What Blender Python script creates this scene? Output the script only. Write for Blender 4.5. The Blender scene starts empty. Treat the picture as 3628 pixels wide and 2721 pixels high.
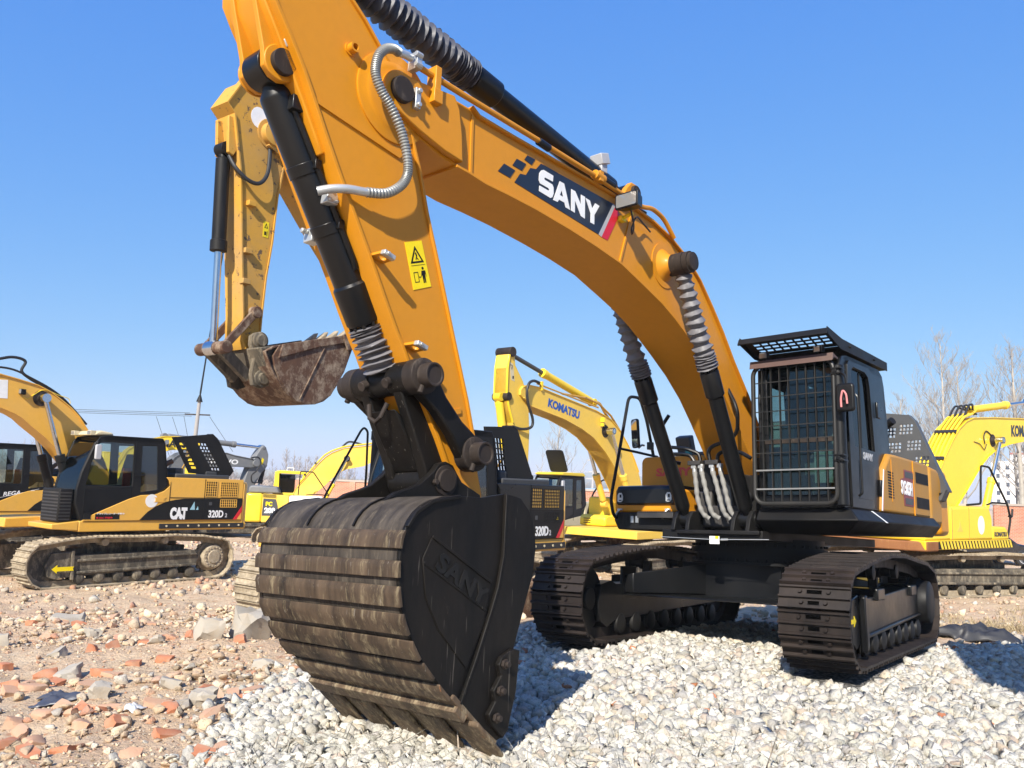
import bpy, bmesh, math, random
import numpy as np
from mathutils import Vector, Matrix, Quaternion
R = math.radians
sc = bpy.context.scene
col = sc.collection
# ------------------------------------------------------------------ camera, sky, sun, exposure
CAM_H = 2.3
cam = bpy.data.objects.new('camera', bpy.data.cameras.new('camera')); col.objects.link(cam)
pi_, ro_ = R(6.8), R(2.2)
fw = Vector((0, math.cos(pi_), math.sin(pi_))); rt = Vector((1, 0, 0)); up = rt.cross(fw)
rt2 = math.cos(ro_)*rt + math.sin(ro_)*up; up2 = -math.sin(ro_)*rt + math.cos(ro_)*up
cam.matrix_world = Matrix(((rt2.x, up2.x, -fw.x, 0), (rt2.y, up2.y, -fw.y, 0), (rt2.z, up2.z, -fw.z, CAM_H), (0, 0, 0, 1)))
cam.data.sensor_width = 36; cam.data.lens = 29.876; cam.data.clip_start = .05; cam.data.clip_end = 6000
sc.camera = cam
SUN = Vector((-.27, -.77, .60)).normalized()
w = bpy.data.worlds.new('World'); sc.world = w; w.use_nodes = True
nt = w.node_tree; nt.nodes.clear()
sky = nt.nodes.new('ShaderNodeTexSky'); sky.sky_type = 'NISHITA'; sky.sun_disc = False
sky.sun_elevation = math.asin(SUN.z); sky.sun_rotation = math.atan2(SUN.x, SUN.y)
sky.altitude = 0; sky.air_density = 1.0; sky.dust_density = .35; sky.ozone_density = 6.0
bg = nt.nodes.new('ShaderNodeBackground'); bg.inputs[1].default_value = .13
wo = nt.nodes.new('ShaderNodeOutputWorld'); sp = nt.nodes.new('ShaderNodeSeparateColor'); cb = nt.nodes.new('ShaderNodeCombineColor'); nt.links.new(sky.outputs[0], sp.inputs[0])
for i_, (ref, tgt, gam) in enumerate(((.86, .53, .92), (1.70, 1.58, .58), (3.45, 4.1, .17))):      # a deeper blue and a softer horizon, as the phone camera saw it
    d_ = nt.nodes.new('ShaderNodeMath'); d_.operation = 'DIVIDE'; d_.inputs[1].default_value = ref; p_ = nt.nodes.new('ShaderNodeMath'); p_.operation = 'POWER'; p_.inputs[1].default_value = gam
    m_ = nt.nodes.new('ShaderNodeMath'); m_.operation = 'MULTIPLY'; m_.inputs[1].default_value = tgt
    nt.links.new(sp.outputs[i_], d_.inputs[0]); nt.links.new(d_.outputs[0], p_.inputs[0]); nt.links.new(p_.outputs[0], m_.inputs[0]); nt.links.new(m_.outputs[0], cb.inputs[i_])
nt.links.new(cb.outputs[0], bg.inputs[0]); nt.links.new(bg.outputs[0], wo.inputs[0])
sun = bpy.data.objects.new('sun', bpy.data.lights.new('sun', 'SUN')); col.objects.link(sun)
sun.data.energy = 5.0; sun.data.angle = R(.5); sun.data.color = (1, .935, .83)
sun.rotation_mode = 'QUATERNION'; sun.rotation_quaternion = SUN.to_track_quat('Z', 'Y')
sc.view_settings.view_transform = 'Standard'; sc.view_settings.look = 'None'
sc.view_settings.exposure = 0.72; sc.view_settings.gamma = 1
sc.cycles.max_bounces = 6; sc.cycles.transparent_max_bounces = 12

# ------------------------------------------------------------------ materials
def nodes(name):
    m = bpy.data.materials.new(name); m.use_nodes = True
    return m, m.node_tree, m.node_tree.nodes['Principled BSDF']
def N(t, kind, **kw):
    n = t.nodes.new('ShaderNode' + kind)
    for k, v in kw.items():
        if k.startswith('i_'): n.inputs[k[2:].replace('_', ' ')].default_value = v
        else: setattr(n, k, v)
    return n
def ramp(t, fac, stops, interp='LINEAR'):
    r = t.nodes.new('ShaderNodeValToRGB'); r.color_ramp.interpolation = interp
    e = r.color_ramp.elements
    while len(e) > 1: e.remove(e[0])
    for i, (p, c) in enumerate(stops):
        x = e[0] if i == 0 else e.new(p)
        x.position = p; x.color = (*c, 1) if len(c) == 3 else c
    t.links.new(fac, r.inputs[0]); return r.outputs[0]
def coords(t, scale=(1, 1, 1)):
    tc = t.nodes.new('ShaderNodeTexCoord'); mp = t.nodes.new('ShaderNodeMapping'); mp.inputs['Scale'].default_value = scale
    t.links.new(tc.outputs['Object'], mp.inputs[0]); return mp.outputs[0]
def noise(t, vec, s, detail=4, rough=.55):
    n = N(t, 'TexNoise'); n.inputs['Scale'].default_value = s; n.inputs['Detail'].default_value = detail; n.inputs['Roughness'].default_value = rough
    t.links.new(vec, n.inputs['Vector']); return n.outputs['Fac']
def mix(t, fac, a, b):
    m = t.nodes.new('ShaderNodeMix'); m.data_type = 'RGBA'
    if isinstance(fac, (int, float)): m.inputs[0].default_value = fac
    else: t.links.new(fac, m.inputs[0])
    for i, v in ((6, a), (7, b)):
        if isinstance(v, (tuple, list)): m.inputs[i].default_value = (*v, 1)
        else: t.links.new(v, m.inputs[i])
    return m.outputs[2]
def bump(t, bs, h, strength=.2, dist=.01):
    b = t.nodes.new('ShaderNodeBump'); b.inputs['Strength'].default_value = strength; b.inputs['Distance'].default_value = dist
    t.links.new(h, b.inputs['Height']); t.links.new(b.outputs[0], bs.inputs['Normal'])
def paint(name, c, rough=.35, dirt=.25, dcol=(.28, .22, .15), dscale=1.6, coat=.0, metal=0, bumpy=.04, streak=False, chips=0, ccol=(.05, .03, .02), spec=.5):
    m, t, b = nodes(name)
    v = coords(t, (1, 1, .25) if streak else (1, 1, 1))
    n1 = noise(t, v, dscale, 6, .65)
    f = ramp(t, n1, [(.42, (0, 0, 0)), (.75, (dirt,)*3)])
    c1 = mix(t, f, c, dcol)
    n2 = noise(t, v, 14, 3)
    f2 = ramp(t, n2, [(.35, (0, 0, 0)), (.8, (.16,)*3)])
    c1 = mix(t, f2, c1, tuple(x*.62 for x in c))
    if chips:
        n3 = noise(t, coords(t), 7, 8, .75)
        f3 = ramp(t, n3, [(1-chips-.01, (0, 0, 0)), (1-chips+.01, (1, 1, 1))])
        c1 = mix(t, f3, c1, ccol)
    t.links.new(c1, b.inputs['Base Color'])
    rr = ramp(t, n1, [(.3, (rough,)*3), (.8, (min(1, rough+.25),)*3)])
    t.links.new(rr, b.inputs['Roughness'])
    b.inputs['Specular IOR Level'].default_value = spec; b.inputs['Metallic'].default_value = metal; b.inputs['Coat Weight'].default_value = coat; b.inputs['Coat Roughness'].default_value = .12
    if bumpy: bump(t, b, noise(t, coords(t), 55, 2), bumpy, .004)
    return m
def flat(name, c, rough=.5, metal=0, spec=.5):
    m, t, b = nodes(name); n = noise(t, coords(t), 9, 4)
    t.links.new(mix(t, ramp(t, n, [(.3, (0, 0, 0)), (.8, (.35,)*3)]), c, tuple(x*.6 for x in c)), b.inputs['Base Color'])
    b.inputs['Roughness'].default_value = rough; b.inputs['Metallic'].default_value = metal; b.inputs['Specular IOR Level'].default_value = spec
    return m
def glass(name, tint=(.55, .62, .6), refl=.12):
    m = bpy.data.materials.new(name); m.use_nodes = True; t = m.node_tree; t.nodes.clear()
    o = N(t, 'OutputMaterial'); tr = N(t, 'BsdfTransparent'); gl = N(t, 'BsdfGlossy'); mx = N(t, 'MixShader'); lw = N(t, 'LayerWeight')
    tr.inputs[0].default_value = (*tint, 1); gl.inputs['Roughness'].default_value = .03; lw.inputs[0].default_value = .14
    ad = N(t, 'Math', operation='ADD'); ad.inputs[1].default_value = refl; t.links.new(lw.outputs['Fresnel'], ad.inputs[0])
    t.links.new(ad.outputs[0], mx.inputs[0]); t.links.new(tr.outputs[0], mx.inputs[1]); t.links.new(gl.outputs[0], mx.inputs[2]); t.links.new(mx.outputs[0], o.inputs[0])
    return m
def worn_steel(name, base=(.0065, .006, .0055), brown=(.040, .029, .020), tan=(.30, .24, .15), rust=(.36, .13, .04), a=.5, rough=.48, strk=(1.2, 1.2, .35), rot=0, tanlo=.60, rustlo=.66, scratch=0):
    m, t, b = nodes(name)
    tc = t.nodes.new('ShaderNodeTexCoord'); mp = t.nodes.new('ShaderNodeMapping'); mp.inputs['Scale'].default_value = strk; mp.inputs['Rotation'].default_value = (rot, 0, 0)
    t.links.new(tc.outputs['Object'], mp.inputs[0]); v = mp.outputs[0]
    n1 = noise(t, v, 2.2, 8, .7); n2 = noise(t, v, 7.5, 9, .78); n3 = noise(t, v, 3.4, 8, .8)
    c = mix(t, ramp(t, n1, [(.38, (0, 0, 0)), (.66, (a,)*3)]), base, brown)
    c = mix(t, ramp(t, n2, [(tanlo-.06, (0, 0, 0)), (tanlo+.12, (.75,)*3)]), c, tan)
    c = mix(t, ramp(t, n3, [(rustlo-.02, (0, 0, 0)), (rustlo+.06, (.8,)*3)]), c, rust)
    if scratch:
        for rz_, th_ in ((.5, .69), (-.35, .715)):
            m2 = t.nodes.new('ShaderNodeMapping'); m2.inputs['Scale'].default_value = (30, 30, 1.1); m2.inputs['Rotation'].default_value = (rz_*.6, rz_, 0); t.links.new(tc.outputs['Object'], m2.inputs[0])
            c = mix(t, ramp(t, noise(t, m2.outputs[0], 1.6, 3, .5), [(th_, (0, 0, 0)), (th_+.02, (scratch,)*3)]), c, (.26, .23, .19))
    t.links.new(c, b.inputs['Base Color']); b.inputs['Specular IOR Level'].default_value = .2
    t.links.new(ramp(t, n2, [(.3, (rough-.02,)*3), (.7, (rough+.25,)*3)]), b.inputs['Roughness'])
    bump(t, b, n2, .25, .006)
    return m
K = {}
K['sany'] = paint('orange_yellow_paint', (.60, .240, .008), .40, .20, (.33, .19, .06), 1.1, .06, spec=.3)
K['sany_dusty'] = paint('dusty_yellow_paint', (.42, .20, .024), .45, .5, (.34, .24, .13), 2.2, .0, spec=.3)
K['black'] = paint('black_paint', (.0045, .0048, .0055), .26, .10, (.04, .035, .028), 1.6, .10, spec=.3)
K['blacksat'] = paint('satin_black_paint', (.0075, .0075, .008), .42, .18, (.055, .047, .035), 2.0, .0, spec=.22)
K['dustblack'] = paint('dusty_black_paint', (.022, .022, .024), .45, .45, (.12, .10, .075), 2.5, .0)
K['guardpaint'] = paint('worn_guard_paint', (.013, .013, .013), .4, .3, (.07, .062, .05), 2.5, spec=.35)
K['catyel'] = paint('cat_yellow_paint', (.74, .40, .055), .35, .22, (.45, .32, .16), 1.5, .2, chips=.30)
K['catold'] = paint('old_yellow_paint', (.56, .30, .045), .55, .75, (.30, .22, .13), 1.1, 0, chips=.40, ccol=(.13, .085, .05), spec=.25)
K['komyel'] = paint('bright_yellow_paint', (.86, .60, .022), .38, .16, (.5, .38, .12), 1.4, .2, chips=.29)
K['kompale'] = paint('pale_yellow_paint', (.80, .52, .06), .42, .25, (.5, .38, .18), 1.4, .1, chips=.31)
K['grey'] = paint('grey_machine_paint', (.16, .165, .17), .42, .35, (.30, .27, .22), 1.7)
K['greyhood'] = paint('charcoal_hood_paint', (.052, .054, .058), .42, .25, (.12, .11, .09), 2)
K['cream'] = paint('cream_paint', (.62, .53, .33), .5, .3)
K['rusty'] = worn_steel('rusty_steel', (.075, .042, .03), (.14, .075, .045), (.40, .32, .23), (.24, .10, .05), .9, .6, (1, 1, .7), tanlo=.53, rustlo=.68)
K['rustbeam'] = worn_steel('rusty_orange_steel', (.22, .09, .035), (.30, .13, .05), (.42, .22, .08), (.10, .04, .03), .8, .6)
K['bucket'] = worn_steel('scuffed_black_steel', (.004, .0037, .0035), (.028, .021, .015), a=.35, tanlo=.69, rustlo=.80, rough=.42, tan=(.16, .13, .09), scratch=.35)
K['shell'] = worn_steel('dusty_brown_steel', (.022, .018, .015), (.085, .070, .055), (.20, .165, .12), (.10, .06, .04), 1, .5, (1, 2.5, .5), tanlo=.60, rustlo=.8)
K['strip'] = worn_steel('worn_brown_steel', (.022, .016, .012), (.105, .072, .046), (.31, .25, .15), (.42, .15, .05), .9, .5, (1.6, 2.0, .28), tanlo=.585, rustlo=.715, scratch=.4)
K['lip'] = worn_steel('scraped_lip_steel', (.055, .038, .026), (.16, .11, .068), (.40, .32, .20), (.50, .17, .05), .9, .52, (1.6, 2.2, .45), tanlo=.54, rustlo=.62, scratch=.6)
K['shoe'] = worn_steel('dark_track_steel', (.014, .011, .010), (.040, .029, .024), (.10, .08, .06), (.08, .045, .03), .8, .46, tanlo=.74, rustlo=.76)
K['mudshoe'] = worn_steel('dusty_track_steel', (.20, .16, .11), (.38, .31, .21), (.50, .42, .30), (.25, .16, .09), .9, .8, (1, 1, 1), tanlo=.52, rustlo=.74)
K['mudframe'] = worn_steel('muddy_frame_steel', (.045, .042, .036), (.17, .14, .10), (.40, .34, .24), (.12, .08, .05), .9, .75, (1, 1, .4), tanlo=.55, rustlo=.78)
K['pin'] = worn_steel('brown_pin_steel', (.018, .014, .012), (.050, .038, .031), (.14, .11, .085), (.09, .05, .03), .8, .5)
K['zinc'] = flat('zinc_steel', (.55, .56, .55), .4, .6)
K['chrome'] = flat('chrome_rod', (.62, .64, .66), .18, 1)
K['rubber'] = flat('black_rubber', (.018, .018, .019), .55)
K['bellows'] = flat('grey_bellows_cloth', (.14, .136, .145), .55)
K['bellows_dark'] = flat('dark_bellows_cloth', (.05, .052, .068), .5)
K['sleeve'] = flat('grey_hose_sleeve', (.22, .215, .20), .7)
K['white'] = flat('white_vinyl', (.82, .82, .80), .45)
K['red'] = flat('red_vinyl', (.62, .012, .025), .35)
K['greyv'] = flat('silver_vinyl', (.42, .42, .43), .35)
K['navy'] = flat('dark_navy_vinyl', (.014, .018, .028), .32)
K['blue'] = flat('blue_vinyl', (.02, .09, .36), .4)
K['signyel'] = flat('sign_yellow', (.86, .66, .0), .45)
K['ink'] = flat('black_ink', (.010, .010, .010), .6, spec=.2)
K['void'] = flat('dark_opening', (.002, .002, .002), 1, spec=0)
K['redtext'] = flat('red_lettering', (.70, .05, .03), .45)
K['lens'] = flat('lamp_lens', (.34, .35, .35), .1, .5)
K['seat'] = flat('grey_seat_cloth', (.42, .42, .39), .8)
K['trim'] = flat('cab_trim', (.16, .18, .18), .6)
K['redcloth'] = flat('red_belt_cloth', (.5, .03, .025), .7)
K['cabin'] = flat('cab_interior', (.045, .045, .045), .7)
K['copper'] = worn_steel('rusty_pipe', (.14, .07, .04), (.25, .13, .07), (.3, .2, .1), (.35, .14, .05), .8, .5)
K['glass'] = glass('cab_glass', (.62, .70, .67), .08)
K['darkglass'] = glass('dark_cab_glass', (.06, .075, .075), .06)
K['smokeglass'] = glass('smoked_cab_glass', (.44, .54, .52), .05)
K['mirror'] = flat('mirror_glass', (.8, .82, .84), .03, 1)
K['hazard'] = None
# ------------------------------------------------------------------ mesh helpers
class MB:
    def __init__(s): s.v = []; s.f = []; s.mi = []
    def add(s, vs, fs, mi=0):
        o = len(s.v); s.v += [tuple(map(float, x)) for x in vs]
        for f in fs: s.f.append([i+o for i in f]); s.mi.append(mi)
        return s
    def box(s, c, d, rot=None, mi=0):
        vs = [Vector((x*d[0]/2, y*d[1]/2, z*d[2]/2)) for x in (-1, 1) for y in (-1, 1) for z in (-1, 1)]
        if rot is not None: vs = [rot @ v for v in vs]
        c = Vector(c)
        return s.add([v+c for v in vs], [(0, 1, 3, 2), (4, 6, 7, 5), (0, 4, 5, 1), (2, 3, 7, 6), (0, 2, 6, 4), (1, 5, 7, 3)], mi)
    def bx(s, x0, x1, y0, y1, z0, z1, mi=0): return s.box(((x0+x1)/2, (y0+y1)/2, (z0+z1)/2), (abs(x1-x0), abs(y1-y0), abs(z1-z0)), None, mi)
    def prism(s, poly, a, b, ax='y', mi=0):
        n = len(poly)
        mk = {'y': lambda p, h: (p[0], h, p[1]), 'x': lambda p, h: (h, p[0], p[1]), 'z': lambda p, h: (p[0], p[1], h)}[ax]
        vs = [mk(p, a) for p in poly] + [mk(p, b) for p in poly]
        return s.add(vs, [tuple(range(n))[::-1], tuple(range(n, 2*n))] + [(i, (i+1) % n, n+(i+1) % n, n+i) for i in range(n)], mi)
    def taper(s, poly, a, b, shrink, ax='y', mi=0):                  # prism whose b end is drawn in towards its middle
        cx = sum(p[0] for p in poly)/len(poly); cz = sum(p[1] for p in poly)/len(poly); n = len(poly)
        mk = {'y': lambda p, h: (p[0], h, p[1]), 'x': lambda p, h: (h, p[0], p[1]), 'z': lambda p, h: (p[0], p[1], h)}[ax]
        q = [(cx+(p[0]-cx)*shrink, cz+(p[1]-cz)*shrink) for p in poly]
        return s.add([mk(p, a) for p in poly]+[mk(p, b) for p in q], [tuple(range(n))[::-1], tuple(range(n, 2*n))]+[(i, (i+1) % n, n+(i+1) % n, n+i) for i in range(n)], mi)
    def ribbon(s, line, t, a, b, ax='y', mi=0):                      # plate of thickness t along a polyline
        return s.prism(list(line) + offset(line, t)[::-1], a, b, ax, mi)
    def holes(s, outer, hs, a, b, ax='y', mi=0):                     # plate with openings
        bm = bmesh.new(); es = []
        for lp in [outer]+list(hs):
            vv = [bm.verts.new((p[0], p[1], 0)) for p in lp]
            es += [bm.edges.new((vv[i], vv[(i+1) % len(vv)])) for i in range(len(vv))]
        bmesh.ops.triangle_fill(bm, use_beauty=True, use_dissolve=False, edges=es)
        bm.verts.index_update()
        mk = {'y': lambda p, h: (p[0], h, p[1]), 'x': lambda p, h: (h, p[0], p[1]), 'z': lambda p, h: (p[0], p[1], h)}[ax]
        vs = [v.co for v in bm.verts]; n = len(vs)
        V = [mk(p, a) for p in vs]+[mk(p, b) for p in vs]; F = []
        for f in bm.faces:
            ii = [v.index for v in f.verts]; F.append(ii[::-1]); F.append([i+n for i in ii])
        for e in bm.edges:
            if len(e.link_faces) == 1:
                i, j = e.verts[0].index, e.verts[1].index; F.append((i, j, j+n, i+n))
        bm.free(); return s.add(V, F, mi)
    def tube(s, path, r, n=10, closed=False, mi=0, caps=True):
        P = [Vector(p) for p in path]; m = len(P); vs = []; fs = []
        rr = r if callable(r) else (lambda i: r)
        d0 = (P[1]-P[0]).normalized(); u = d0.orthogonal().normalized()
        for i in range(m):
            if closed: d = P[(i+1) % m]-P[i-1]
            else: d = P[min(i+1, m-1)]-P[max(i-1, 0)]
            d.normalize(); u = (u-d*u.dot(d)).normalized(); v = d.cross(u)
            q = rr(i)
            for k in range(n):
                a = 2*math.pi*k/n; vs.append(P[i]+(u*math.cos(a)+v*math.sin(a))*q)
        for i in range(m if closed else m-1):
            j = (i+1) % m
            for k in range(n): fs.append((i*n+k, i*n+(k+1) % n, j*n+(k+1) % n, j*n+k))
        if caps and not closed: fs += [tuple(range(n))[::-1], tuple(range((m-1)*n, m*n))]
        return s.add(vs, fs, mi)
    def cyl(s, p0, p1, r0, r1=None, n=24, mi=0):
        r1 = r0 if r1 is None else r1
        return s.tube([p0, p1], lambda i: (r0, r1)[i], n, mi=mi)
    def rev(s, p0, p1, prof, n=24, mi=0, jit=0, seed=0):              # profile of (distance from p0 in metres, radius)
        p0 = Vector(p0); d = (Vector(p1)-p0).normalized(); u = d.orthogonal().normalized(); v = d.cross(u); rnd = random.Random(seed)
        vs = []; fs = []; m = len(prof)
        for (t, r) in prof:
            ph = rnd.random()*6.28; k2 = rnd.choice((3, 4, 5))
            for k in range(n):
                a = 2*math.pi*k/n; q = r*(1+jit*(.5*math.sin(k2*a+ph)+.6*(rnd.random()-.5))); tt = t+jit*.12*math.sin(2*a+ph*2)
                vs.append(p0+d*tt+(u*math.cos(a)+v*math.sin(a))*q)
        for i in range(m-1):
            for k in range(n): fs.append((i*n+k, i*n+(k+1) % n, (i+1)*n+(k+1) % n, (i+1)*n+k))
        fs += [tuple(range(n))[::-1], tuple(range((m-1)*n, m*n))]
        return s.add(vs, fs, mi)
    def build(s, name, mat, parent=None, bevel=0, smooth=34, seg=2):
        me = bpy.data.meshes.new(name); me.from_pydata(s.v, [], s.f)
        mats = mat if isinstance(mat, (list, tuple)) else [mat]
        for m in mats: me.materials.append(m)
        me.polygons.foreach_set('material_index', s.mi)
        bm = bmesh.new(); bm.from_mesh(me); bmesh.ops.recalc_face_normals(bm, faces=bm.faces); bm.to_mesh(me); bm.free()
        if smooth:
            me.polygons.foreach_set('use_smooth', [True]*len(me.polygons)); me.set_sharp_from_angle(angle=R(smooth))
        o = bpy.data.objects.new(name, me); col.objects.link(o)
        if parent: o.parent = parent
        if bevel:
            b = o.modifiers.new('bevel', 'BEVEL'); b.width = bevel; b.segments = seg; b.limit_method = 'ANGLE'; b.angle_limit = R(40)
        return o
def offset(line, t):
    L = [Vector((p[0], p[1])) for p in line]; out = []
    for i in range(len(L)):
        d = (L[min(i+1, len(L)-1)]-L[max(i-1, 0)]).normalized(); out.append((L[i].x-d.y*t, L[i].y+d.x*t))
    return out
def fil(pts, r=.08, k=5):                                             # round the corners of a path
    P = [Vector(p) for p in pts]; out = [P[0]]
    for i in range(1, len(P)-1):
        a, b, c = P[i-1], P[i], P[i+1]; q = min(r, (a-b).length*.48, (c-b).length*.48)
        s0 = b+(a-b).normalized()*q; s1 = b+(c-b).normalized()*q
        for j in range(k+1):
            t = j/k; out.append(s0*(1-t)**2+b*2*t*(1-t)+s1*t*t)
    return out+[P[-1]]
def spline(pts, k=8):
    P = [Vector(p) for p in pts]; out = []
    for i in range(len(P)-1):
        a, b, c, d = P[max(i-1, 0)], P[i], P[i+1], P[min(i+2, len(P)-1)]
        for j in range(k):
            t = j/k; out.append(.5*((2*b)+(c-a)*t+(2*a-5*b+4*c-d)*t*t+(3*b-a-3*c+d)*t**3))
    return out+[P[-1]]
def circ(cx, cz, r, n=20, a0=0, a1=360): return [(cx+r*math.cos(R(a0+(a1-a0)*i/n)), cz+r*math.sin(R(a0+(a1-a0)*i/n))) for i in range(n+(a1-a0 != 360))]
def rrect(x0, x1, z0, z1, r, k=4):
    o = []
    for cx, cz, a in ((x1-r, z1-r, 0), (x0+r, z1-r, 90), (x0+r, z0+r, 180), (x1-r, z0+r, 270)):
        o += [(cx+r*math.cos(R(a+90*i/k)), cz+r*math.sin(R(a+90*i/k))) for i in range(k+1)]
    return o
def lettering(text, size, loc, xd, ud, mat, parent, name='lettering', aspect=1, bold=0, ext=.002, shear=0, font=None, align='LEFT'):
    cu = bpy.data.curves.new(name, 'FONT'); cu.body = text; cu.size = size/.72; cu.extrude = ext; cu.offset = bold; cu.shear = shear; cu.resolution_u = 3; cu.align_x = align
    o = bpy.data.objects.new('tmp_letters', cu); col.objects.link(o)
    me = bpy.data.meshes.new_from_object(o.evaluated_get(bpy.context.evaluated_depsgraph_get())); me.name = name
    bpy.data.objects.remove(o)
    xd = Vector(xd).normalized(); ud = Vector(ud).normalized(); nd = xd.cross(ud)
    me.transform(Matrix(((xd.x*aspect, ud.x, nd.x, loc[0]), (xd.y*aspect, ud.y, nd.y, loc[1]), (xd.z*aspect, ud.z, nd.z, loc[2]), (0, 0, 0, 1))))
    me.materials.clear(); me.materials.append(mat)
    o = bpy.data.objects.new(name, me); col.objects.link(o); o.parent = parent
    return o
def empty(name, loc, rotz=0):
    o = bpy.data.objects.new(name, None); col.objects.link(o); o.location = loc; o.rotation_euler = (0, 0, rotz); o.empty_display_size = .3; return o
def tag(o, label=None, cat=None, group=None, kind=None):
    for k, v in (('label', label), ('category', cat), ('group', group), ('kind', kind)):
        if v: o[k] = v
    return o
def loop_points(prof, n):
    P = [Vector((p[0], p[1])) for p in prof]; L = [(P[(i+1) % len(P)]-P[i]).length for i in range(len(P))]; T = sum(L); out = []
    i = 0; acc = 0
    for k in range(n):
        s = T*k/n
        while acc+L[i] < s: acc += L[i]; i += 1
        t = (s-acc)/L[i]; p = P[i].lerp(P[(i+1) % len(P)], t); out.append(p)
    return out, T
def track_profile(a, b, r, top):                                      # closed side outline of the track, top given as (x, z) points front to rear
    pr = [(a+r*math.cos(R(x)), r+r*math.sin(R(x))) for x in range(-90, 61, 10)]
    pr += top + [(-b+r*math.cos(R(x)), r+r*math.sin(R(x))) for x in range(120, 271, 10)]
    return pr
def shoes(prof, y0, y1, n, mat, parent, thick=.022, rib=.030, ribs=3, bolts=True, name='track'):
    pts, T = loop_points(prof, n*4); mb = MB(); m = len(pts); pitch = T/n
    for k in range(n):
        c = pts[k*4]; d = (pts[(k*4+2) % m]-pts[(k*4-2) % m]).normalized(); nn = Vector((d.y, -d.x))    # outward for counter-clockwise loops
        h = pitch*.485
        def q(u, o, y): p = c+d*u+nn*o; return (p.x, y, p.y)
        pl = [(-h, -thick), (h, -thick), (h, 0)]
        us = [h*.98, 0, -h*.98][:ribs] if ribs == 3 else [h*.9, -h*.9]
        for u in us:
            wq = .008
            if u > h*.9: pl += [(u, rib*.8), (u-2*wq, rib*.8), (u-3*wq, .002)]
            elif u < -h*.9: pl += [(u+3*wq, .002), (u+2*wq, rib), (u, rib)]
            else: pl += [(u+2*wq, .002), (u+wq, rib), (u-wq, rib), (u-2*wq, .002)]
        V = [q(u, o, y0) for u, o in pl]+[q(u, o, y1) for u, o in pl]; L = len(pl)
        mb.add(V, [tuple(range(L))[::-1], tuple(range(L, 2*L))]+[(i, (i+1) % L, L+(i+1) % L, L+i) for i in range(L)])
        yc = (y0+y1)/2
        for s in (-1, 1):                                             # chain links inside
            V = [q(u, o, yc+s*.085+e) for e in (-.018, .018) for u, o in ((-h*1.02, -.13), (h*1.02, -.13), (h*1.02, -.022), (-h*1.02, -.022))]
            mb.add(V, [(0, 1, 2, 3), (7, 6, 5, 4), (0, 4, 5, 1), (1, 5, 6, 2), (2, 6, 7, 3), (3, 7, 4, 0)])
            if bolts:
                for u in (h*.5, -h*.45):
                    cc = c+d*u; y = yc+s*(.125 if u > 0 else .105)
                    mb.cyl((cc.x, y, cc.y), (cc.x+nn.x*.024, y, cc.y+nn.y*.024), .021, .017, 8)
        if bolts:
            for u, wd in ((h*.5, .066), (-h*.45, .05)):
                cc = c+d*u; o0 = cc+nn*.0035
                mb.add([(o0.x+d.x*e*.018, yc+f*wd, o0.y+d.y*e*.018) for e, f in ((-1, -1), (-1, 1), (1, 1), (1, -1))], [(0, 1, 2, 3)], 1)
    return mb.build(name, [mat, K['void']], parent, 0, 30)
# ------------------------------------------------------------------ the big yellow excavator in front
S = empty('excavator', (3.0989, 10.4737, .5958))
S.rotation_mode = 'QUATERNION'
S.rotation_quaternion = Matrix(((-.6633, .7483, -.0044), (-.7468, -.6616, .0678), (.0478, .0483, .9977))).to_quaternion()
tag(S, 'largest yellow excavator, standing on grey gravel with its black bucket on the ground in front', 'excavator')
def part(name, mb, mat, par=S, bevel=0, **kw): return mb.build(name, mat, par, bevel, **kw)
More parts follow.
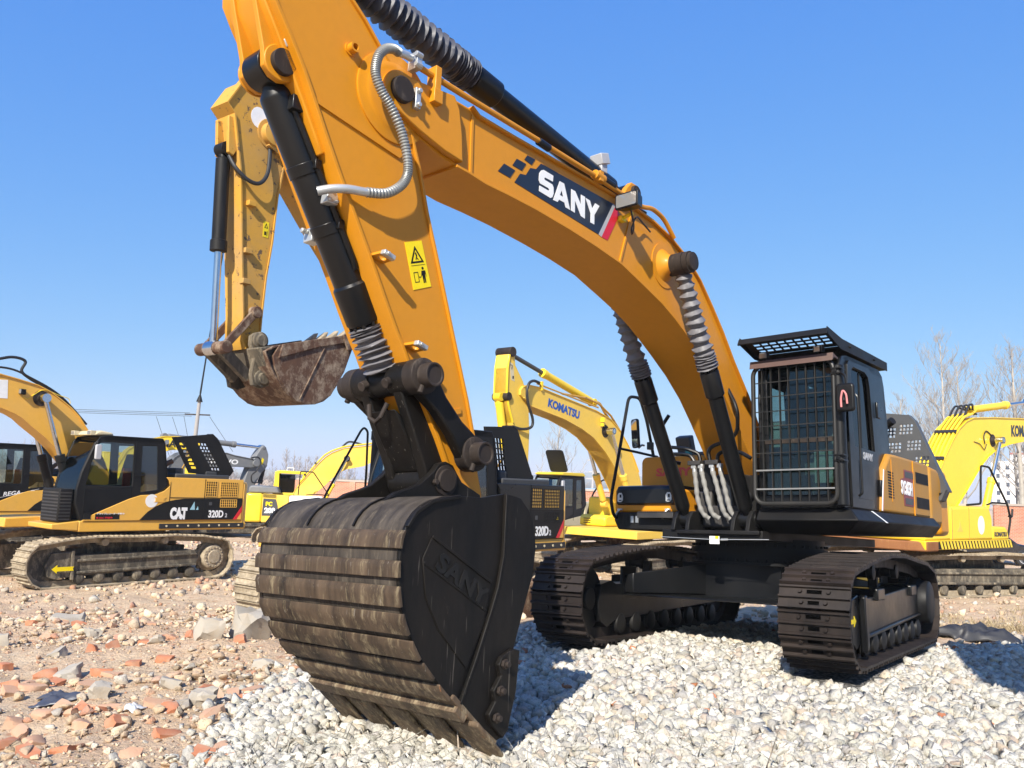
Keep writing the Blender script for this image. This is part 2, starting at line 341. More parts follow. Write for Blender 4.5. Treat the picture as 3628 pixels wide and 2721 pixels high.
# --- undercarriage, turned 6.5 degrees under the house
U = empty('undercarriage', (0, 0, 0), R(6.509)); U.parent = S
def U_(name, mb, mat, par=None, bevel=0, **kw): return mb.build(name, mat, par or U, bevel, **kw)
topl = [(2.19, .865), (1.63, .94), (1.11, .99), (.59, 1.02), (-.09, 1.02), (-.78, .975), (-1.47, .935)]
prof = track_profile(2.08, 1.72, .45, topl)
for sy in (1, -1):
    y0, y1 = sorted((sy*1.019, sy*1.644)); yc = sy*1.3315
    tr = shoes(prof, y0, y1, 47, K['shoe'], U)
    mb = MB(); mb.prism([(1.72, .13), (1.86, .20), (1.92, .40), (1.86, .60), (1.62, .64), (1.50, .60), (.58, .60), (-1.45, .68), (-1.52, .60), (-1.50, .30), (1.48, .21)], yc-.17, yc+.17)
    mb.prism([(1.56, .10), (1.60, .62), (1.53, .64), (1.47, .58), (1.47, .16)], yc+sy*.17, yc+sy*.235)
    mb.prism([(1.50, .21), (-1.5, .31), (-1.5, .345), (1.50, .25)], yc+sy*.17, yc+sy*.20)
    for x in (.75, -1.05): mb.bx(x-.16, x+.16, yc-.2, yc+sy*.21, .56, .68)
    fr = U_('track_frame', mb, K['black'], tr, .012)
    mb = MB(); mb.cyl((2.06, yc-.1, .45), (2.06, yc+.1, .45), .355); mb.cyl((2.06, yc-.15, .45), (2.06, yc+.15, .45), .12)
    U_('idler', mb, K['blacksat'], tr, .01)
    mb = MB(); mb.cyl((-1.74, yc-.06, .46), (-1.74, yc+.06, .46), .34); mb.rev((-1.74, yc, .46), (-1.74, yc+sy*1, .46), [(0, .30), (.15, .30), (.19, .27), (.27, .26), (.29, .22), (.29, .0)], 28)
    for k in range(21):
        a = 2*math.pi*k/21; mb.box((-1.74+.355*math.cos(a), yc, .46+.355*math.sin(a)), (.06, .09, .045), Matrix.Rotation(-a, 3, 'Y'))
    U_('sprocket', mb, K['blacksat'], tr, .006)
    for k in range(8):
        x = 1.38-k*.395; mb = MB(); mb.rev((x, yc-.2, .155), (x, yc+.2, .155), [(0, .05), (.02, .11), (.06, .12), (.08, .085), (.32, .085), (.34, .12), (.38, .11), (.40, .05)], 18)
        U_('roller', mb, K['blacksat'], tr)
    for x in (.65, -.55):
        mb = MB(); mb.rev((x, yc-.13, .84), (x, yc+.13, .84), [(0, .04), (.01, .08), (.07, .08), (.08, .06), (.18, .06), (.19, .08), (.25, .08), (.26, .04)], 16); mb.bx(x-.04, x+.04, yc-sy*.2, yc-sy*.1, .62, .86)
        U_('carrier_roller', mb, K['blacksat'], tr)
    if sy > 0:
        mb = MB(); mb.prism([(1.72, .40), (1.80, .35), (1.80, .38), (1.90, .38), (1.90, .42), (1.80, .42), (1.80, .45)], yc+.171, yc+.174)
        U_('arrow_mark', mb, K['signyel'], tr)
mb = MB()
for sy in (1, -1):
    for sx in (1, -1):
        q = [(0, .48*sy), (.55*sx, .42*sy), (1.30*sx, 1.05*sy), (1.28*sx, 1.2*sy), (.80*sx, 1.2*sy), (.30*sx, .75*sy), (0, .7*sy)]
        n = len(q); top = lambda p: .86-.17*max(0, (abs(p[1])-.5)/.7)
        V = [(p[0], p[1], .50) for p in q]+[(p[0], p[1], top(p)) for p in q]
        mb.add(V, [tuple(range(n))[::-1], tuple(range(n, 2*n))]+[(i, (i+1) % n, n+(i+1) % n, n+i) for i in range(n)])
        mb.bx(1.30*sx-.32*sx, 1.36*sx, 1.16*sy, 1.19*sy, .42, .80)
mb.prism([(-.56, -.75), (.56, -.75), (.62, 0), (.56, .75), (-.56, .75), (-.62, 0)], .47, .87, 'z')
mb.bx(.5, 1.32, -1.15, 1.15, .47, .49)
U_('car_body', mb, K['black'], None, .012)
mb = MB(); mb.rev((0, 0, .86), (0, 0, 2), [(0, .82), (.03, .82), (.03, .74), (.14, .74), (.14, .80), (.20, .80), (.20, .76), (.30, .76), (.30, .66)], 56)
for k in range(44):
    a = 2*math.pi*k/44
    for rr, z in ((.785, .90), (.785, 1.07)): mb.cyl((rr*math.cos(a), rr*math.sin(a), z), (rr*math.cos(a), rr*math.sin(a), z+.03), .014, n=6)
U_('turntable', mb, K['blacksat'])
# --- revolving platform and skirts
mb = MB(); mb.bx(-2.3, 1.22, -.62, .62, 1.13, 1.235); mb.bx(-2.0, .9, -1.45, 1.45, 1.27, 1.34)
mb.bx(1.2, 1.27, -.40, .60, 1.19, 1.235)
for y in (-.46, -.28, .28, .46): mb.prism([(.80, 1.23), (1.26, 1.23), (1.22, 1.36), (1.14, 1.45), (1.00, 1.46), (.90, 1.36)], y-.025, y+.025)
for y in (-.17, .17): mb.prism([(-.2, 1.23), (.6, 1.23), (.45, 1.9), (.3, 2.12), (.1, 2.12), (-.05, 1.9)], y*1.9-.03, y*1.9+.03)
plat = part('platform', mb, K['blacksat'], S, .008)
pr = [(1.05, 1.19), (1.27, 1.352), (1.20, 1.465), (1.1, 1.48), (.9, 1.48), (.9, 1.19)]
mb = MB(); mb.prism(pr, .57, 1.62, 'y')
L0 = [(.57, 1.23), (1.50, 1.23), (1.66, 1.352), (1.56, 1.47), (1.50, 1.485), (.57, 1.485)]
n = len(L0)
sk = MB()
def sec(x, top=1.0): return [(x, p[0], p[1]) for p in L0]
V = [(1.05, .57, 1.215), (1.05, 1.46, 1.225), (1.27, 1.66, 1.352), (1.19, 1.56, 1.47), (1.12, 1.50, 1.485), (1.12, .57, 1.485), (1.19, .57, 1.47), (1.27, .57, 1.352)]
B0 = [(-1.95, .57, 1.27), (-1.95, 1.46, 1.27), (-1.60, 1.66, 1.395), (-1.60, 1.58, 1.50), (-1.60, 1.50, 1.51), (-1.60, .57, 1.51)]
sk.add(V+B0, [(0, 1, 2, 7), (7, 2, 3, 6), (6, 3, 4, 5), (0, 8, 9, 1), (1, 9, 10, 2), (2, 10, 11, 3), (3, 11, 12, 4), (4, 12, 13, 5), (8, 13, 12, 11, 10, 9), (0, 7, 6, 5, 13, 8)])
part('side_skirt', sk, K['blacksat'], S, .012)
mb = MB(); mb.add([(.62, 1.563, 1.4745), (.57, 1.563, 1.4745), (.40, 1.6605, 1.3595), (.45, 1.6605, 1.3595), (.62, 1.566, 1.4785), (.57, 1.566, 1.4785), (.40, 1.6645, 1.3625), (.45, 1.6645, 1.3625)], [(0, 1, 2, 3), (7, 6, 5, 4), (0, 4, 5, 1), (1, 5, 6, 2), (2, 6, 7, 3), (3, 7, 4, 0)]); part('white_mark', mb, K['white'])
# --- cab
cab = empty('cab', (0, 0, 1.48)); cab.parent = S
def cp(name, mb, mat, par=cab, bevel=0, **kw):
    o = mb.build(name, mat, par, bevel, **kw)
    if par is cab: o.location = (0, 0, -1.48)
    return o
Y0, Y1 = .60, 1.50
sideo = [(1.20, 1.485), (1.23, 2.6), (1.20, 2.98), (1.12, 3.08), (.98, 3.11), (-.02, 3.13), (-.14, 3.07), (-.19, 2.95), (-.30, 2.2), (-.28, 1.485)]
win = [(.90, 2.13), (.96, 2.55), (.93, 2.95), (.86, 3.0), (.50, 3.0), (.40, 2.96), (.36, 2.86), (.27, 2.13)]
mb = MB(); mb.holes(sideo, [win], Y1-.035, Y1); mb.prism([(1.17, 1.49), (1.21, 2.98), (1.13, 3.07), (1.06, 3.05), (1.1, 1.49)], Y0+.02, Y0+.1)
mb.holes(sideo, [[(1.1, 2.35), (1.12, 2.85), (.55, 2.85), (.5, 2.35)]], Y0, Y0+.03)
mb.prism([(1.12, 3.06), (.98, 3.105), (-.02, 3.125), (-.14, 3.065), (-.1, 3.03), (1.0, 3.02)], Y0, Y1)                     # roof
mb.prism([(-.16, 2.9), (-.28, 2.2), (-.27, 1.49), (-.23, 1.49), (-.24, 2.2), (-.12, 2.9)], Y0, Y1)
mb.bx(-.28, 1.18, Y0, Y1, 1.485, 1.53); mb.bx(1.12, 1.2, Y0, Y1, 1.48, 1.62)
mb.tube([(1.245, 1.50, 1.50), (1.255, 1.50, 2.95)], .062, 16)
mb.bx(1.16, 1.22, Y0, Y0+.06, 1.5, 3.0)
shell = cp('cab_shell', mb, K['black'], cab, .01)
mb = MB(); dr = [(1.02, 1.50), (1.06, 2.6), (1.03, 3.0), (.98, 3.05), (.36, 3.07), (.29, 3.0), (.19, 2.12), (.14, 1.50)]
mb.holes(dr, [[(p[0]*.97+.02, p[1]*.985+.045) for p in win]], Y1+.001, Y1+.022)
mb.prism([(.80, 1.62), (.86, 1.60), (.40, 1.60), (.36, 1.66), (.37, 2.0), (.80, 2.0)], Y1+.022, Y1+.026)
door = cp('door', mb, K['black'], cab, .006)
mb = MB(); mb.tube(fil([(.93, Y1+.05, 1.62), (.93, Y1+.09, 1.64), (.96, Y1+.09, 2.66), (.96, Y1+.05, 2.70)], .05), .012, 8)
cp('door_rail', mb, K['black'])
for z in (1.75, 2.62):
    mb = MB(); mb.bx(.11, .22, Y1+.02, Y1+.05, z-.09, z+.09); cp('hinge', mb, K['black'], cab, .008)
mb = MB(); mb.prism(win, Y1-.022, Y1-.014); gl = cp('door_window', mb, K['darkglass'])
mb = MB(); mb.bx(.60, .615, Y1-.03, Y1-.005, 2.15, 2.98); cp('window_bar', mb, K['ink'])
lettering('SANY', .075, (.66, Y1+.024, 2.03), (-1, 0, 0), (0, 0, 1), K['greyv'], cab, 'lettering', 1.1, .004).location = (0, 0, -1.48)
mb = MB(); mb.bx(1.17, 1.18, Y0+.06, Y1-.06, 1.62, 3.0); cp('windscreen', mb, K['smokeglass'])
mb = MB(); mb.bx(1.175, 1.20, Y0+.06, Y1-.06, 2.17, 2.21); cp('windscreen_rail', mb, K['pin'])
mb = MB(); mb.bx(.15, .62, .85, 1.28, 1.85, 2.02); mb.prism([(.16, 2.0), (.28, 2.0), (.16, 2.72), (.02, 2.74)], .87, 1.26); mb.bx(.02, .14, .96, 1.16, 2.74, 2.94)
cp('seat', mb, K['seat'], cab, .03)
mb = MB(); mb.bx(.3, .9, .66, .82, 1.55, 2.05); mb.bx(.3, .8, 1.3, 1.44, 1.55, 2.05); mb.bx(.6, .7, .72, .78, 2.05, 2.3); mb.bx(-.2, 1.1, .64, 1.46, 1.53, 1.56); mb.bx(.92, .98, .7, .9, 2.1, 2.4)
cp('console', mb, K['cabin'], cab, .02)
mb = MB(); mb.holes([(Y0+.04, 1.55), (Y1-.06, 1.55), (Y1-.06, 3.0), (Y0+.04, 3.0)], [[(Y0+.14, 2.25), (Y1-.16, 2.25), (Y1-.16, 2.9), (Y0+.14, 2.9)]], -.14, -.10, 'x'); cp('rear_trim', mb, K['trim'], cab)
mb = MB(); mb.bx(.2, 1.1, Y0+.04, Y0+.06, 1.6, 2.3); mb.bx(-.1, 1.0, Y0+.1, Y1-.1, 3.0, 3.02); cp('side_trim', mb, K['trim'], cab)
mb = MB(); mb.bx(1.05, 1.07, .66, .78, 2.15, 2.42); mb.bx(1.05, 1.07, 1.15, 1.35, 1.75, 2.1); cp('papers', mb, K['white'])
# front guard of bent tube and flat bars
GX = 1.30
g = MB(); lo, hi, zl, zh = .585, 1.47, 1.52, 3.02
fr = [(GX, y, z) for y, z in rrect(lo, hi, zl, zh, .11, 5)]
g.tube(fr, .024, 10, True)
for i in range(8):
    y = lo+.02+(hi-lo-.04)*(i+.85)/8.6
    g.bx(GX-.024, GX+.010, y-.0042, y+.0042, zl, zh)
for z in (2.72, 2.47, 2.26, 2.05, 1.91): pass
for i, z in enumerate((2.83, 2.67, 2.51, 2.35, 2.20, 2.06)): g.bx(GX+.002, GX+.012, lo, hi, z-.005, z+.005)
guard = cp('front_guard', g, K['guardpaint'], cab)
for z in (1.875, 1.675):
    mb = MB(); mb.bx(GX-.04, GX+.014, lo+.02, hi-.02, z-.008, z+.008); cp('guard_crossbar', mb, K['grey'])
for z in (2.88, 1.98):
    mb = MB(); mb.bx(1.20, 1.335, 1.45, 1.56, z-.035, z-.02); mb.bx(1.20, 1.335, 1.45, 1.56, z+.02, z+.035); mb.cyl((1.31, 1.50, z-.05), (1.31, 1.50, z+.05), .014, n=10)
    mb.cyl((1.34, 1.50, z), (1.345, 1.50, z), .02, n=8)
    cp('guard_hinge', mb, K['black'], cab, .004)
mb = MB(); mb.prism([(1.19, 3.04), (1.34, 3.075), (1.36, 2.985), (1.30, 3.03), (1.2, 3.02)], .57, 1.49); cp('visor', mb, paint('brown_visor', (.085, .045, .037), .5, .3, (.2, .15, .12)), cab, .006)
# falling-object guard over the roof
rx = lambda t: (1.56-.38*t)
mb = MB(); hs = []
for i in range(9):
    for j in range(4):
        y0 = .65+i*.092; x0 = 1.235+j*.072; hs.append([(x0, y0), (x0+.05, y0), (x0+.05, y0+.072), (x0, y0+.072)])
pl = MB(); pl.holes([(1.56, .56), (1.56, 1.52), (1.18, 1.52), (1.18, .56)], hs, 0, .012, 'z')
V = []
for x, y, z in pl.v: V.append((x, y, 3.17+(x-1.18)*.27+z))
pl.v = V
pl.bx(-.26, 1.18, .56, 1.52, 3.158, 3.17)
for y in (.56, 1.52):
    pl.prism([(1.56, 3.30), (1.54, 3.22), (1.2, 3.13), (-.26, 3.15), (-.26, 3.25), (1.16, 3.25)], y-.006, y+.006)
pl.prism([(1.565, 3.285), (1.60, 3.22), (1.585, 3.21), (1.55, 3.27)], .55, 1.53)
for x in (1.0, .0):
    for y in (.7, 1.4): pl.cyl((x, y, 3.1), (x, y, 3.17), .03, n=10)
for x in (.95, .2): pl.cyl((x, 1.52, 3.2), (x, 1.545, 3.2), .014, n=8)
cp('roof_guard', pl, K['blacksat'], cab, .003)
for y, rz in ((.72, .1), (1.33, -.3)):
    mb = MB(); mb.box((1.30, y, 3.13), (.06, .10, .075), Matrix.Rotation(rz, 3, 'Z')); mb.cyl((1.28, y, 3.05), (1.28, y, 3.1), .012, n=8); mb.bx(1.332, 1.338, y-.042, y+.042, 3.10, 3.16, 1)
    cp('cab_lamp', mb, [K['blacksat'], K['lens']], cab, .006)
# wing mirror with its arm
mb = MB(); mb.prism(rrect(1.50, 1.69, 2.43, 2.72, .04), 1.545, 1.60, 'x'); 
V = mb.v; mb.v = [(v[0]-.17, v[1]+.03, v[2]) for v in V]
mir = cp('wing_mirror', mb, K['black'], cab, .02)
mb = MB(); mb.tube(fil([(1.22, 1.5, 2.84), (1.34, 1.56, 2.86), (1.36, 1.62, 2.80), (1.37, 1.62, 2.64)], .04), .011, 8); mb.cyl((1.43, 1.62, 2.60), (1.46, 1.62, 2.60), .028, n=14); mb.cyl((1.44, 1.62, 2.54), (1.44, 1.62, 2.6), .014, n=8)
cp('mirror_arm', mb, K['black'], mir).location = (0, 0, 0)
mb = MB(); mb.tube(fil([(1.462, 1.60, 2.47), (1.468, 1.60, 2.56), (1.468, 1.62, 2.645), (1.468, 1.655, 2.60), (1.462, 1.66, 2.50)], .03), .010, 7)
cp('ribbon', mb, flat('pink_ribbon', (.62, .22, .22), .8), mir).location = (0, 0, 0)
# --- left body panel, counterweight, engine hood propped open
mb = MB(); mb.prism([(.24, 1.49), (.14, 1.96), (-.10, 2.16), (-.35, 2.17), (-1.55, 2.17), (-1.56, 1.49)], 1.30, 1.56); body = part('side_panel', mb, K['sany_dusty'], S, .035)
mb = MB(); mb.prism([(.275, 1.50), (.17, 1.96), (.155, 1.955), (.25, 1.50)], 1.562, 1.568); part('edge_stripe', mb, K['white'], body)
mb = MB(); mb.prism([(.250, 1.50), (.155, 1.955), (.145, 1.95), (.235, 1.50)], 1.562, 1.567); part('edge_stripe', mb, K['red'], body)
mb = MB()
for k in range(10): mb.prism([(.02-k*.0, 1.66+k*.031), (-.17, 1.655+k*.031), (-.17, 1.672+k*.031), (.02, 1.677+k*.031)], 1.561, 1.563)
part('vent', mb, K['ink'], body)
mb = MB(); mb.ribbon([(-.885, 1.50), (-.885, 2.15)], .012, 1.561, 1.572); mb.bx(-.115, -.10, 1.561, 1.566, 1.62, 2.10); part('panel_seam', mb, K['sany'], body)
for z0, z1 in ((1.90, 2.03), (1.60, 1.73)):
    mb = MB()
    for k in range(9): mb.bx(-1.50, -1.0, 1.5615, 1.566, z0+k*(z1-z0)/9, z0+(k+.55)*(z1-z0)/9)
    mb.bx(-1.50, -1.0, 1.561, 1.563, z0, z1, 1); part('vent', mb, [K['ink'], K['pin']], body)
mb = MB(); mb.prism([(-.55, 2.02), (-.93, 2.02), (-.90, 1.62), (-.84, 1.60), (-.52, 1.60), (-.50, 1.78), (-.43, 1.80), (-.42, 1.90), (-.54, 1.92)], 1.562, 1.565)
dc = part('model_decal', mb, flat('maroon_decal', (.22, .045, .045), .5), body)
mb = MB(); mb.prism([(-.575, 2.0), (-.91, 2.0), (-.905, 1.93), (-.575, 1.93)], 1.566, 1.568); mb.prism([(-.56, 1.69), (-.87, 1.69), (-.83, 1.62), (-.56, 1.62)], 1.566, 1.568); part('decal_bar', mb, K['greyhood'], dc)
lettering('SY365H', .155, (-.415, 1.568, 1.735), (-1, 0, -.02), (0, 0, 1), K['white'], dc, 'lettering', .60, .007)
mb = MB(); mb.prism([(-1.56, 1.42), (-1.56, 2.16), (-1.95, 2.14), (-2.06, 2.0), (-2.04, 1.42)], 1.25, 1.57); part('rear_panel', mb, K['sany_dusty'], S, .05)
mb = MB(); ptsx = [(-2.0, -1.5), (-2.0, 1.55), (-2.35, 1.55), (-2.85, 1.15), (-3.05, .5), (-3.05, -.5), (-2.85, -1.15), (-2.35, -1.5)]
mb.prism(ptsx, 1.30, 2.15, 'z'); part('counterweight', mb, K['sany'], S, .06)
mb = MB(); mb.bx(-1.95, .55, -.55, .56, 1.33, 2.10); mb.bx(-1.95, -.35, .56, 1.3, 1.5, 2.12); mb.bx(-1.95, .1, -1.5, -.55, 1.33, 2.1); part('engine_bay', mb, K['blacksat'], S, .02)
hs = []
for (yc, zc, nx, nz) in ((1.19, 2.68, 4, 3), (1.28, 2.46, 4, 3), (1.37, 2.24, 4, 3), (1.45, 2.02, 4, 3), (.97, 2.64, 4, 3), (1.03, 2.44, 4, 3), (.5, 2.6, 4, 3)):
    for i in range(nx):
        for j in range(nz):
            y = yc-nx*.022+i*.046+(1-j)*.006; z = zc+.05-j*.048
            hs.append([(y, z), (y+.030, z), (y+.030, z+.032), (y, z+.032)])
mb = MB(); mb.holes([(-1.0, 1.80), (-1.0, 2.93), (.96, 2.93), (1.22, 2.89), (1.30, 2.80), (1.66, 1.86), (1.62, 1.78), (1.5, 1.74)], hs, -2.02, -2.0, 'x')
mb.prism([(1.22, 2.90), (1.30, 2.81), (1.67, 1.86), (1.655, 1.85), (1.29, 2.79), (1.21, 2.885)], -2.16, -2.0, 'x'); mb.prism([(1.66, 1.88), (1.60, 1.74), (1.40, 1.70), (1.42, 1.72), (1.56, 1.78)], -2.12, -1.9, 'x')
hood = part('engine_hood', mb, K['greyhood'], S, .004)
mb = MB()
for k in range(6): mb.bx(-1.999, -1.93, 1.40+k*.038, 1.425+k*.038, 1.78, 1.84)
part('vent', mb, K['ink'], hood)
mb = MB(); mb.tube(fil([(-1.90, .90, 2.1), (-1.90, .90, 2.70), (-1.82, 1.08, 2.80)], .1), .052, 14); part('exhaust_pipe', mb, K['blacksat'], S)
# --- right front: toolbox, tank, step, handrail, mirror
mb = MB(); mb.bx(-.15, .87, -1.53, -.60, 1.45, 1.74); tb = part('toolbox', mb, K['sany'], S, .03)
mb = MB(); mb.prism([(.885, 1.54), (.915, 1.56), (.915, 1.73), (.885, 1.77), (.83, 1.785), (.1, 1.785), (.1, 1.75), (.862, 1.75), (.872, 1.54)], -1.47, -.65); mb.bx(.912, .918, -1.28, -1.27, 1.56, 1.73)
cv = part('toolbox_lid', mb, K['black'], tb, .012)
for y in (-1.415, -.715):
    mb = MB(); mb.prism([(y-.04, 1.585), (y-.04, 1.66), (y-.02, 1.69), (y+.02, 1.69), (y+.04, 1.65), (y+.04, 1.60), (y+.015, 1.575), (y-.02, 1.575)], .916, .921, 'x'); em = part('latch_plate', mb, K['zinc'], cv)
    mb = MB(); mb.bx(.921, .924, y-.008, y+.018, 1.63, 1.67); mb.bx(.921, .924, y-.02, y+.02, 1.59, 1.602); part('keyhole', mb, K['ink'], em)
for y in (-1.44, -.75):
    mb = MB(); mb.bx(.88, .90, y-.03, y+.04, 1.475, 1.495); mb.tube([(.90, y+.02, 1.49), (.93, y-.02, 1.44), (.94, y-.04, 1.37)], .012, 8); part('latch', mb, K['zinc'], tb)
mb = MB(); mb.prism(rrect(-1.53, -.58, 1.33, 2.21, .08), -.55, .25, 'x'); tk = part('fuel_tank', mb, K['sany'], S, .02)
mb = MB(); mb.bx(-.5, .2, -.62, -.45, 1.7, 2.2); part('tank_side', mb, K['sany'], tk, .02)
lettering('SANY', .10, (.253, -1.30, 1.955), (0, 1, 0), (0, 0, 1), K['redtext'], tk, 'lettering', 1.45, .006)
mb = MB(); mb.prism([(-1.5, 1.35), (-1.44, 1.235), (-.58, 1.22), (-.52, 1.30), (-.50, 1.45), (-1.48, 1.45)], .1, .93, 'x'); st = part('step_box', mb, K['blacksat'], S, .02)
mb = MB(); mb.bx(.93, 1.05, -1.08, -.58, 1.375, 1.44)
for k in range(16): mb.bx(.93, 1.052, -1.075+k*.031, -1.06+k*.031, 1.44, 1.452)
part('step', mb, K['dustblack'], st, .004)
mb = MB(); mb.bx(.928, .945, -1.24, -1.20, 1.32, 1.40); mb.bx(.928, .945, -1.17, -1.13, 1.32, 1.40); part('step_lamp', mb, K['lens'], st)
mb = MB()
for k in range(5): mb.bx(.931, .934, -1.40+k*.05, -1.385+k*.05, 1.29, 1.41)
part('vent', mb, K['ink'], st)
mb = MB(); mb.tube(fil([(.95, -1.45, 1.38), (1.02, -1.45, 1.42), (1.08, -1.45, 1.60), (.89, -1.45, 2.25), (.69, -1.45, 2.97), (.42, -1.45, 2.99), (.25, -1.45, 2.70), (.08, -1.45, 2.24)], .09), .021, 10); mb.tube([(.88, -1.45, 2.26), (.45, -1.44, 2.25), (.06, -1.40, 2.23)], .017, 8)
hr = part('handrail', mb, K['blacksat'])
mb = MB(); mb.prism(rrect(-.075, .075, -.19, .19, .035), -.02, .02, 'x')
rot = Matrix.Rotation(R(-24), 3, 'Z') @ Matrix.Rotation(R(4), 3, 'Y'); mb.v = [tuple(rot @ Vector(v)+Vector((.63, -1.38, 2.48))) for v in mb.v]
mr = part('side_mirror', mb, K['black'], S, .012)
mb = MB(); mb.prism(rrect(-.065, .065, -.178, .178, .03), .0205, .0225, 'x'); mb.v = [tuple(rot @ Vector(v)+Vector((.63, -1.38, 2.48))) for v in mb.v]
part('mirror_glass', mb, K['mirror'], mr)
mb = MB(); mb.tube(fil([(.58, -1.36, 2.30), (.45, -1.40, 2.35), (.32, -1.45, 2.36)], .04), .014, 8); mb.bx(.12, .20, -1.48, -1.42, 2.32, 2.42); part('mirror_arm', mb, K['black'], mr)
mb = MB(); mb.box((.0, -1.0, 2.36), (.12, .22, .28), Matrix.Rotation(.35, 3, 'Y')); mb.bx(-.1, .1, -1.1, -.6, 2.21, 2.27); mb.cyl((.05, -.62, 2.2), (.05, -.62, 2.32), .05); part('battery_cover', mb, K['greyhood'], S, .02)
mb = MB(); mb.bx(.2, .26, -.86, -.8, 2.2, 2.3); part('teal_cap', mb, flat('teal_cap', (.02, .25, .24)), S)
# --- boom
btop = [(6.32, 4.335), (6.2, 4.345), (6.016, 4.368), (5.758, 4.403), (5.56, 4.40), (5.47, 4.352), (5.067, 4.345), (4.33, 4.345), (3.69, 4.341), (3.376, 4.334), (3.157, 4.322), (2.871, 4.297), (2.652, 4.25), (2.488, 4.208), (2.277, 4.13), (2.125, 4.052), (1.905, 3.917), (1.632, 3.67), (1.398, 3.44), (1.135, 3.14), (.785, 2.79), (.45, 2.36), (.28, 2.13)]
bbot = [(6.46, 4.17), (6.43, 4.09), (6.375, 4.05), (6.131, 3.956), (5.855, 3.88), (5.70, 3.862), (5.553, 3.855), (5.372, 3.835), (5.063, 3.835), (4.733, 3.827), (4.254, 3.795), (3.863, 3.757), (3.442, 3.70), (3.039, 3.585), (2.712, 3.487), (2.451, 3.38), (2.263, 3.286), (2.0, 3.145), (1.69, 2.965), (1.384, 2.74), (1.121, 2.485), (.9, 2.25), (.72, 2.06), (.45, 1.85), (.2, 1.80)]
foot = [(.08, 1.83), (.03, 1.97), (.1, 2.1)]
tip = [(6.42, 4.30), (6.455, 4.24)]
out = btop[::-1]+tip+bbot+foot
mb = MB(); mb.prism(out, -.25, .25); boom = part('boom', mb, K['sany'], S, .006)
mb = MB(); mb.ribbon([p for p in btop[4:]], -.022, -.285, .285); mb.ribbon([p for p in bbot[5:-1]], .022, -.285, .285); part('flange', mb, K['sany'], boom, .003)
for s in (1, -1):
    mb = MB()
    ear = [(6.28, 4.335), (5.62, 4.37), (5.53, 4.352), (5.52, 3.90), (5.86, 3.905), (6.375, 4.065), (6.46, 4.17), (6.44, 4.26), (6.38, 4.32)]
    mb.prism([(6.312+.155*math.cos(R(a)), 4.19+.155*math.sin(R(a))) for a in range(-75, 86, 10)]+[(6.2, 4.338), (6.0, 4.362), (5.78, 4.392), (5.72, 4.30), (5.68, 4.10), (5.66, 3.885), (5.86, 3.905), (6.13, 3.968)], *sorted((s*.25, s*.308)))
    part('tip_ear', mb, K['sany'], boom, .01)
    mb = MB(); mb.cyl((6.32, s*.2, 4.19), (6.32, s*.345, 4.19), .098, n=28); mb.rev((6.32, s*.345, 4.19), (6.32, s*1, 4.19), [(0, .098), (.006, .09), (.006, .0)], 28); part('pin', mb, K['pin'], boom)
    mb = MB(); mb.bx(6.155, 6.205, *sorted((s*.305, s*.345)), 4.10, 4.26); mb.cyl((6.18, s*.345, 4.235), (6.18, s*.37, 4.235), .02, n=6); mb.cyl((6.18, s*.345, 4.125), (6.18, s*.37, 4.125), .02, n=6); part('lock_bar', mb, K['zinc'], boom, .004)
    for x0, z0, x1, z1 in ((5.53, 4.35, 5.52, 3.86), (3.229, 4.30, 3.437, 3.71)):
        mb = MB(); dx, dz = x1-x0, z1-z0; l = math.hypot(dx, dz); px, pz = -dz/l*.012, dx/l*.012
        mb.prism([(x0-px, z0-pz), (x0+px, z0+pz), (x1+px, z1+pz), (x1-px, z1-pz)], *sorted((s*.25, s*.262))); part('weld_strip', mb, K['sany'], boom)
    c = (2.62, 3.90)
    mb = MB(); mb.prism(circ(*c, .24, 36), *sorted((s*.25, s*.258))); mb.rev((c[0], s*.256, c[1]), (c[0], s*1, c[1]), [(0, .175), (.02, .15), (.05, .115), (.09, .095), (.105, .09)], 32); part('pin_boss', mb, K['sany'], boom)
    mb = MB(); mb.rev((2.60, s*.355, 3.89), (2.60, s*1, 3.89), [(0, .085), (.0, .115), (.14, .115), (.14, .10), (.145, .10), (.145, .112), (.20, .112), (.20, .095), (.235, .095), (.24, .08), (.24, 0)], 28); part('pin', mb, K['pin'], boom)
# checker logo, plate and letters
DQ = {'q': [[(4.88, 4.222), (4.844, 4.275), (4.739, 4.276), (4.784, 4.208)], [(4.978, 4.192), (4.856, 4.19), (4.908, 4.11), (5.029, 4.115)], [(5.134, 4.09), (4.994, 4.082), (5.055, 3.993), (5.203, 3.999)], [(4.66, 4.268), (3.561, 4.267), (3.792, 3.885), (4.996, 3.975), (4.929, 4.075), (4.855, 4.09), (4.80, 4.175), (4.724, 4.192)]]}
mb = MB()
for q in DQ['q']: mb.prism(q, .251, .254)
logo = part('logo_plate', mb, K['navy'], boom)
mb = MB(); mb.prism([(3.561, 4.267), (3.518, 4.262), (3.742, 3.875), (3.792, 3.885)], .251, .254); part('silver_bar', mb, K['greyv'], logo)
mb = MB(); mb.prism([(3.518, 4.262), (3.45, 4.191), (3.644, 3.871), (3.742, 3.875)], .251, .254); part('red_bar', mb, K['red'], logo)
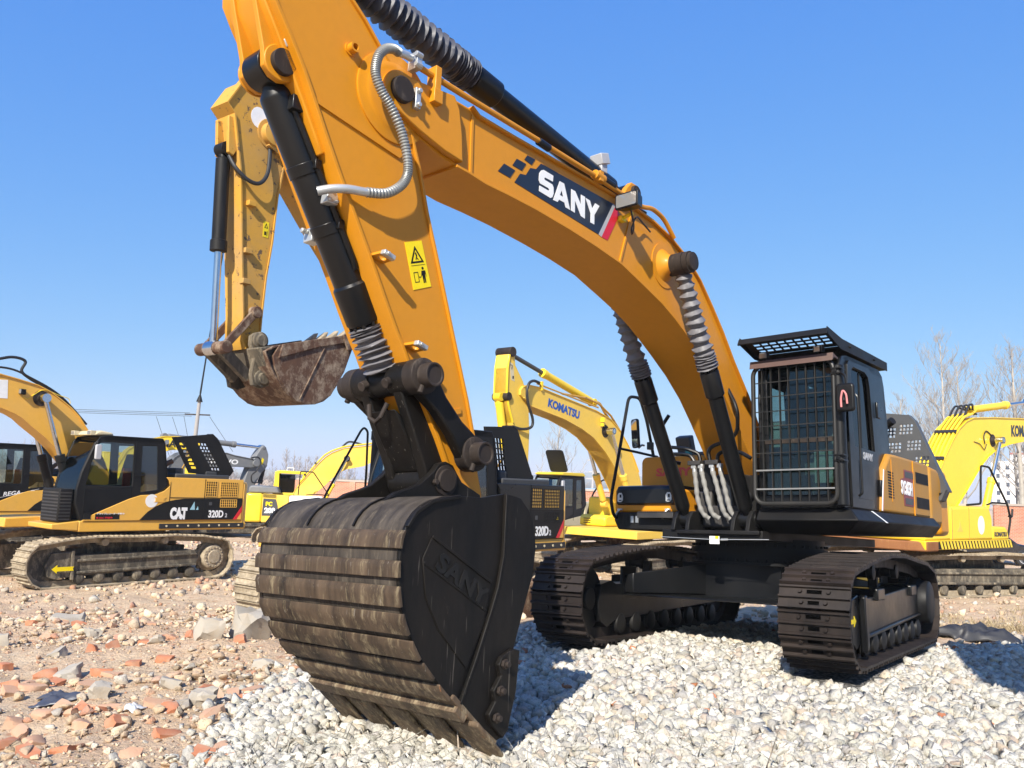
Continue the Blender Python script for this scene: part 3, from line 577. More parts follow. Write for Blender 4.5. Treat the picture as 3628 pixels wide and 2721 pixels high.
LT = {'S': [(4.489, 4.216), (4.625, 4.221), (4.659, 4.204), (4.683, 4.169), (4.686, 4.102), (4.668, 4.08), (4.555, 4.077), (4.54, 4.066), (4.554, 4.054), (4.675, 4.058), (4.679, 4.006), (4.523, 3.996), (4.495, 4.013), (4.479, 4.052), (4.482, 4.108), (4.5, 4.13), (4.607, 4.135), (4.615, 4.146), (4.601, 4.159), (4.494, 4.159)],
      'A': [(4.397, 4.198), (4.333, 4.198), (4.238, 3.979), (4.303, 3.982), (4.32, 4.02), (4.401, 4.023), (4.419, 3.994), (4.483, 3.991)],
      'N': [(4.227, 4.183), (4.166, 4.182), (4.077, 4.082), (4.08, 4.18), (4.017, 4.18), (4.014, 3.968), (4.074, 3.974), (4.168, 4.096), (4.167, 3.975), (4.223, 3.979)],
      'Y': [(4.009, 4.173), (3.94, 4.17), (3.903, 4.105), (3.856, 4.171), (3.787, 4.167), (3.866, 4.052), (3.866, 3.958), (3.926, 3.96), (3.925, 4.047)]}
mb = MB()
for k, q in LT.items():
    if k == 'A': mb.holes(q, [[(4.366, 4.125), (4.340, 4.068), (4.390, 4.069)]], .255, .2575)
    else: mb.prism(q, .255, .2575)
part('lettering', mb, K['white'], logo)
# boom lamp
mb = MB(); mb.prism([(3.47, 4.12), (3.40, 4.12), (3.40, 4.17), (3.47, 4.17)], .25, .30); mb.tube([(3.44, .29, 4.15), (3.44, .36, 4.17), (3.44, .40, 4.17)], .018, 8); br = part('lamp_bracket', mb, K['signyel'], boom)
mb = MB(); mb.taper(rrect(.30, .56, 4.17, 4.33, .02), 3.60, 3.46, .72, 'x'); lm_ = part('boom_lamp', mb, K['black'], boom, .008)
mb = MB(); mb.prism(rrect(.318, .542, 4.188, 4.312, .015), 3.601, 3.605, 'x'); part('lamp_glass', mb, K['lens'], lm_)
mb = MB(); mb.tube(spline([(3.5, .42, 4.18), (3.42, .40, 4.05), (3.36, .34, 4.0), (3.30, .30, 4.10), (3.28, .34, 4.2), (3.1, .30, 4.2), (2.95, .29, 4.16)]), .009, 7); part('lamp_cable', mb, K['rubber'], boom)
# pipes along the boom
mb = MB(); mb.tube(fil([(6.20, .31, 4.45), (5.73, .31, 4.435), (4.73, .31, 4.42), (3.9, .31, 4.40), (3.45, .31, 4.37), (3.12, .31, 4.36), (2.96, .31, 4.41), (2.73, .31, 4.38), (2.52, .31, 4.22)], .1), .024, 10); part('hydraulic_pipe', mb, K['sany'], boom)
mb = MB(); mb.tube(fil([(6.20, -.20, 4.47), (5.4, -.2, 4.46), (3.6, -.2, 4.42), (2.9, -.2, 4.42), (1.9, -.2, 4.0), (1.2, -.2, 3.3)], .1), .024, 10); mb.tube(fil([(4.9, .15, 4.40), (3.6, .15, 4.40), (3.2, .2, 4.40), (2.9, .2, 4.40)], .1), .018, 8); part('hydraulic_pipe', mb, K['rubber'], boom)
for x, m, w, r in ((4.70, K['black'], .075, .034), (3.88, K['sany'], .07, .046), (3.72, K['black'], .085, .036)):
    mb = MB(); mb.cyl((x-w, .31, 4.405), (x+w, .31, 4.405+.01), r, n=16)
    if m is K['sany']: mb.bx(x-.03, x+.03, .27, .35, 4.36, 4.46)
    part('pipe_clamp', mb, m, boom, .004)
mb = MB(); mb.bx(5.965, 6.025, .25, .35, 4.24, 4.52); mb.bx(5.95, 6.04, .25, .36, 4.22, 4.33); part('pipe_bracket', mb, K['sany'], boom, .006)
# arm cylinder lug, camera box
for s in (1, -1):
    mb = MB(); mb.prism([(3.35, 4.33), (3.18, 4.60), (3.10, 4.68), (2.99, 4.68), (2.93, 4.60), (2.90, 4.29)], *sorted((s*.10, s*.16))); part('cylinder_lug', mb, K['sany'], boom, .01)
mb = MB(); mb.cyl((3.04, -.18, 4.58), (3.04, .19, 4.58), .075); part('pin', mb, K['pin'], boom, .006)
mb = MB(); mb.box((3.50, .05, 4.80), (.14, .14, .11), Matrix.Rotation(.35, 3, 'Y')); mb.bx(3.44, 3.54, 0, .1, 4.66, 4.76); part('sensor_box', mb, K['greyv'], boom, .008)
# --- cylinders
def cylinder(name, a, b, rb, rc, rr, tb, tc, bell=None, par=S, eye=None, seed=1, cloth='bellows', bars=(), eb=.12):
    """a: eye at the barrel end, b: eye at the rod end, tb / tc: distance of barrel start and gland from a"""
    a, b = Vector(a), Vector(b); d = (b-a).normalized(); L = (b-a).length
    mb = MB(); mb.rev(a, b, [(0, .02), (0, rb*.55), (tb-.06, rb*.62), (tb, rb*.98), (tb+.02, rb), (tc-.30, rb), (tc-.28, rc), (tc-.02, rc), (tc, rc*.9), (tc+.01, rr*1.1)], 32)
    mb.cyl(a-Vector((0, eb, 0)), a+Vector((0, eb, 0)), rb*1.08, n=28)
    o = mb.build(name, K['black'], par, .004)
    m2 = MB(); m2.cyl(a+d*(tc-.02), b, rr, n=20); m2.cyl(b-Vector((0, eb, 0)), b+Vector((0, eb, 0)), rb*.95, n=24); m2.build('rod', K['chrome'] if bell is None else K['blacksat'], o)
    for k in range(12):
        pass
    m3 = MB(); u = d.orthogonal().normalized(); v = d.cross(u)
    for k in range(10):
        q = a+d*tc+(u*math.cos(k*.628)+v*math.sin(k*.628))*rc*.84; m3.cyl(q-d*.01, q+d*.022, .014, n=6)
    m3.build('gland_bolts', K['blacksat'], o)
    if bell:
        t0, t1, r0, r1, nf, tight = bell; pr = []
        rnd = random.Random(seed); ts = [0]
        for k in range(nf): ts.append(ts[-1]+1+(tight*(1-k/nf)**0 if 0 else 0))
        w = [(.35 if k < nf*tight else 1)*(1+.45*(rnd.random()-.5)) for k in range(nf)]; W = sum(w); t = 0
        for k in range(nf):
            h = w[k]/W*(t1-t0); s = r0+(r1-r0)*(t/(t1-t0))
            pr += [(t0+t, s*.70), (t0+t+h*.22, s*.80), (t0+t+h*.46, s*1.0), (t0+t+h*.52, s*1.0), (t0+t+h*.80, s*.80)]; t += h
        pr.append((t1, r1*.7))
        m4 = MB(); m4.rev(a, b, pr, 40, jit=.055, seed=seed); m4.build('bellows', K[cloth], o, 0, 22)
    return o
for s in (1, -1):
    cylinder('boom_cylinder', (1.06, s*.385, 1.36), (2.585, s*.43, 3.86), .082, .102, .045, .16, 1.78, (1.80, 2.86, .118, .088, 15, .36), seed=5+s)
ac = cylinder('arm_cylinder', (3.04, 0, 4.58), (7.12, 0, 5.12), .098, .124, .055, .22, 2.28, (2.30, 4.0, .142, .150, 29, .30), seed=9, cloth='bellows_dark', eb=.1)
kc = cylinder('bucket_cylinder', (7.22, 0, 4.04), (6.012, 0, 2.137), .116, .132, .05, .17, 1.80, (1.82, 2.16, .135, .15, 9, .3), seed=3, eb=.095)
d = (Vector((6.012, 0, 2.137))-Vector((7.22, 0, 4.04))).normalized(); ay = Vector((0, 1, 0)); az = d.cross(ay)
for t in (.68, 1.10):
    mb = MB(); c = Vector((7.22, 0, 4.04))+d*t; mb.cyl(c-d*.04, c+d*.04, (.124), n=28)
    for s in (-1, 1): mb.box(c+ay*s*.125, (.05, .05, .07))
    mb.build('clamp_band', K['black'], kc, .004)
mb = MB(); a0 = Vector((7.22, 0, 4.04)); sd = (ay*.75-az*.65).normalized()
if sd.x < 0: pass
mb.tube([a0+d*.30+ay*.118, a0+d*.42+ay*.125, a0+d*1.35+ay*.125, a0+d*1.42+ay*.11], .024, 10); mb.box(a0+d*.30+ay*.12+Vector((-.02, 0, .03)), (.13, .10, .10)); mb.tube([a0+d*.3-ay*.12, a0+d*1.75-ay*.125], .026, 10)
mb.build('oil_tube', K['black'], kc, .006)
c = a0+d*.90+ay*.135; mb = MB(); mb.box(c, (.09, .08, .12))
for s in (-.04, .04):
    for q in (-.03, .03): mb.cyl(c+Vector((q, .04, s)), c+Vector((q, .062, s)), .013, n=6)
mb.build('hose_fitting', K['zinc'], kc, .008)
mb = MB(); c = a0+d*1.10-ay*.15+Vector((.02, 0, -.03)); mb.box(c, (.09, .10, .10)); mb.cyl(c+Vector((.05, 0, .02)), c+Vector((.10, 0, .02)), .02, n=8); mb.build('hose_fitting', K['zinc'], kc, .008)
# ridged hydraulic hose hanging in a loop beside the arm
path = spline([(6.27, .34, 4.46), (6.33, .35, 4.45), (6.40, .36, 4.43), (6.46, .37, 4.425), (6.53, .37, 4.39), (6.585, .37, 4.32), (6.607, .37, 4.23), (6.60, .37, 4.15), (6.54, .37, 4.06), (6.45, .37, 3.98), (6.36, .37, 3.87), (6.30, .37, 3.75), (6.265, .37, 3.62), (6.262, .36, 3.53), (6.31, .35, 3.445), (6.42, .34, 3.36), (6.57, .32, 3.32), (6.70, .29, 3.305), (6.80, .24, 3.285), (6.87, .18, 3.26)], 24)
nn = len(path); mb = MB(); mb.tube(path[51:-72], lambda i: .036 if i % 4 < 2 else .0305, 12); hz = part('hydraulic_hose', mb, flat('armoured_hose', (.30, .31, .30), .42, .5), S)
mb = MB(); mb.tube(path[-75:], .03, 12); part('hose_end', mb, K['zinc'], hz); mb = MB(); mb.tube(path[:54], .03, 12); mb.box((6.22, .33, 4.452), (.05, .10, .13)); mb.cyl((6.26, .38, 4.49), (6.20, .38, 4.49), .02, n=8); mb.cyl((6.26, .38, 4.41), (6.20, .38, 4.41), .02, n=8)
part('hose_end', mb, K['zinc'], hz, .006)
# --- arm
af = [(7.22, 5.22), (7.36, 5.0), (7.43, 4.75), (7.41, 4.5), (7.335, 4.379), (7.224, 4.222), (7.095, 4.03), (6.999, 3.862), (6.88, 3.645), (6.757, 3.43), (6.417, 2.87), (6.294, 2.655), (6.168, 2.445), (6.108, 2.36), (6.02, 2.21), (5.718, 1.75), (5.576, 1.505), (5.48, 1.36)]
ar = [(7.05, 5.20), (6.98, 5.05), (6.90, 4.86), (6.757, 4.696), (6.642, 4.61), (6.49, 4.469), (6.30, 4.30), (6.17, 3.98), (6.053, 3.69), (5.957, 3.39), (5.844, 3.10), (5.658, 2.602), (5.567, 2.361), (5.449, 2.053), (5.34, 1.717), (5.229, 1.373)]
end = [(5.44, 1.27), (5.36, 1.20), (5.27, 1.20), (5.22, 1.27)]
mb = MB(); mb.prism(af+end+ar[::-1], -.235, .235); arm = part('arm', mb, K['sany'], S, .006)
mb = MB(); mb.ribbon(af[2:-1], .028, -.262, .262); mb.ribbon(ar[2:-1], -.022, -.255, .255); part('flange', mb, K['sany'], arm, .003)
for s in (1, -1):
    mb = MB(); mb.prism([(6.98, 3.86), (7.0, 3.83), (6.24, 3.715), (6.22, 3.745)], *sorted((s*.235, s*.250))); part('weld_strip', mb, K['sany'], arm); mb = MB(); mb.prism([(5.5, 1.995), (5.495, 1.955), (5.70, 1.89), (5.71, 1.93)], *sorted((s*.235, s*.247))); part('weld_strip', mb, K['sany'], arm)
    mb = MB(); mb.rev((6.32, s*.235, 4.15), (6.32, s*1, 4.15), [(0, .34), (.012, .34), (.016, .325), (.016, .27), (.022, .26), (.03, .22), (.035, 0)], 44); part('joint_boss', mb, K['sany'], arm)
    mb = MB(); ee = [(7.20, 3.915), (7.27, 3.93), (7.325, 3.98), (7.34, 4.10), (7.43, 4.40), (7.50, 4.66), (7.50, 4.9), (7.42, 5.0), (7.35, 4.9), (7.32, 4.40), (7.13, 4.10), (7.09, 4.02), (7.12, 3.94)]
    mb.prism(ee, *sorted((s*.098, s*.142))); mb.prism(circ(7.21, 4.035, .125, 24), *sorted((s*.142, s*.160))); part('cylinder_ear', mb, K['sany'], arm, .006)
    mb = MB(); mb.cyl((7.205, s*.15, 4.035), (7.205, s*.20, 4.035), .088, n=28); part('pin', mb, K['pin'], arm, .004)
    mb = MB(); mb.box((7.15, s*.185, 4.20), (.17, .05, .05), Matrix.Rotation(.55, 3, 'Y')); mb.cyl((7.21, s*.21, 4.235), (7.21, s*.23, 4.235), .02, n=6); mb.cyl((7.09, s*.21, 4.165), (7.09, s*.23, 4.165), .02, n=6); part('lock_bar', mb, K['zinc'], arm, .004)
mb = MB(); mb.ribbon([(7.40, 4.6), (7.36, 4.41), (7.245, 4.235), (7.02, 3.865), (6.90, 3.66), (6.83, 3.54)], .05, -.20, .20); part('doubler_plate', mb, K['sany'], arm, .01)
mb = MB(); mb.rev((6.73, .235, 4.34), (6.73, 1, 4.34), [(0, .05), (.012, .05), (.012, .038), (.06, .038), (.06, .024), (.02, .022)], 20); part('pipe_stub', mb, K['sany'], arm)
for x, z in ((6.385, 2.915), (6.04, 2.35)):
    hole = [(x+.030*math.cos(R(q)), .30+.030*math.sin(R(q))) for q in range(0, 360, 24)]
    mb = MB(); mb.holes([(x-.06, .235), (x+.06, .235), (x+.055, .345), (x-.055, .345)], [hole], z-.010, z+.012, 'z')
    tilt = Matrix.Rotation(R(-14), 3, 'Y'); pv = Vector((x, 0, z)); mb.v = [tuple(tilt @ (Vector(v)-pv)+pv) for v in mb.v]
    bk_ = part('hose_bracket', mb, K['sany'], arm, .003)
    mb = MB(); mb.prism([(x-.055, .345), (x+.055, .345), (x+.05, .385), (x-.05, .385)], z-.016, z+.018, 'z'); mb.cyl((x+.02, .385, z), (x+.02, .40, z), .014, n=6); mb.v = [tuple(tilt @ (Vector(v)-pv)+pv) for v in mb.v]
    part('bracket_tip', mb, K['zinc'], bk_, .004)
mb = MB(); mb.prism([(6.14, 3.11), (5.98, 3.17), (5.86, 2.85), (6.03, 2.78)], .236, .239); ws = part('warning_sign', mb, K['signyel'], arm)
sx = Vector((-.16, 0, .06)).normalized(); su = Vector((.11, 0, .33)).normalized(); o0 = Vector((6.03, .2395, 2.78))
def sg(u, v): p = o0+sx*u+su*v; return (p.x, p.z)
mb = MB(); mb.holes([sg(.02, .19), (sg(.155, .19)), sg(.088, .315)], [[sg(.042, .203), sg(.133, .203), sg(.088, .288)]], .2395, .2405)
mb.holes([sg(.03, .05), sg(.075, .05), sg(.075, .125), sg(.03, .125)], [[sg(.035, .055), sg(.07, .055), sg(.07, .12), sg(.035, .12)]], .2395, .2405)
mb.prism([sg(.115, .04), sg(.125, .04), sg(.128, .09), sg(.131, .04), sg(.141, .04), sg(.143, .11), sg(.155, .08), sg(.15, .13), sg(.112, .13), sg(.10, .085), sg(.113, .10)], .2395, .2405); mb.prism([sg(.128+.011*math.cos(a), .147+.011*math.sin(a)) for a in [i*.63 for i in range(10)]], .2395, .2405)
mb.prism([sg(.078, .085), sg(.085, .093), sg(.085, .088), sg(.098, .088), sg(.098, .082), sg(.085, .082), sg(.085, .077)], .2395, .2405)
mb.prism([sg(.02, .172), sg(.16, .172), sg(.16, .175), sg(.02, .175)], .2395, .2405)
mb.prism([sg(.075, .215), sg(.085, .24), sg(.078, .262), (sg(.09, .268)), sg(.098, .245), sg(.092, .23), sg(.105, .215), sg(.098, .21), sg(.088, .225), sg(.081, .211)], .2395, .2405)
part('pictogram', mb, K['ink'], ws)
# --- bucket linkage
LP = (6.012, 2.137); AP = (5.47, 1.645); EP = (5.67, 1.438)
mb = MB(); mb.rev((LP[0], -.30, LP[1]), (LP[0], .30, LP[1]), [(0, .10), (.01, .125), (.20, .125), (.21, .10), (.39, .10), (.40, .125), (.59, .125), (.60, .10)], 30)
q = [(LP[0]+.10, LP[1]+.02), (LP[0]+.07, LP[1]-.1), (EP[0]+.12, EP[1]+.02), (EP[0]+.05, EP[1]-.09), (EP[0]-.09, EP[1]-.03), (EP[0]-.08, EP[1]+.08), (LP[0]-.11, LP[1]-.02)]
for s in (-1, 1): mb.prism([(LP[0]+.10, LP[1]-.04), (EP[0]+.15, EP[1]+.10), (EP[0]+.1, EP[1]-.05), (EP[0]-.07, EP[1]-.05), (EP[0]-.10, EP[1]+.06), (LP[0]-.10, LP[1]-.05)], *sorted((s*.13, s*.225)))
mb.prism([(LP[0]+.05, LP[1]-.22), (EP[0]+.11, EP[1]+.06), (EP[0]-.03, EP[1]+.04), (LP[0]-.07, LP[1]-.28)], -.15, .15)
mb.cyl((EP[0], -.21, EP[1]), (EP[0], .21, EP[1]), .12, n=28)
hl = part('bucket_link', mb, K['bucket'], S, .012)
for y in (-.12, .14):
    mb = MB(); mb.cyl((LP[0]+.10, y, LP[1]-.03), (LP[0]+.15, y, LP[1]-.055), .036, n=16); part('grease_boss', mb, K['pin'], hl, .004)
mb = MB(); mb.tube([(LP[0]+.08, -.10, LP[1]-.18), (LP[0]+.10, -.06, LP[1]-.28), (LP[0]+.09, 0, LP[1]-.31), (LP[0]+.10, .06, LP[1]-.28), (LP[0]+.08, .10, LP[1]-.18)], .018, 10); part('lifting_eye', mb, K['pin'], hl)
for s in (-1, 1):
    a, b = Vector((LP[0], s*.34, LP[1])), Vector((AP[0], s*.33, AP[1])); d = (b-a).normalized(); nrm = Vector((-d.z, 0, d.x))
    pts = []
    for t, wv in ((0, .12), (.12, .10), (.25, .075), (.48, .075), (.60, .10), (.727, .12)):
        pts.append((t, wv))
    poly = [((a+d*t+nrm*wv).x, (a+d*t+nrm*wv).z) for t, wv in pts]+[((b+d*.10).x, (b+d*.10).z)]+[((a+d*t-nrm*wv).x, (a+d*t-nrm*wv).z) for t, wv in pts[::-1]]+[((a-d*.10).x, (a-d*.10).z)]
    mb = MB(); mb.prism(poly, *sorted((s*.285, s*.375))); al = part('arm_link', mb, K['bucket'], S, .014)
    for c, e in ((LP, .0), (AP, .0)):
        mb = MB(); mb.rev((c[0], s*.28, c[1]), (c[0], s*1, c[1]), [(0, .1), (.005, .128), (.11, .128), (.12, .105), (.12, .085), (.215, .085), (.215, .07), (.205, .065), (.205, 0)], 28)
        mb.cyl((c[0]+.05, s*.40, c[1]-.13), (c[0]+.02, s*.40, c[1]-.05), .022, n=8)
        part('pin', mb, K['pin'], al, .003)
# --- bucket
back = [(5.992, 1.304), (6.12, 1.292), (6.234, 1.26), (6.31, 1.225), (6.368, 1.18), (6.41, 1.13), (6.435, 1.083), (6.46, 1.01), (6.469, .946), (6.472, .86), (6.468, .78), (6.455, .69), (6.436, .609), (6.405, .53), (6.366, .46), (6.32, .385), (6.266, .309), (6.205, .247), (6.144, .187), (6.07, .115), (5.993, .049), (5.90, -.025), (5.786, -.112), (5.66, -.21)]
sidep = back+[(5.60, -.27), (5.518, -.247), (5.425, .077), (5.418, .313), (5.30, .64), (5.24, .79), (5.212, .986), (5.235, 1.12), (5.29, 1.24), (5.392, 1.325), (5.548, 1.345), (5.766, 1.306)]
shellp = [(5.30, 1.25), (5.42, 1.305), (5.55, 1.32), (5.766, 1.29)]+back
mb = MB(); mb.ribbon(shellp, -.035, -.735, .735)
mb.rev((5.47, -.735, 1.22), (5.47, .735, 1.22), [(0, .10), (1.47, .10)], 20)
bk = part('bucket', mb, K['shell'], S, .004)
for s in (1, -1):
    mb = MB(); mb.prism(sidep, *sorted((s*.72, s*.752)))
    lipp = [(5.549, 1.345), (5.553, .93), (5.60, .72), (5.663, .562), (5.79, .27), (5.919, .0), (5.80, -.10), (5.60, -.27), (5.518, -.247), (5.425, .077), (5.418, .313), (5.30, .64), (5.24, .79), (5.212, .986), (5.235, 1.12), (5.29, 1.24), (5.392, 1.325)]
    mb.prism(lipp, *sorted((s*.752, s*.772)))
    mb.ribbon([(5.553, 1.34), (5.560, .93), (5.606, .72), (5.668, .562), (5.795, .27), (5.922, .01)], -.016, *sorted((s*.752, s*.780)))
    mb.prism([(6.22, 1.03), (5.66, .745), (5.70, .50), (5.86, .21), (6.126, .468), (6.249, .669), (6.289, .90)], *sorted((s*.752, s*.760)))
    mb.ribbon([(5.99, 1.29), (6.23, 1.245), (6.36, 1.17), (6.425, 1.08)], .02, *sorted((s*.74, s*.775)))
    sp = part('side_plate', mb, K['bucket'], bk, .004)
    xd = Vector((-.386, 0, -.208)) if s > 0 else Vector((.386, 0, .208)); ud = Vector((-.208, 0, .386)).normalized()*1
    if s > 0: lettering('SANY', .115, (6.185, .7585, .845), xd, Vector((-.47, 0, .88)), K['blacksat'], sp, 'lettering', 1.28, .006, .009)
    mb = MB(); mb.prism([(6.215, 1.045), (5.665, .762), (5.665, .742), (6.222, 1.028)], *sorted((s*.7605, s*.770))); mb.prism([(6.28, .885), (5.70, .575), (5.70, .56), (6.285, .87)], *sorted((s*.7605, s*.767))); part('bead', mb, K['bucket'], sp, .002)
    mb = MB(); mb.prism([(5.467, .317), (5.575, .271), (5.605, .221), (5.577, .15), (5.65, .064), (5.625, -.005), (5.685, -.078), (5.665, -.136), (5.547, -.241), (5.50, -.2), (5.425, .045), (5.40, .302)], *sorted((s*.772, s*.812))); sc_ = part('side_cutter', mb, K['bucket'], bk, .006)
    for x, z in ((5.557, .225), (5.592, .06), (5.622, -.105)):
        mb = MB(); mb.cyl((x, s*.812, z), (x, s*.835, z), .034, n=6); mb.cyl((x, s*.835, z), (x, s*.858, z), .02, n=12); part('bolt', mb, K['pin'], sc_, .003)
def backat(z):
    for (x0, z0), (x1, z1) in zip(back, back[1:]):
        if z1 <= z <= z0: t = (z0-z)/(z0-z1); return x0+(x1-x0)*t
for z0, z1 in ((1.065, .955), (.885, .785), (.735, .615), (.575, .455), (.415, .305), (.282, .185), (.143, .05)):
    zz = [z0+(z1-z0)*k/4 for k in range(5)]; line = [(backat(z)+.002, z) for z in zz]
    mb = MB(); mb.ribbon(line, -.001, -.75, .75); 
    o1 = offset(line, .012)[:1]+offset(line, .026)[1:]
    mb = MB(); mb.prism(line+o1[::-1], -.762, .772); part('wear_strip', mb, K['strip'] if z0 > .2 else K['lip'], bk, .004)
mb = MB(); ll = [(6.0, .045), (5.90, -.035), (5.786, -.122), (5.66, -.225), (5.585, -.292)]
mb.prism(ll+[(5.555, -.262), (5.70, -.16), (5.97, .07)], -.775, .775)
mb.ribbon([(5.93, .0), (5.84, -.075)], .05, -.77, .77)
lp = part('lip_plate', mb, K['lip'], bk, .006)
for y in (-.70, -.35, 0, .35, .70):
    mb = MB(); A = [(5.72, -.15), (5.735, -.195), (5.50, -.41), (5.40, -.485), (5.41, -.42), (5.52, -.31)]
    mb.prism(A, y-.075, y+.075); mb.prism([(5.80, -.10), (5.815, -.132), (5.56, -.355), (5.52, -.35)], y-.13, y+.13)
    part('tooth', mb, K['lip'], bk, .02)
for s in (-1, 1):
    mb = MB(); mb.prism([(6.30, 1.215), (6.13, 1.32), (5.98, 1.37), (5.911, 1.398), (5.791, 1.494), (5.74, 1.555), (5.67, 1.575), (5.60, 1.555), (5.555, 1.50), (5.50, 1.44), (5.40, 1.40), (5.30, 1.36), (5.26, 1.2), (5.5, 1.19)], *sorted((s*.235, s*.292))); er = part('bucket_ear', mb, K['bucket'], bk, .008)
    mb = MB(); mb.rev((EP[0], s*.29, EP[1]), (EP[0], s*1, EP[1]), [(0, .11), (.012, .11), (.014, .082), (.03, .08), (.03, 0)], 26)
    for x, z in ((5.78, 1.42), (5.76, 1.30)): mb.cyl((x, s*.292, z), (x, s*.325, z), .022, n=6)
    part('pin', mb, K['pin'], er, .003)
for y in (-.25, .25):
    mb = MB(); mb.ribbon([(5.80, 1.298), (5.992, 1.306), (6.12, 1.294), (6.236, 1.262), (6.312, 1.227), (6.37, 1.182), (6.412, 1.132), (6.437, 1.085)], .012, y-.008, y+.008); part('weld_bead', mb, K['bucket'], bk)
# --- hydraulic pipes and wrapped hoses between the boom cylinders
mb = MB()
for pts in ([(1.12, -.25, 2.02), (1.12, -.30, 2.10), (1.15, -.45, 2.12), (1.15, -.64, 2.12), (1.10, -.66, 2.06), (1.0, -.50, 2.02)],
            [(1.10, -.18, 2.02), (1.10, -.20, 2.12), (1.15, -.35, 2.18), (1.15, -.60, 2.21), (1.13, -.72, 2.28), (1.1, -.70, 2.47), (1.1, -.6, 2.6)],
            [(1.12, -.05, 2.02), (1.12, -.07, 2.14), (1.15, .0, 2.19), (1.15, .24, 2.26), (1.18, .33, 2.34), (1.25, .37, 2.53), (1.25, .34, 2.64), (1.2, .2, 2.88)],
            [(1.12, .05, 2.02), (1.12, .05, 2.09), (1.13, .12, 2.125), (1.15, .33, 2.115), (1.15, .47, 2.03)]):
    mb.tube(fil(pts, .06), .022, 10)
pp = part('pipe_loop', mb, K['black'])
mb = MB()
for y in (-.225, .0): mb.bx(1.07, 1.17, y-.09, y+.07, 1.98, 2.03)
part('pipe_clamp', mb, K['dustblack'], pp, .005)
for ys in ([-.24, -.21, -.19, -.14, -.08], [-.15, -.10, -.06, -.02, .05], [-.01, .05, .09, .13, .18], [.09, .14, .18, .22, .31]):
    zs = (1.90, 1.74, 1.58, 1.43, 1.37); pth = spline([(1.13+.03*i-.01*i*i, y, z) for i, (y, z) in enumerate(zip(ys, zs))], 9)
    rnd = random.Random(int(ys[0]*100)); mb = MB(); mb.tube(pth, lambda i: .027*(1+.12*math.sin(i*1.1)+.12*(rnd.random()-.5)), 12); hh = part('wrapped_hose', mb, K['sleeve'])
    mb = MB(); mb.cyl((1.13, ys[0]-.005, 1.97), (1.13, ys[0], 1.875), .026, n=12); mb.box((1.13, ys[0]-.008, 1.965), (.05, .06, .05)); part('hose_end', mb, K['zinc'], hh, .005)
mb = MB(); mb.box((.55, .02, 1.65), (.5, .32, .5)); mb.box((.85, .0, 1.4), (.2, .5, .25)); mb.cyl((.9, .30, 1.62), (.98, .30, 1.62), .07); mb.box((.7, -.3, 1.55), (.2, .2, .3)); part('valve_block', mb, K['dustblack'], S, .02)
mb = MB(); mb.prism([(-.10, 1.45), (.10, 1.45), (.06, 1.75), (-.02, 1.85)], .82, .86, 'x'); part('plastic_sheet', mb, flat('dusty_plastic_sheet', (.24, .24, .22), .5), S)
mb = MB(); mb.bx(1.272, 1.277, .02, .14, 1.085, 1.17); tg = part('tag_card', mb, K['white']); mb = MB(); mb.bx(1.277, 1.279, .09, .13, 1.14, 1.17); part('tag_stripe', mb, K['signyel'], tg)
mb = MB(); mb.tube([(1.275, -.6, 1.15), (1.275, .14, 1.13), (1.275, .2, 1.135), (1.24, .7, 1.145)], .004, 6); mb.cyl((1.275, .16, 1.132), (1.275, .24, 1.135), .012, n=8); part('seal_cable', mb, K['zinc'])
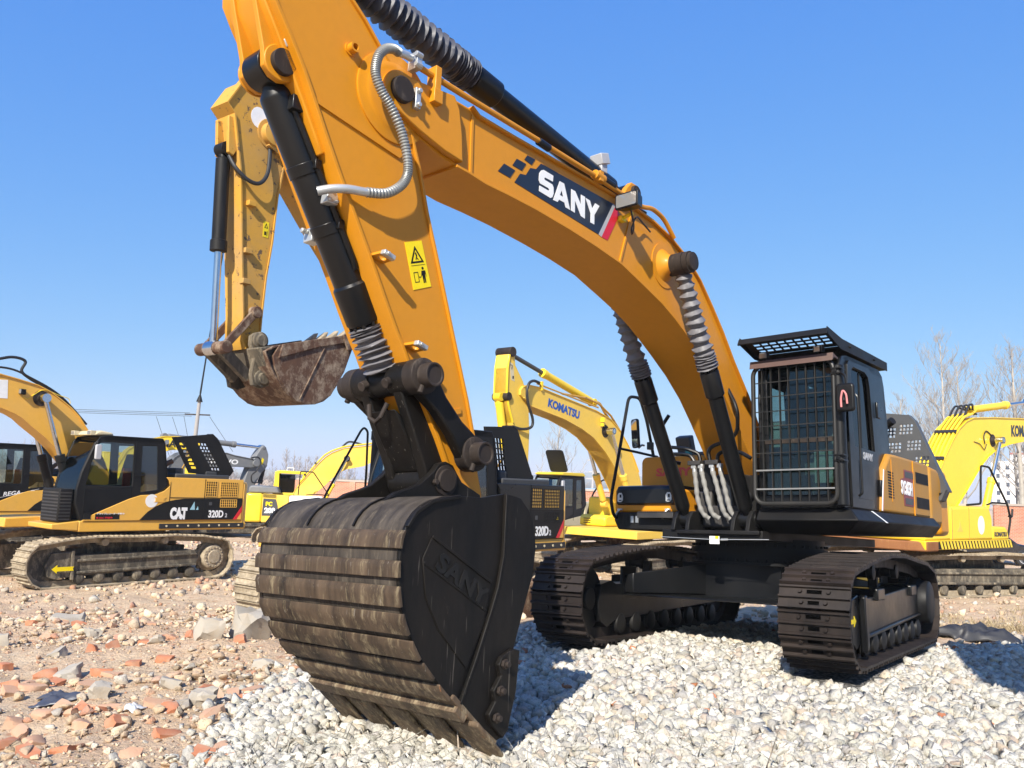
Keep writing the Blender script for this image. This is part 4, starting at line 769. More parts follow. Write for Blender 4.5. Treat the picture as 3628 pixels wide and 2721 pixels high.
# ------------------------------------------------------------------ the excavators parked behind
def under(root, shoe, frame, L=2.23, gauge=2.38, w=.6, r=.45, par=None, turn='black', nshoe=46, yaw=0, rollers=True):
    u = empty('undercarriage', (0, 0, 0), yaw); u.parent = root
    a = L-r
    top = [(a-.35, .93), (.9, .97), (0, .955), (-.8, .965), (-a+.3, .93)]
    prof = track_profile(a, a, r, top)
    for sy in (1, -1):
        yc = sy*gauge/2
        tr = shoes(prof, yc-w/2, yc+w/2, nshoe, shoe, u, .022, .026, 3, False)
        mb = MB(); mb.prism([(a-.15, .16), (a, .22), (a+.05, .42), (a-.05, .66), (a-.45, .68), (a-.5, .60), (-a+.45, .62), (-a+.35, .5), (-a+.4, .30), (a-.5, .20)], yc-.16, yc+.17)
        y1 = yc+sy*.17
        mb.prism([(a-.50, .14), (a-.44, .14), (a-.42, .70), (a-.48, .70)], *sorted((y1, y1+sy*.05)))
        mb.prism([(a-.55, .25), (-a+.42, .29), (-a+.42, .34), (a-.55, .30)], *sorted((y1, y1+sy*.05))); mb.prism([(a-.55, .48), (-a+.42, .52), (-a+.42, .56), (a-.55, .53)], *sorted((y1, y1+sy*.04)))
        mb.build('track_frame', frame, tr, .01)
        mb = MB(); mb.cyl((a, yc-.09, r), (a, yc+.09, r), r-.09, n=28); mb.build('idler', frame, tr, .01)
        mb = MB(); mb.rev((-a, yc-sy*.06, r+.01), (-a, yc+sy*1, r+.01), [(0, .33), (.12, .33), (.13, .27), (.25, .27), (.28, .24), (.28, .15), (.30, .14), (.30, 0)], 28)
        for k in range(17):
            q = 2*math.pi*k/17; mb.box((-a+.335*math.cos(q), yc, r+.01+.335*math.sin(q)), (.06, .08, .06), Matrix.Rotation(-q, 3, 'Y'))
            mb.cyl((-a+.21*math.cos(q), y1+sy*.04, r+.01+.21*math.sin(q)), (-a+.21*math.cos(q), y1+sy*.07, r+.01+.21*math.sin(q)), .018, n=6)
        mb.build('sprocket', shoe, tr, .004)
        if rollers:
            for k in range(7):
                x = a-.62-k*(2*a-1.15)/6; mb = MB(); mb.rev((x, yc-.2, .16), (x, yc+.2, .16), [(0, .06), (.02, .11), (.06, .12), (.08, .085), (.32, .085), (.34, .12), (.38, .11), (.40, .06)], 14); mb.build('roller', frame, tr)
            for x in (.7, -.6):
                mb = MB(); mb.cyl((x, yc-.1, .85), (x, yc+sy*.2, .85), .075, n=16); mb.build('carrier_roller', shoe, tr, .008)
    mb = MB(); mb.bx(-.9, .9, -gauge/2+.2, gauge/2-.2, .42, .80); mb.prism([(-1.3, -gauge/2+.2), (1.3, -gauge/2+.2), (.6, 0), (1.3, gauge/2-.2), (-1.3, gauge/2-.2), (-.6, 0)], .45, .72, 'z'); mb.build('car_body', frame, u, .02)
    mb = MB(); mb.rev((0, 0, .80), (0, 0, 2), [(0, .62), (.1, .62), (.1, .68), (.22, .68), (.22, .60), (.27, .60)], 36); mb.build('turntable', K['rusty'] if turn == 'rust' else K['blacksat'], u)
    return u
def cylin(name, a, b, rb, rr, frac, mat, par, rodmat=None, cap=None):
    a, b = Vector(a), Vector(b); L = (b-a).length; mb = MB()
    mb.rev(a, b, [(0, rb*.5), (.02, rb*.6), (.12, rb*.65), (.14, rb), (L*frac-.16, rb), (L*frac-.15, rb*1.18), (L*frac-.01, rb*1.18), (L*frac, rr*1.1)], 20); mb.cyl(a-Vector((0, rb, 0)), a+Vector((0, rb, 0)), rb, n=16)
    o = mb.build(name, mat, par, .003)
    mb = MB(); mb.cyl(a+(b-a)*(frac-.01), b, rr, n=14); mb.cyl(b-Vector((0, rb*1.1, 0)), b+Vector((0, rb*1.1, 0)), rb*1.05, n=16); mb.build('rod', rodmat or K['chrome'], o)
    return o
def boxboom(name, root, top, bot, w, mat, fl=.03, skip=(1, 1)):
    mb = MB(); mb.prism(top+bot[::-1], -w, w); o = mb.build(name, mat, root, .006)
    mb = MB(); mb.ribbon(top[skip[0]:-skip[1] or None], .018, -w-fl, w+fl) if top[0][0] > top[-1][0] else mb.ribbon(top, -.018, -w-fl, w+fl)
    mb.ribbon(bot[skip[0]:-skip[1] or None], -.018, -w-fl, w+fl); mb.build('flange', mat, o)
    return o
def old_bucket(root, prof, w, mat, open_seg, teeth_dir, tint, pins=()):
    """prof: closed side outline (x, z); open_seg: (i, j) outline indices of the mouth"""
    i, j = open_seg; back = prof[j:]+prof[:i+1]
    cx = sum(p[0] for p in prof)/len(prof); cz = sum(p[1] for p in prof)/len(prof)
    mb = MB(); t = -.03 if ((back[1][0]-back[0][0])*(cz-back[0][1])-(back[1][1]-back[0][1])*(cx-back[0][0])) < 0 else .03
    mb.ribbon(back, t, -w, w); bk = mb.build('bucket', mat, root, .004)
    for s in (1, -1):
        mb = MB(); mb.prism(prof, *sorted((s*(w-.03), s*w))); mb.build('side_plate', mat, bk, .003)
    return bk
def cab_cat(root, mats, dark=True, roof='black', lamps=True):
    c = empty('cab', (0, 0, 1.28)); c.parent = root
    def P(name, mb, mat, bevel=0, par=None):
        o = mb.build(name, mat, par or c, bevel)
        if par is None: o.location = (0, 0, -1.28)
        return o
    so = [(1.24, 1.29), (1.37, 1.60), (1.375, 1.88), (1.30, 2.25), (1.08, 2.85), (1.0, 2.96), (.84, 3.0), (-.36, 3.01), (-.42, 2.92), (-.52, 2.30), (-.56, 2.02), (-.45, 1.92), (-.28, 1.83), (-.28, 1.29)]
    w1 = [(1.20, 1.98), (1.13, 2.42), (1.02, 2.80), (.95, 2.86), (.27, 2.86), (.245, 2.0), (.30, 1.98)]
    w2 = [(.09, 2.83), (-.25, 2.84), (-.29, 2.3), (-.32, 1.92), (.05, 1.86)]
    mb = MB(); mb.holes(so, [w1, w2], 1.335, 1.37); mb.holes(so, [w1, w2], .36, .39)
    mb.prism([(1.0, 2.965), (.84, 2.995), (-.36, 3.005), (-.41, 2.92), (-.35, 2.90), (.9, 2.90)], .36, 1.37); mb.bx(-.5, 1.24, .37, 1.36, 1.29, 1.36)
    mb.prism([(-.42, 2.9), (-.56, 2.02), (-.5, 2.02), (-.36, 2.9)], .36, 1.37); mb.prism([(1.37, 1.62), (1.24, 1.30), (1.20, 1.30), (1.33, 1.62)], .38, 1.35)
    for y in (.39, 1.31): mb.prism([(1.375, 1.6), (1.375, 1.88), (1.30, 2.25), (1.08, 2.85), (1.03, 2.85), (1.25, 2.25), (1.32, 1.88), (1.32, 1.6)], y-.03, y+.03)
    P('cab_shell', mb, K['blacksat'], .012)
    mb = MB(); mb.prism([(1.22, 1.45), (1.23, 1.9), (.27, 1.93), (.27, 1.72), (1.05, 1.42)], 1.372, 1.378); mb.bx(.22, .235, 1.37, 1.378, 1.5, 2.9); mb.bx(.0, .2, 1.37, 1.39, 2.2, 2.24); P('door_panel', mb, K['black'], .004)
    mb = MB(); mb.prism(w1, 1.345, 1.352); P('door_window', mb, K['glass'])
    mb = MB(); mb.prism(w2, 1.345, 1.352); P('rear_window', mb, K['glass'])
    mb = MB(); mb.prism([(1.36, 1.62), (1.36, 1.88), (1.285, 2.25), (1.07, 2.84), (1.06, 2.84), (1.275, 2.25), (1.35, 1.88), (1.35, 1.62)], .42, 1.28); P('windscreen', mb, K['glass'])
    mb = MB(); mb.prism([(.15, 1.86), (.55, 1.86), (.6, 1.98), (.15, 2.0)], .62, 1.1); mb.prism([(.22, 1.98), (.10, 1.98), (-.08, 2.62), (.05, 2.66)], .64, 1.08); P('seat', mb, K['cabin'], .03)
    mb = MB(); mb.bx(.16, .32, 1.08, 1.12, 1.75, 2.35); P('seat_belt', mb, K['redcloth'])
    mb = MB(); mb.tube(fil([(1.06, 1.40, 2.88), (1.10, 1.48, 2.86), (1.10, 1.48, 2.6)], .05), .012, 7); mr = P('mirror_arm', mb, K['blacksat'])
    mb = MB(); mb.prism(rrect(1.02, 1.14, 2.50, 2.80, .03), 1.46, 1.53); P('wing_mirror', mb, K['greyv'], .015)
    if lamps:
        mb = MB(); mb.prism([(1.08, 2.99), (1.05, 3.06), (.95, 3.09), (.72, 3.06), (.68, 3.0)], .45, 1.30); P('roof_cap', mb, K['cream'], .03)
        for y in (.5, 1.2):
            mb = MB(); mb.bx(1.06, 1.16, y-.08, y+.08, 2.99, 3.08); mb.bx(1.16, 1.165, y-.07, y+.07, 3.0, 3.07, 1); P('cab_lamp', mb, [K['cream'], K['lens']], .01)
    if roof == 'yellow':
        mb = MB(); mb.prism([(1.05, 3.01), (.9, 3.07), (-.3, 3.08), (-.42, 3.0), (-.4, 2.97), (1.0, 2.97)], .33, 1.40); P('roof_cap', mb, K['komyel'], .03)
    return c
def cat(root, panel, shoe, frame, hood, texts=True, ymat='catyel', toolbox=True):
    Y = K[ymat]
    def P(name, mb, mat, par=None, bevel=0): return mb.build(name, mat, par or root, bevel)
    under(root, shoe, frame)
    mb = MB(); mb.prism([(1.27, 1.06), (1.27, 1.275), (-2.5, 1.275), (-2.58, 1.20), (-2.55, 1.06)], -1.37, 1.37); mb.prism([(1.27, 1.06), (1.95, 1.06), (1.95, 1.25), (1.27, 1.275)], -1.37, -.35); mb.prism([(1.27, 1.08), (1.78, 1.12), (1.80, 1.22), (1.27, 1.275)], .35, 1.37); dk = P('deck', mb, Y, None, .02)
    mb = MB(); mb.bx(-2.5, -.42, 1.371, 1.40, 1.10, 1.205); rs = P('bumper_strip', mb, K['rubber'], dk, .008)
    mb = MB()
    for k in range(8): mb.cyl((-.58-k*.255, 1.40, 1.155), (-.58-k*.255, 1.408, 1.155), .022, n=8)
    P('bolts', mb, K['cream'], rs)
    mb = MB(); mb.prism([(-.61, 1.276), (-.61, 2.02), (-.57, 2.12), (-.50, 2.19), (-2.43, 2.19), (-2.43, 1.276)], .4, 1.389); mb.prism([(1.24, 1.276), (-.605, 1.276), (-.605, 2.02), (-.47, 1.90), (-.28, 1.82), (.05, 1.80), (.30, 1.72), (1.10, 1.37)], 1.372, 1.392); sp = P('side_panel', mb, K[panel], None, .02)
    mb = MB(); mb.bx(-2.43, -.6, -1.35, .36, 1.276, 2.10); P('engine_house', mb, K[panel], None, .05)
    mb = MB(); mb.prism([(-2.44, 1.42), (-2.44, -1.42), (-2.62, -1.2), (-2.78, -.5), (-2.78, .5), (-2.62, 1.2)][::-1], 1.10, 2.15, 'z'); mb.prism([(-2.40, 1.37), (-2.58, 1.33), (-2.66, 1.2), (-2.44, 1.2)], 1.10, 2.14, 'z'); P('counterweight', mb, Y, None, .06)
    mb = MB(); mb.prism([(.039, 1.283), (-.13, 1.457), (-.30, 1.57), (-.526, 1.668), (-.75, 1.715), (-.95, 1.738), (-2.42, 1.755), (-2.42, 1.283)], 1.3935, 1.396); bd = P('black_decal', mb, K['ink'] if panel != 'black' else K['blacksat'], sp)
    mb = MB(); mb.prism([(-2.20, 1.283), (-2.30, 1.283), (-2.425, 1.46), (-2.425, 1.60)], 1.3970, 1.3990); P('red_stripe', mb, K['red'], bd)
    mb = MB(); mb.prism([(-2.30, 1.283), (-2.42, 1.283), (-2.42, 1.45)], 1.3970, 1.3980); P('yellow_corner', mb, Y, bd)
    for x0, x1, z0, z1 in ((-1.46, -1.735, 1.80, 2.13), (-1.83, -2.27, 1.80, 2.12), (-1.85, -2.27, 1.56, 1.73)):
        mb = MB(); mb.bx(x0, x1, 1.3900, 1.3945, z0, z1, 1); nx = int(abs(x1-x0)/.048); nz = int((z1-z0)/.05)
        for k in range(nx+1): x = x0+(x1-x0)*k/nx; mb.bx(x-.006, x+.006, 1.3950, 1.4020, z0, z1)
        for k in range(nz+1): z = z0+(z1-z0)*k/nz; mb.bx(x0, x1, 1.3950, 1.4010, z-.006, z+.006)
        P('vent', mb, [K[panel] if panel != 'black' else K['blacksat'], K['catyel'] if panel == 'black' else K['ink']], sp)
    mb = MB(); mb.bx(-1.44, -1.432, 1.3870, 1.3980, 1.30, 2.18); mb.bx(-.60, -2.42, 1.3870, 1.3970, 1.752, 1.765); mb.bx(-.606, -.596, 1.3870, 1.3960, 1.30, 2.1); P('panel_seam', mb, K['ink'], sp)
    mb = MB(); mb.prism(rrect(-1.69, -1.50, 1.57, 1.70, .02), 1.3970, 1.4000); mb.prism(rrect(-1.63, -1.56, 1.60, 1.67, .015), 1.4000, 1.4040, mi=1); P('latch', mb, [K['blacksat'], K['greyhood']], sp)
    lettering('320D', .155, (-1.56 if panel != 'black' else -1.58, 1.3980, 1.335), (-1, 0, 0), (0, 0, 1), K['white'], bd, 'lettering', .80, .007)
    lettering('2', .09, (-1.99, 1.3980, 1.335), (-1, 0, 0), (0, 0, 1), K['greyv'], bd, 'lettering', .9, .004)
    mb = MB(); mb.prism([(-2.20, 1.60), (-2.25, 1.60), (-2.225, 1.66)], 1.3980, 1.4000); P('warning_sticker', mb, K['signyel'], bd)
    if texts:
        for i, ch in enumerate('CAT'): lettering(ch, .225, (-.645-i*.135, 1.3980, 1.315), (-1, 0, 0), (0, 0, 1), K['white'], bd, 'lettering', .62, .022)
        mb = MB(); mb.prism([(-.845, 1.318), (-.985, 1.318), (-.915, 1.41)], 1.3985, 1.4005); P('logo_wedge', mb, K['white'], bd)
        mb = MB(); mb.prism([(-1.10, 1.50), (-1.22, 1.50), (-1.20, 1.68)], 1.3980, 1.4010); mb.prism([(-1.25, 1.50), (-1.31, 1.50), (-1.29, 1.58)], 1.3980, 1.4010); P('sail_sticker', mb, flat('pale_blue_vinyl', (.30, .52, .60)), bd)
        mb = MB(); mb.prism([(-.20+.14*math.cos(i*.33), 1.685+.14*math.sin(i*.33)) for i in range(19)], 1.3930, 1.3960); P('round_sticker', mb, K['white'], sp)
        mb = MB(); mb.prism(rrect(-.28, -.48, 1.66, 1.76, .04), 1.3930, 1.4040); P('fuel_flap', mb, Y, sp, .01)
        mb = MB(); mb.prism(rrect(.97, .47, 1.305, 1.42, .01), 1.3930, 1.3960); st = P('sticker', mb, K['ink'], sp)
        lettering('ドライブレコーダー作動中', .028, (.95, 1.3965, 1.4040), (-1, 0, 0), (0, 0, 1), K['white'], st, 'lettering', 1.25, .001, .0005); lettering('● REC 録画中', .03, (.95, 1.3965, 1.322), (-1, 0, 0), (0, 0, 1), K['red'], st, 'lettering', 1.3, .001, .0005)
        mb = MB(); mb.prism(rrect(1.19, 1.06, 1.31, 1.44, .02), 1.36, 1.3980); P('recess', mb, K['ink'], sp)
    cab_cat(root, None, roof='black', lamps=texts)
    if toolbox:
        mb = MB(); mb.bx(1.40, 1.66, .55, 1.30, 1.25, 1.90); bx_ = P('step_guard', mb, K['blacksat'], None, .02)
        mb = MB()
        for k in range(9): mb.bx(1.661, 1.668, .58, 1.27, 1.29+k*.065, 1.32+k*.065); mb.bx(1.43, 1.64, 1.301, 1.308, 1.29+k*.065, 1.32+k*.065)
        P('grille', mb, K['dustblack'], bx_)
    mb = MB(); mb.prism(hood['poly'], hood['y'], hood['y']+.05) if not hood.get('holes') else mb.holes(hood['poly'], hood['holes'], hood['y'], hood['y']+.04)
    pl = hood['poly']
    for i in hood['rim']: mb.ribbon([pl[i], pl[i+1]], -.03, hood['y']-.20, hood['y']+.04)
    hd = P('engine_hood', mb, K['blacksat'], None, .006)
    mb = MB(); mb.tube([(-1.25, .5, 2.15), (-1.25, 1.0, 2.72)], .02, 8); P('hood_prop', mb, Y, hd)
    mb = MB(); mb.bx(-2.1, -.75, .5, 1.3, 2.15, 2.28); mb.bx(-1.0, -.8, .6, 1.2, 2.2, 2.4); mb.bx(-1.9, -1.6, .7, 1.1, 2.2, 2.36); P('engine', mb, K['cabin'], None, .03)
    mb = MB(); mb.tube(fil([(-.66, .9, 2.1), (-.66, .9, 2.38), (-.74, .95, 2.50), (-.84, .98, 2.55)], .12), .055, 14); P('exhaust_pipe', mb, K['copper'])
def catboom(root, mat, a_w=.24):
    top = [(.12, 2.02), (.30, 2.45), (.55, 2.86), (.712, 3.10), (.936, 3.40), (1.12, 3.57), (1.312, 3.70), (1.56, 3.86), (1.825, 3.97), (2.213, 4.05), (2.56, 4.11), (3.6, 4.02), (4.6, 3.74), (5.5, 3.40)]
    bot = [(.18, 1.78), (.55, 1.90), (.9, 2.22), (1.082, 2.44), (1.305, 2.68), (1.572, 2.92), (1.892, 3.15), (2.05, 3.28), (2.203, 3.36), (2.495, 3.46), (3.5, 3.50), (4.5, 3.33), (5.5, 3.12)]
    b = boxboom('boom', root, top, bot, .24, mat)
    for s in (1, -1):
        mb = MB(); mb.prism(circ(1.74, 3.70, .16, 26), *sorted((s*.24, s*.256))); mb.cyl((1.74, s*.25, 3.70), (1.74, s*.50, 3.70), .085, n=20); mb.build('pin', K['pin'], b, .006)
        cylin('boom_cylinder', (.95, s*.42, 1.45), (1.74, s*.42, 3.70), .085, .045, .50, K['blacksat'], root)
    mb = MB(); mb.tube(spline([(.6, -.05, 3.1), (1.0, -.05, 3.58), (1.5, -.05, 3.92), (1.9, -.05, 4.12), (2.05, -.05, 4.25), (2.0, -.05, 4.45), (2.25, -.05, 4.50), (2.6, -.05, 4.40), (3.4, -.05, 4.2)]), .03, 9); mb.tube(spline([(.7, .1, 3.25), (1.3, .1, 3.80), (1.9, .1, 4.10), (2.4, .1, 4.25), (3.2, .1, 4.18)]), .022, 8); mb.build('boom_hose', K['rubber'], b)
    mb = MB(); mb.box((2.13, .30, 3.79), (.10, .10, .11)); mb.bx(2.17, 2.185, .25, .35, 3.75, 3.84, 1); mb.build('boom_lamp', [K['blacksat'], K['lens']], b, .01)
    mb = MB(); mb.tube(spline([(2.1, .26, 3.70), (2.0, .25, 3.66), (1.9, .25, 3.75), (1.7, .26, 3.88), (1.4, .25, 3.80), (1.2, .25, 3.75), (1.15, .25, 3.65)]), .008, 6); mb.build('lamp_cable', K['komyel'], b)
    mb = MB(); mb.prism([(2.40, 4.00), (2.75, 3.98), (2.72, 3.62), (2.37, 3.63)], .241, .244); mb.build('white_patch', K['white'], b)
    mb = MB(); mb.prism([(5.25, 3.65), (5.75, 3.72), (5.9, 3.4), (5.3, 1.0), (5.05, 1.0), (5.1, 3.0)], -.2, .2); mb.build('arm', mat, root, .02)
    return b
# --- first: mustard machine on the left with its engine hood open
HH = [[(-.86, 3.00), (-.98, 3.01), (-1.02, 2.93), (-.92, 2.92)]]
def hole_rows(x0, z0, dx, dz, nx, nz, sx, sz, wx, wz):
    return [[(x0+i*sx+j*dx, z0+j*sz+i*dz), (x0+i*sx+j*dx-wx, z0+j*sz+i*dz), (x0+i*sx+j*dx-wx-.02, z0+j*sz+i*dz-wz), (x0+i*sx+j*dx-.02, z0+j*sz+i*dz-wz)] for i in range(nx) for j in range(nz)]
hh = hole_rows(-.90, 2.96, -.055, 0, 1, 7, 0, -.085, .13, .05)+hole_rows(-1.36, 2.98, -.055, 0, 3, 8, -.075, -.078, .06, .05)
C1 = empty('excavator', (-8.735, 18.865, 0), R(231.9)); tag(C1, 'mustard excavator with black cab, propped open hood and dusty tracks, complete at far left', 'excavator')
cat(C1, 'catyel', K['mudshoe'], K['mudframe'], {'poly': [(-.723, 3.07), (-1.60, 3.19), (-1.70, 3.19), (-1.85, 3.08), (-2.324, 2.36), (-2.255, 2.26), (-1.20, 2.30)], 'holes': hh, 'rim': [2, 3], 'y': 1.05})
catboom(C1, K['catyel'])
mb = MB(); mb.prism([(1.72, .36), (1.62, .44), (1.62, .40), (1.30, .40), (1.32, .36), (1.30, .32), (1.62, .32), (1.62, .28)], 1.411, 1.415); mb.build('arrow_mark', K['signyel'], C1)
# --- second: the same make, black body panels, boom raised, rusty bucket curled high
C2 = empty('excavator', (-1.585, 14.172, .137), R(232.03)); tag(C2, 'excavator with black rear panels, its raised worn yellow arm holding a rusty curled bucket', 'excavator')
cat(C2, 'black', K['mudshoe'], K['mudframe'], {'poly': [(-.45, 3.10), (-1.18, 3.15), (-1.30, 3.10), (-1.80, 2.28), (-1.78, 2.20), (-.60, 2.25)], 'holes': hole_rows(-.57, 2.93, -.02, 0, 5, 7, -.075, -.09, .062, .07), 'rim': [1, 2], 'y': 1.1}, texts=False, toolbox=False)
mb = MB(); mb.prism([(-.2, 2.28), (-.62, 2.28), (-.60, 3.0), (-.3, 3.0)], .9, .93); 
top2 = [(-.15, 2.1), (-.10, 2.75), (.10, 3.9), (.35, 4.8), (.65, 5.6), (1.05, 6.25), (1.70, 6.8), (2.5, 7.05), (3.30, 7.07)]
bot2 = [(.10, 1.85), (.30, 2.4), (.60, 3.2), (.92, 3.9), (1.25, 4.55), (1.55, 5.0), (1.86, 5.36), (2.2, 5.69), (2.52, 6.02), (2.82, 6.34), (3.133, 6.60), (3.42, 6.72)]
b2 = boxboom('boom', C2, top2, bot2, .25, K['catold'])
for s in (1, -1): cylin('boom_cylinder', (.45, s*.42, 1.40), (.38, s*.42, 4.9), .105, .045, .45, K['blacksat'], C2)
mb = MB(); mb.rev((3.35, -.30, 6.90), (3.35, .30, 6.90), [(0, .05), (.02, .17), (.58, .17), (.60, .05)], 24); mb.build('pin', K['catold'], b2, .006)
a2 = [(3.758, 7.56), (3.86, 7.46), (4.06, 7.10), (3.94, 7.0), (3.86, 6.62), (3.785, 6.275), (3.715, 5.65), (3.66, 5.10), (3.61, 4.65), (3.573, 4.307), (3.555, 3.95), (3.50, 3.85)]
a2r = [(3.30, 3.85), (3.298, 4.263), (3.269, 4.889), (3.21, 5.40), (3.177, 6.071), (3.10, 6.60), (3.0, 6.95), (3.15, 7.35), (3.45, 7.75), (3.65, 7.75)]
mb = MB(); mb.prism(a2+a2r, -.17, .17); ar2 = mb.build('arm', K['catold'], C2, .008)
mb = MB(); mb.ribbon(a2[1:], .022, -.20, .20); mb.ribbon(a2r[:-3], .02, -.19, .19); mb.build('flange', K['catold'], ar2)
mb = MB(); mb.prism(circ(3.35, 6.91, .22, 26), .17, .185); mb.prism(circ(3.35, 6.91, .10, 18), .185, .19, mi=1); mb.build('joint_boss', [K['catold'], K['rubber']], ar2, .004)
mb = MB(); mb.prism([(3.56+.13*math.cos(i*.4), 7.08+.15*math.sin(i*.4)) for i in range(16)], .171, .174); mb.build('round_sticker', K['white'], ar2)
mb = MB(); mb.prism([(3.36, 5.66), (3.27, 5.66), (3.27, 5.44), (3.36, 5.44)], .171, .174); sg2 = mb.build('warning_sign', K['signyel'], ar2)
mb = MB(); mb.holes([(3.345, 5.57), (3.285, 5.57), (3.315, 5.64)], [[(3.332, 5.578), (3.298, 5.578), (3.315, 5.62)]], .1745, .1755); mb.bx(3.29, 3.30, .1745, .1755, 5.46, 5.53); mb.bx(3.31, 3.34, .1745, .1755, 5.47, 5.52); mb.build('pictogram', K['ink'], sg2)
for z in (5.83, 5.17, 4.75):
    mb = MB(); mb.box((3.60, .20, z), (.12, .09, .07)); mb.build('hose_bracket', K['catold'], ar2, .006)
mb = MB(); mb.prism([(4.02, 6.95), (3.86, 6.95), (3.86, 6.5), (3.90, 6.42), (3.98, 6.45)], -.16, -.10); mb.prism([(4.02, 6.95), (3.86, 6.95), (3.86, 6.5), (3.90, 6.42), (3.98, 6.45)], .10, .16); mb.build('cylinder_ear', K['catold'], ar2, .01)
cylin('bucket_cylinder', (3.955, 0, 6.52), (3.872, 0, 3.81), .095, .05, .52, K['blacksat'], C2)
mb = MB(); mb.tube(spline([(3.93, .1, 6.42), (3.88, .2, 6.25), (3.72, .26, 6.12), (3.55, .28, 6.12), (3.42, .26, 6.3), (3.36, .2, 6.6), (3.35, .16, 6.85)]), .028, 9); mb.build('arm_hose', K['rubber'], ar2)
mb = MB(); mb.cyl((3.87, -.32, 3.81), (3.87, .32, 3.81), .085, n=20)
lk = mb.build('linkage_pin', K['rusty'], C2, .01)
for s in (1, -1):
    mb = MB(); d = Vector((3.417-3.87, 0, 4.358-3.81)); nrm = Vector((-d.z, 0, d.x)).normalized()*.055
    q = [Vector((3.87, 0, 3.81))+nrm, Vector((3.417, 0, 4.358))+nrm, Vector((3.417, 0, 4.358))-nrm, Vector((3.87, 0, 3.81))-nrm]
    mb.prism([(p.x, p.z) for p in q], *sorted((s*.20, s*.25))); mb.cyl((3.417, s*.16, 4.358), (3.417, s*.28, 4.358), .08, n=18); mb.build('arm_link', K['rusty'], C2, .01)
    mb = MB(); d = Vector((3.40-3.87, 0, 3.47-3.81)); nrm = Vector((-d.z, 0, d.x)).normalized()*.075
    q = [Vector((3.87, 0, 3.81))+nrm, Vector((3.40, 0, 3.47))+nrm, Vector((3.40, 0, 3.47))-nrm, Vector((3.87, 0, 3.81))-nrm]
    mb.prism([(p.x, p.z) for p in q], *sorted((s*.10, s*.19))); mb.build('bucket_link', K['mudframe'], C2, .01)
shb = [(3.46, 3.80), (3.36, 3.60), (3.288, 3.50), (3.20, 3.40), (3.055, 3.27), (2.90, 3.19), (2.76, 3.165), (2.571, 3.178), (2.42, 3.235), (2.309, 3.325), (2.20, 3.48), (2.087, 3.695), (2.01, 3.90), (1.954, 4.064)]
pr2 = [(3.237, 3.916), (2.60, 4.09), (2.223, 4.197), (2.034, 4.253)]+shb[::-1][0:]
mb = MB(); mb.ribbon([(3.10, 3.93), (3.30, 3.90), (3.46, 3.80)]+shb[1:], -.03, -.55, .55)
bk2 = mb.build('bucket', K['rusty'], C2, .006)
for s in (1, -1):
    mb = MB(); mb.prism([(3.237, 3.916), (2.223, 4.197), (2.034, 4.253), (1.954, 4.064), (2.087, 3.695), (2.309, 3.325), (2.571, 3.178), (2.76, 3.165), (2.90, 3.19), (3.055, 3.30), (3.20, 3.45), (3.288, 3.60), (3.33, 3.75)], *sorted((s*.53, s*.56)))
    mb.prism([(3.20, 3.93), (2.034, 4.253), (2.00, 4.15), (2.6, 3.98), (3.25, 3.74)], *sorted((s*.56, s*.585))); mb.ribbon([(2.47, 3.98), (2.84, 3.22)], .02, *sorted((s*.56, s*.575))); mb.build('side_plate', K['rusty'], bk2, .006)
mb = MB(); mb.prism([(3.50, 3.85), (3.10, 3.95), (3.05, 3.88), (3.3, 3.75), (3.36, 3.6)], -.5, .5); mb.build('torque_tube', K['mudframe'], bk2, .02)
mb = MB(); mb.prism([(2.20, 4.22), (2.03, 4.28), (1.93, 4.05), (2.09, 4.0)], .586, .62); mb.build('side_cutter', K['rusty'], bk2, .01)
for k in range(5):
    y = -.48+k*.24; mb = MB(); mb.prism([(2.25, 4.16), (2.03, 4.22), (1.80, 4.40), (1.84, 4.30), (2.0, 4.13)], y-.06, y+.06); mb.build('tooth', K['mudshoe'], bk2, .015)
for s in (1, -1):
    mb = MB(); mb.prism([(3.50, 4.02), (3.42, 4.08), (3.33, 4.07), (3.28, 3.98), (3.28, 3.85), (3.10, 3.5), (3.18, 3.38), (3.30, 3.33), (3.42, 3.36), (3.46, 3.5), (3.43, 3.75), (3.50, 3.9)], *sorted((s*.22, s*.30)))
    for z in (3.97, 3.46): mb.rev((3.37 if z > 3.6 else 3.30, s*.28, z), (3.37 if z > 3.6 else 3.30, s*1, z), [(0, .12), (.05, .12), (.06, .08), (.09, .08), (.09, 0)], 20)
    mb.build('bucket_ear', K['mudframe'], bk2, .008)
mb = MB(); mb.tube(fil([(.9, -1.30, 1.2), (.75, -1.30, 1.85), (.02, -1.30, 3.02), (-.05, -1.30, 3.08), (-.14, -1.30, 3.02), (-.16, -1.30, 2.3), (-.14, -1.30, 1.4)], .12), .02, 9); mb.build('handrail', K['blacksat'], C2)
# --- third: behind the first, door lettered REGA
C3 = empty('excavator', (-13.5, 23.2, -.12), R(232)); tag(C3, 'excavator cut by the left edge, white slanted lettering and round stickers on its black door', 'excavator')
cat(C3, 'catyel', K['mudshoe'], K['mudframe'], {'poly': [(-.7, 2.2), (-2.2, 2.2), (-2.2, 2.28), (-.7, 2.28)], 'rim': [], 'y': .6}, texts=False)
mb = MB(); mb.prism([(1.2, 1.29), (-.58, 1.29), (-.58, 2.0), (-.28, 1.86), (.05, 1.86), (.3, 1.93), (1.23, 1.92)], 1.379, 1.383); bp = mb.build('black_panel', K['black'], C3)
lettering('REGA', .10, (.66, 1.3835, 1.66), (-1, 0, .12), (.1, 0, 1), K['white'], bp, 'lettering', 1.2, .003, .003, .2)
mb = MB(); mb.ribbon([(.9, 1.58), (.1, 1.78), (-.2, 1.86)], .008, 1.383, 1.385); mb.build('white_line', K['white'], bp)
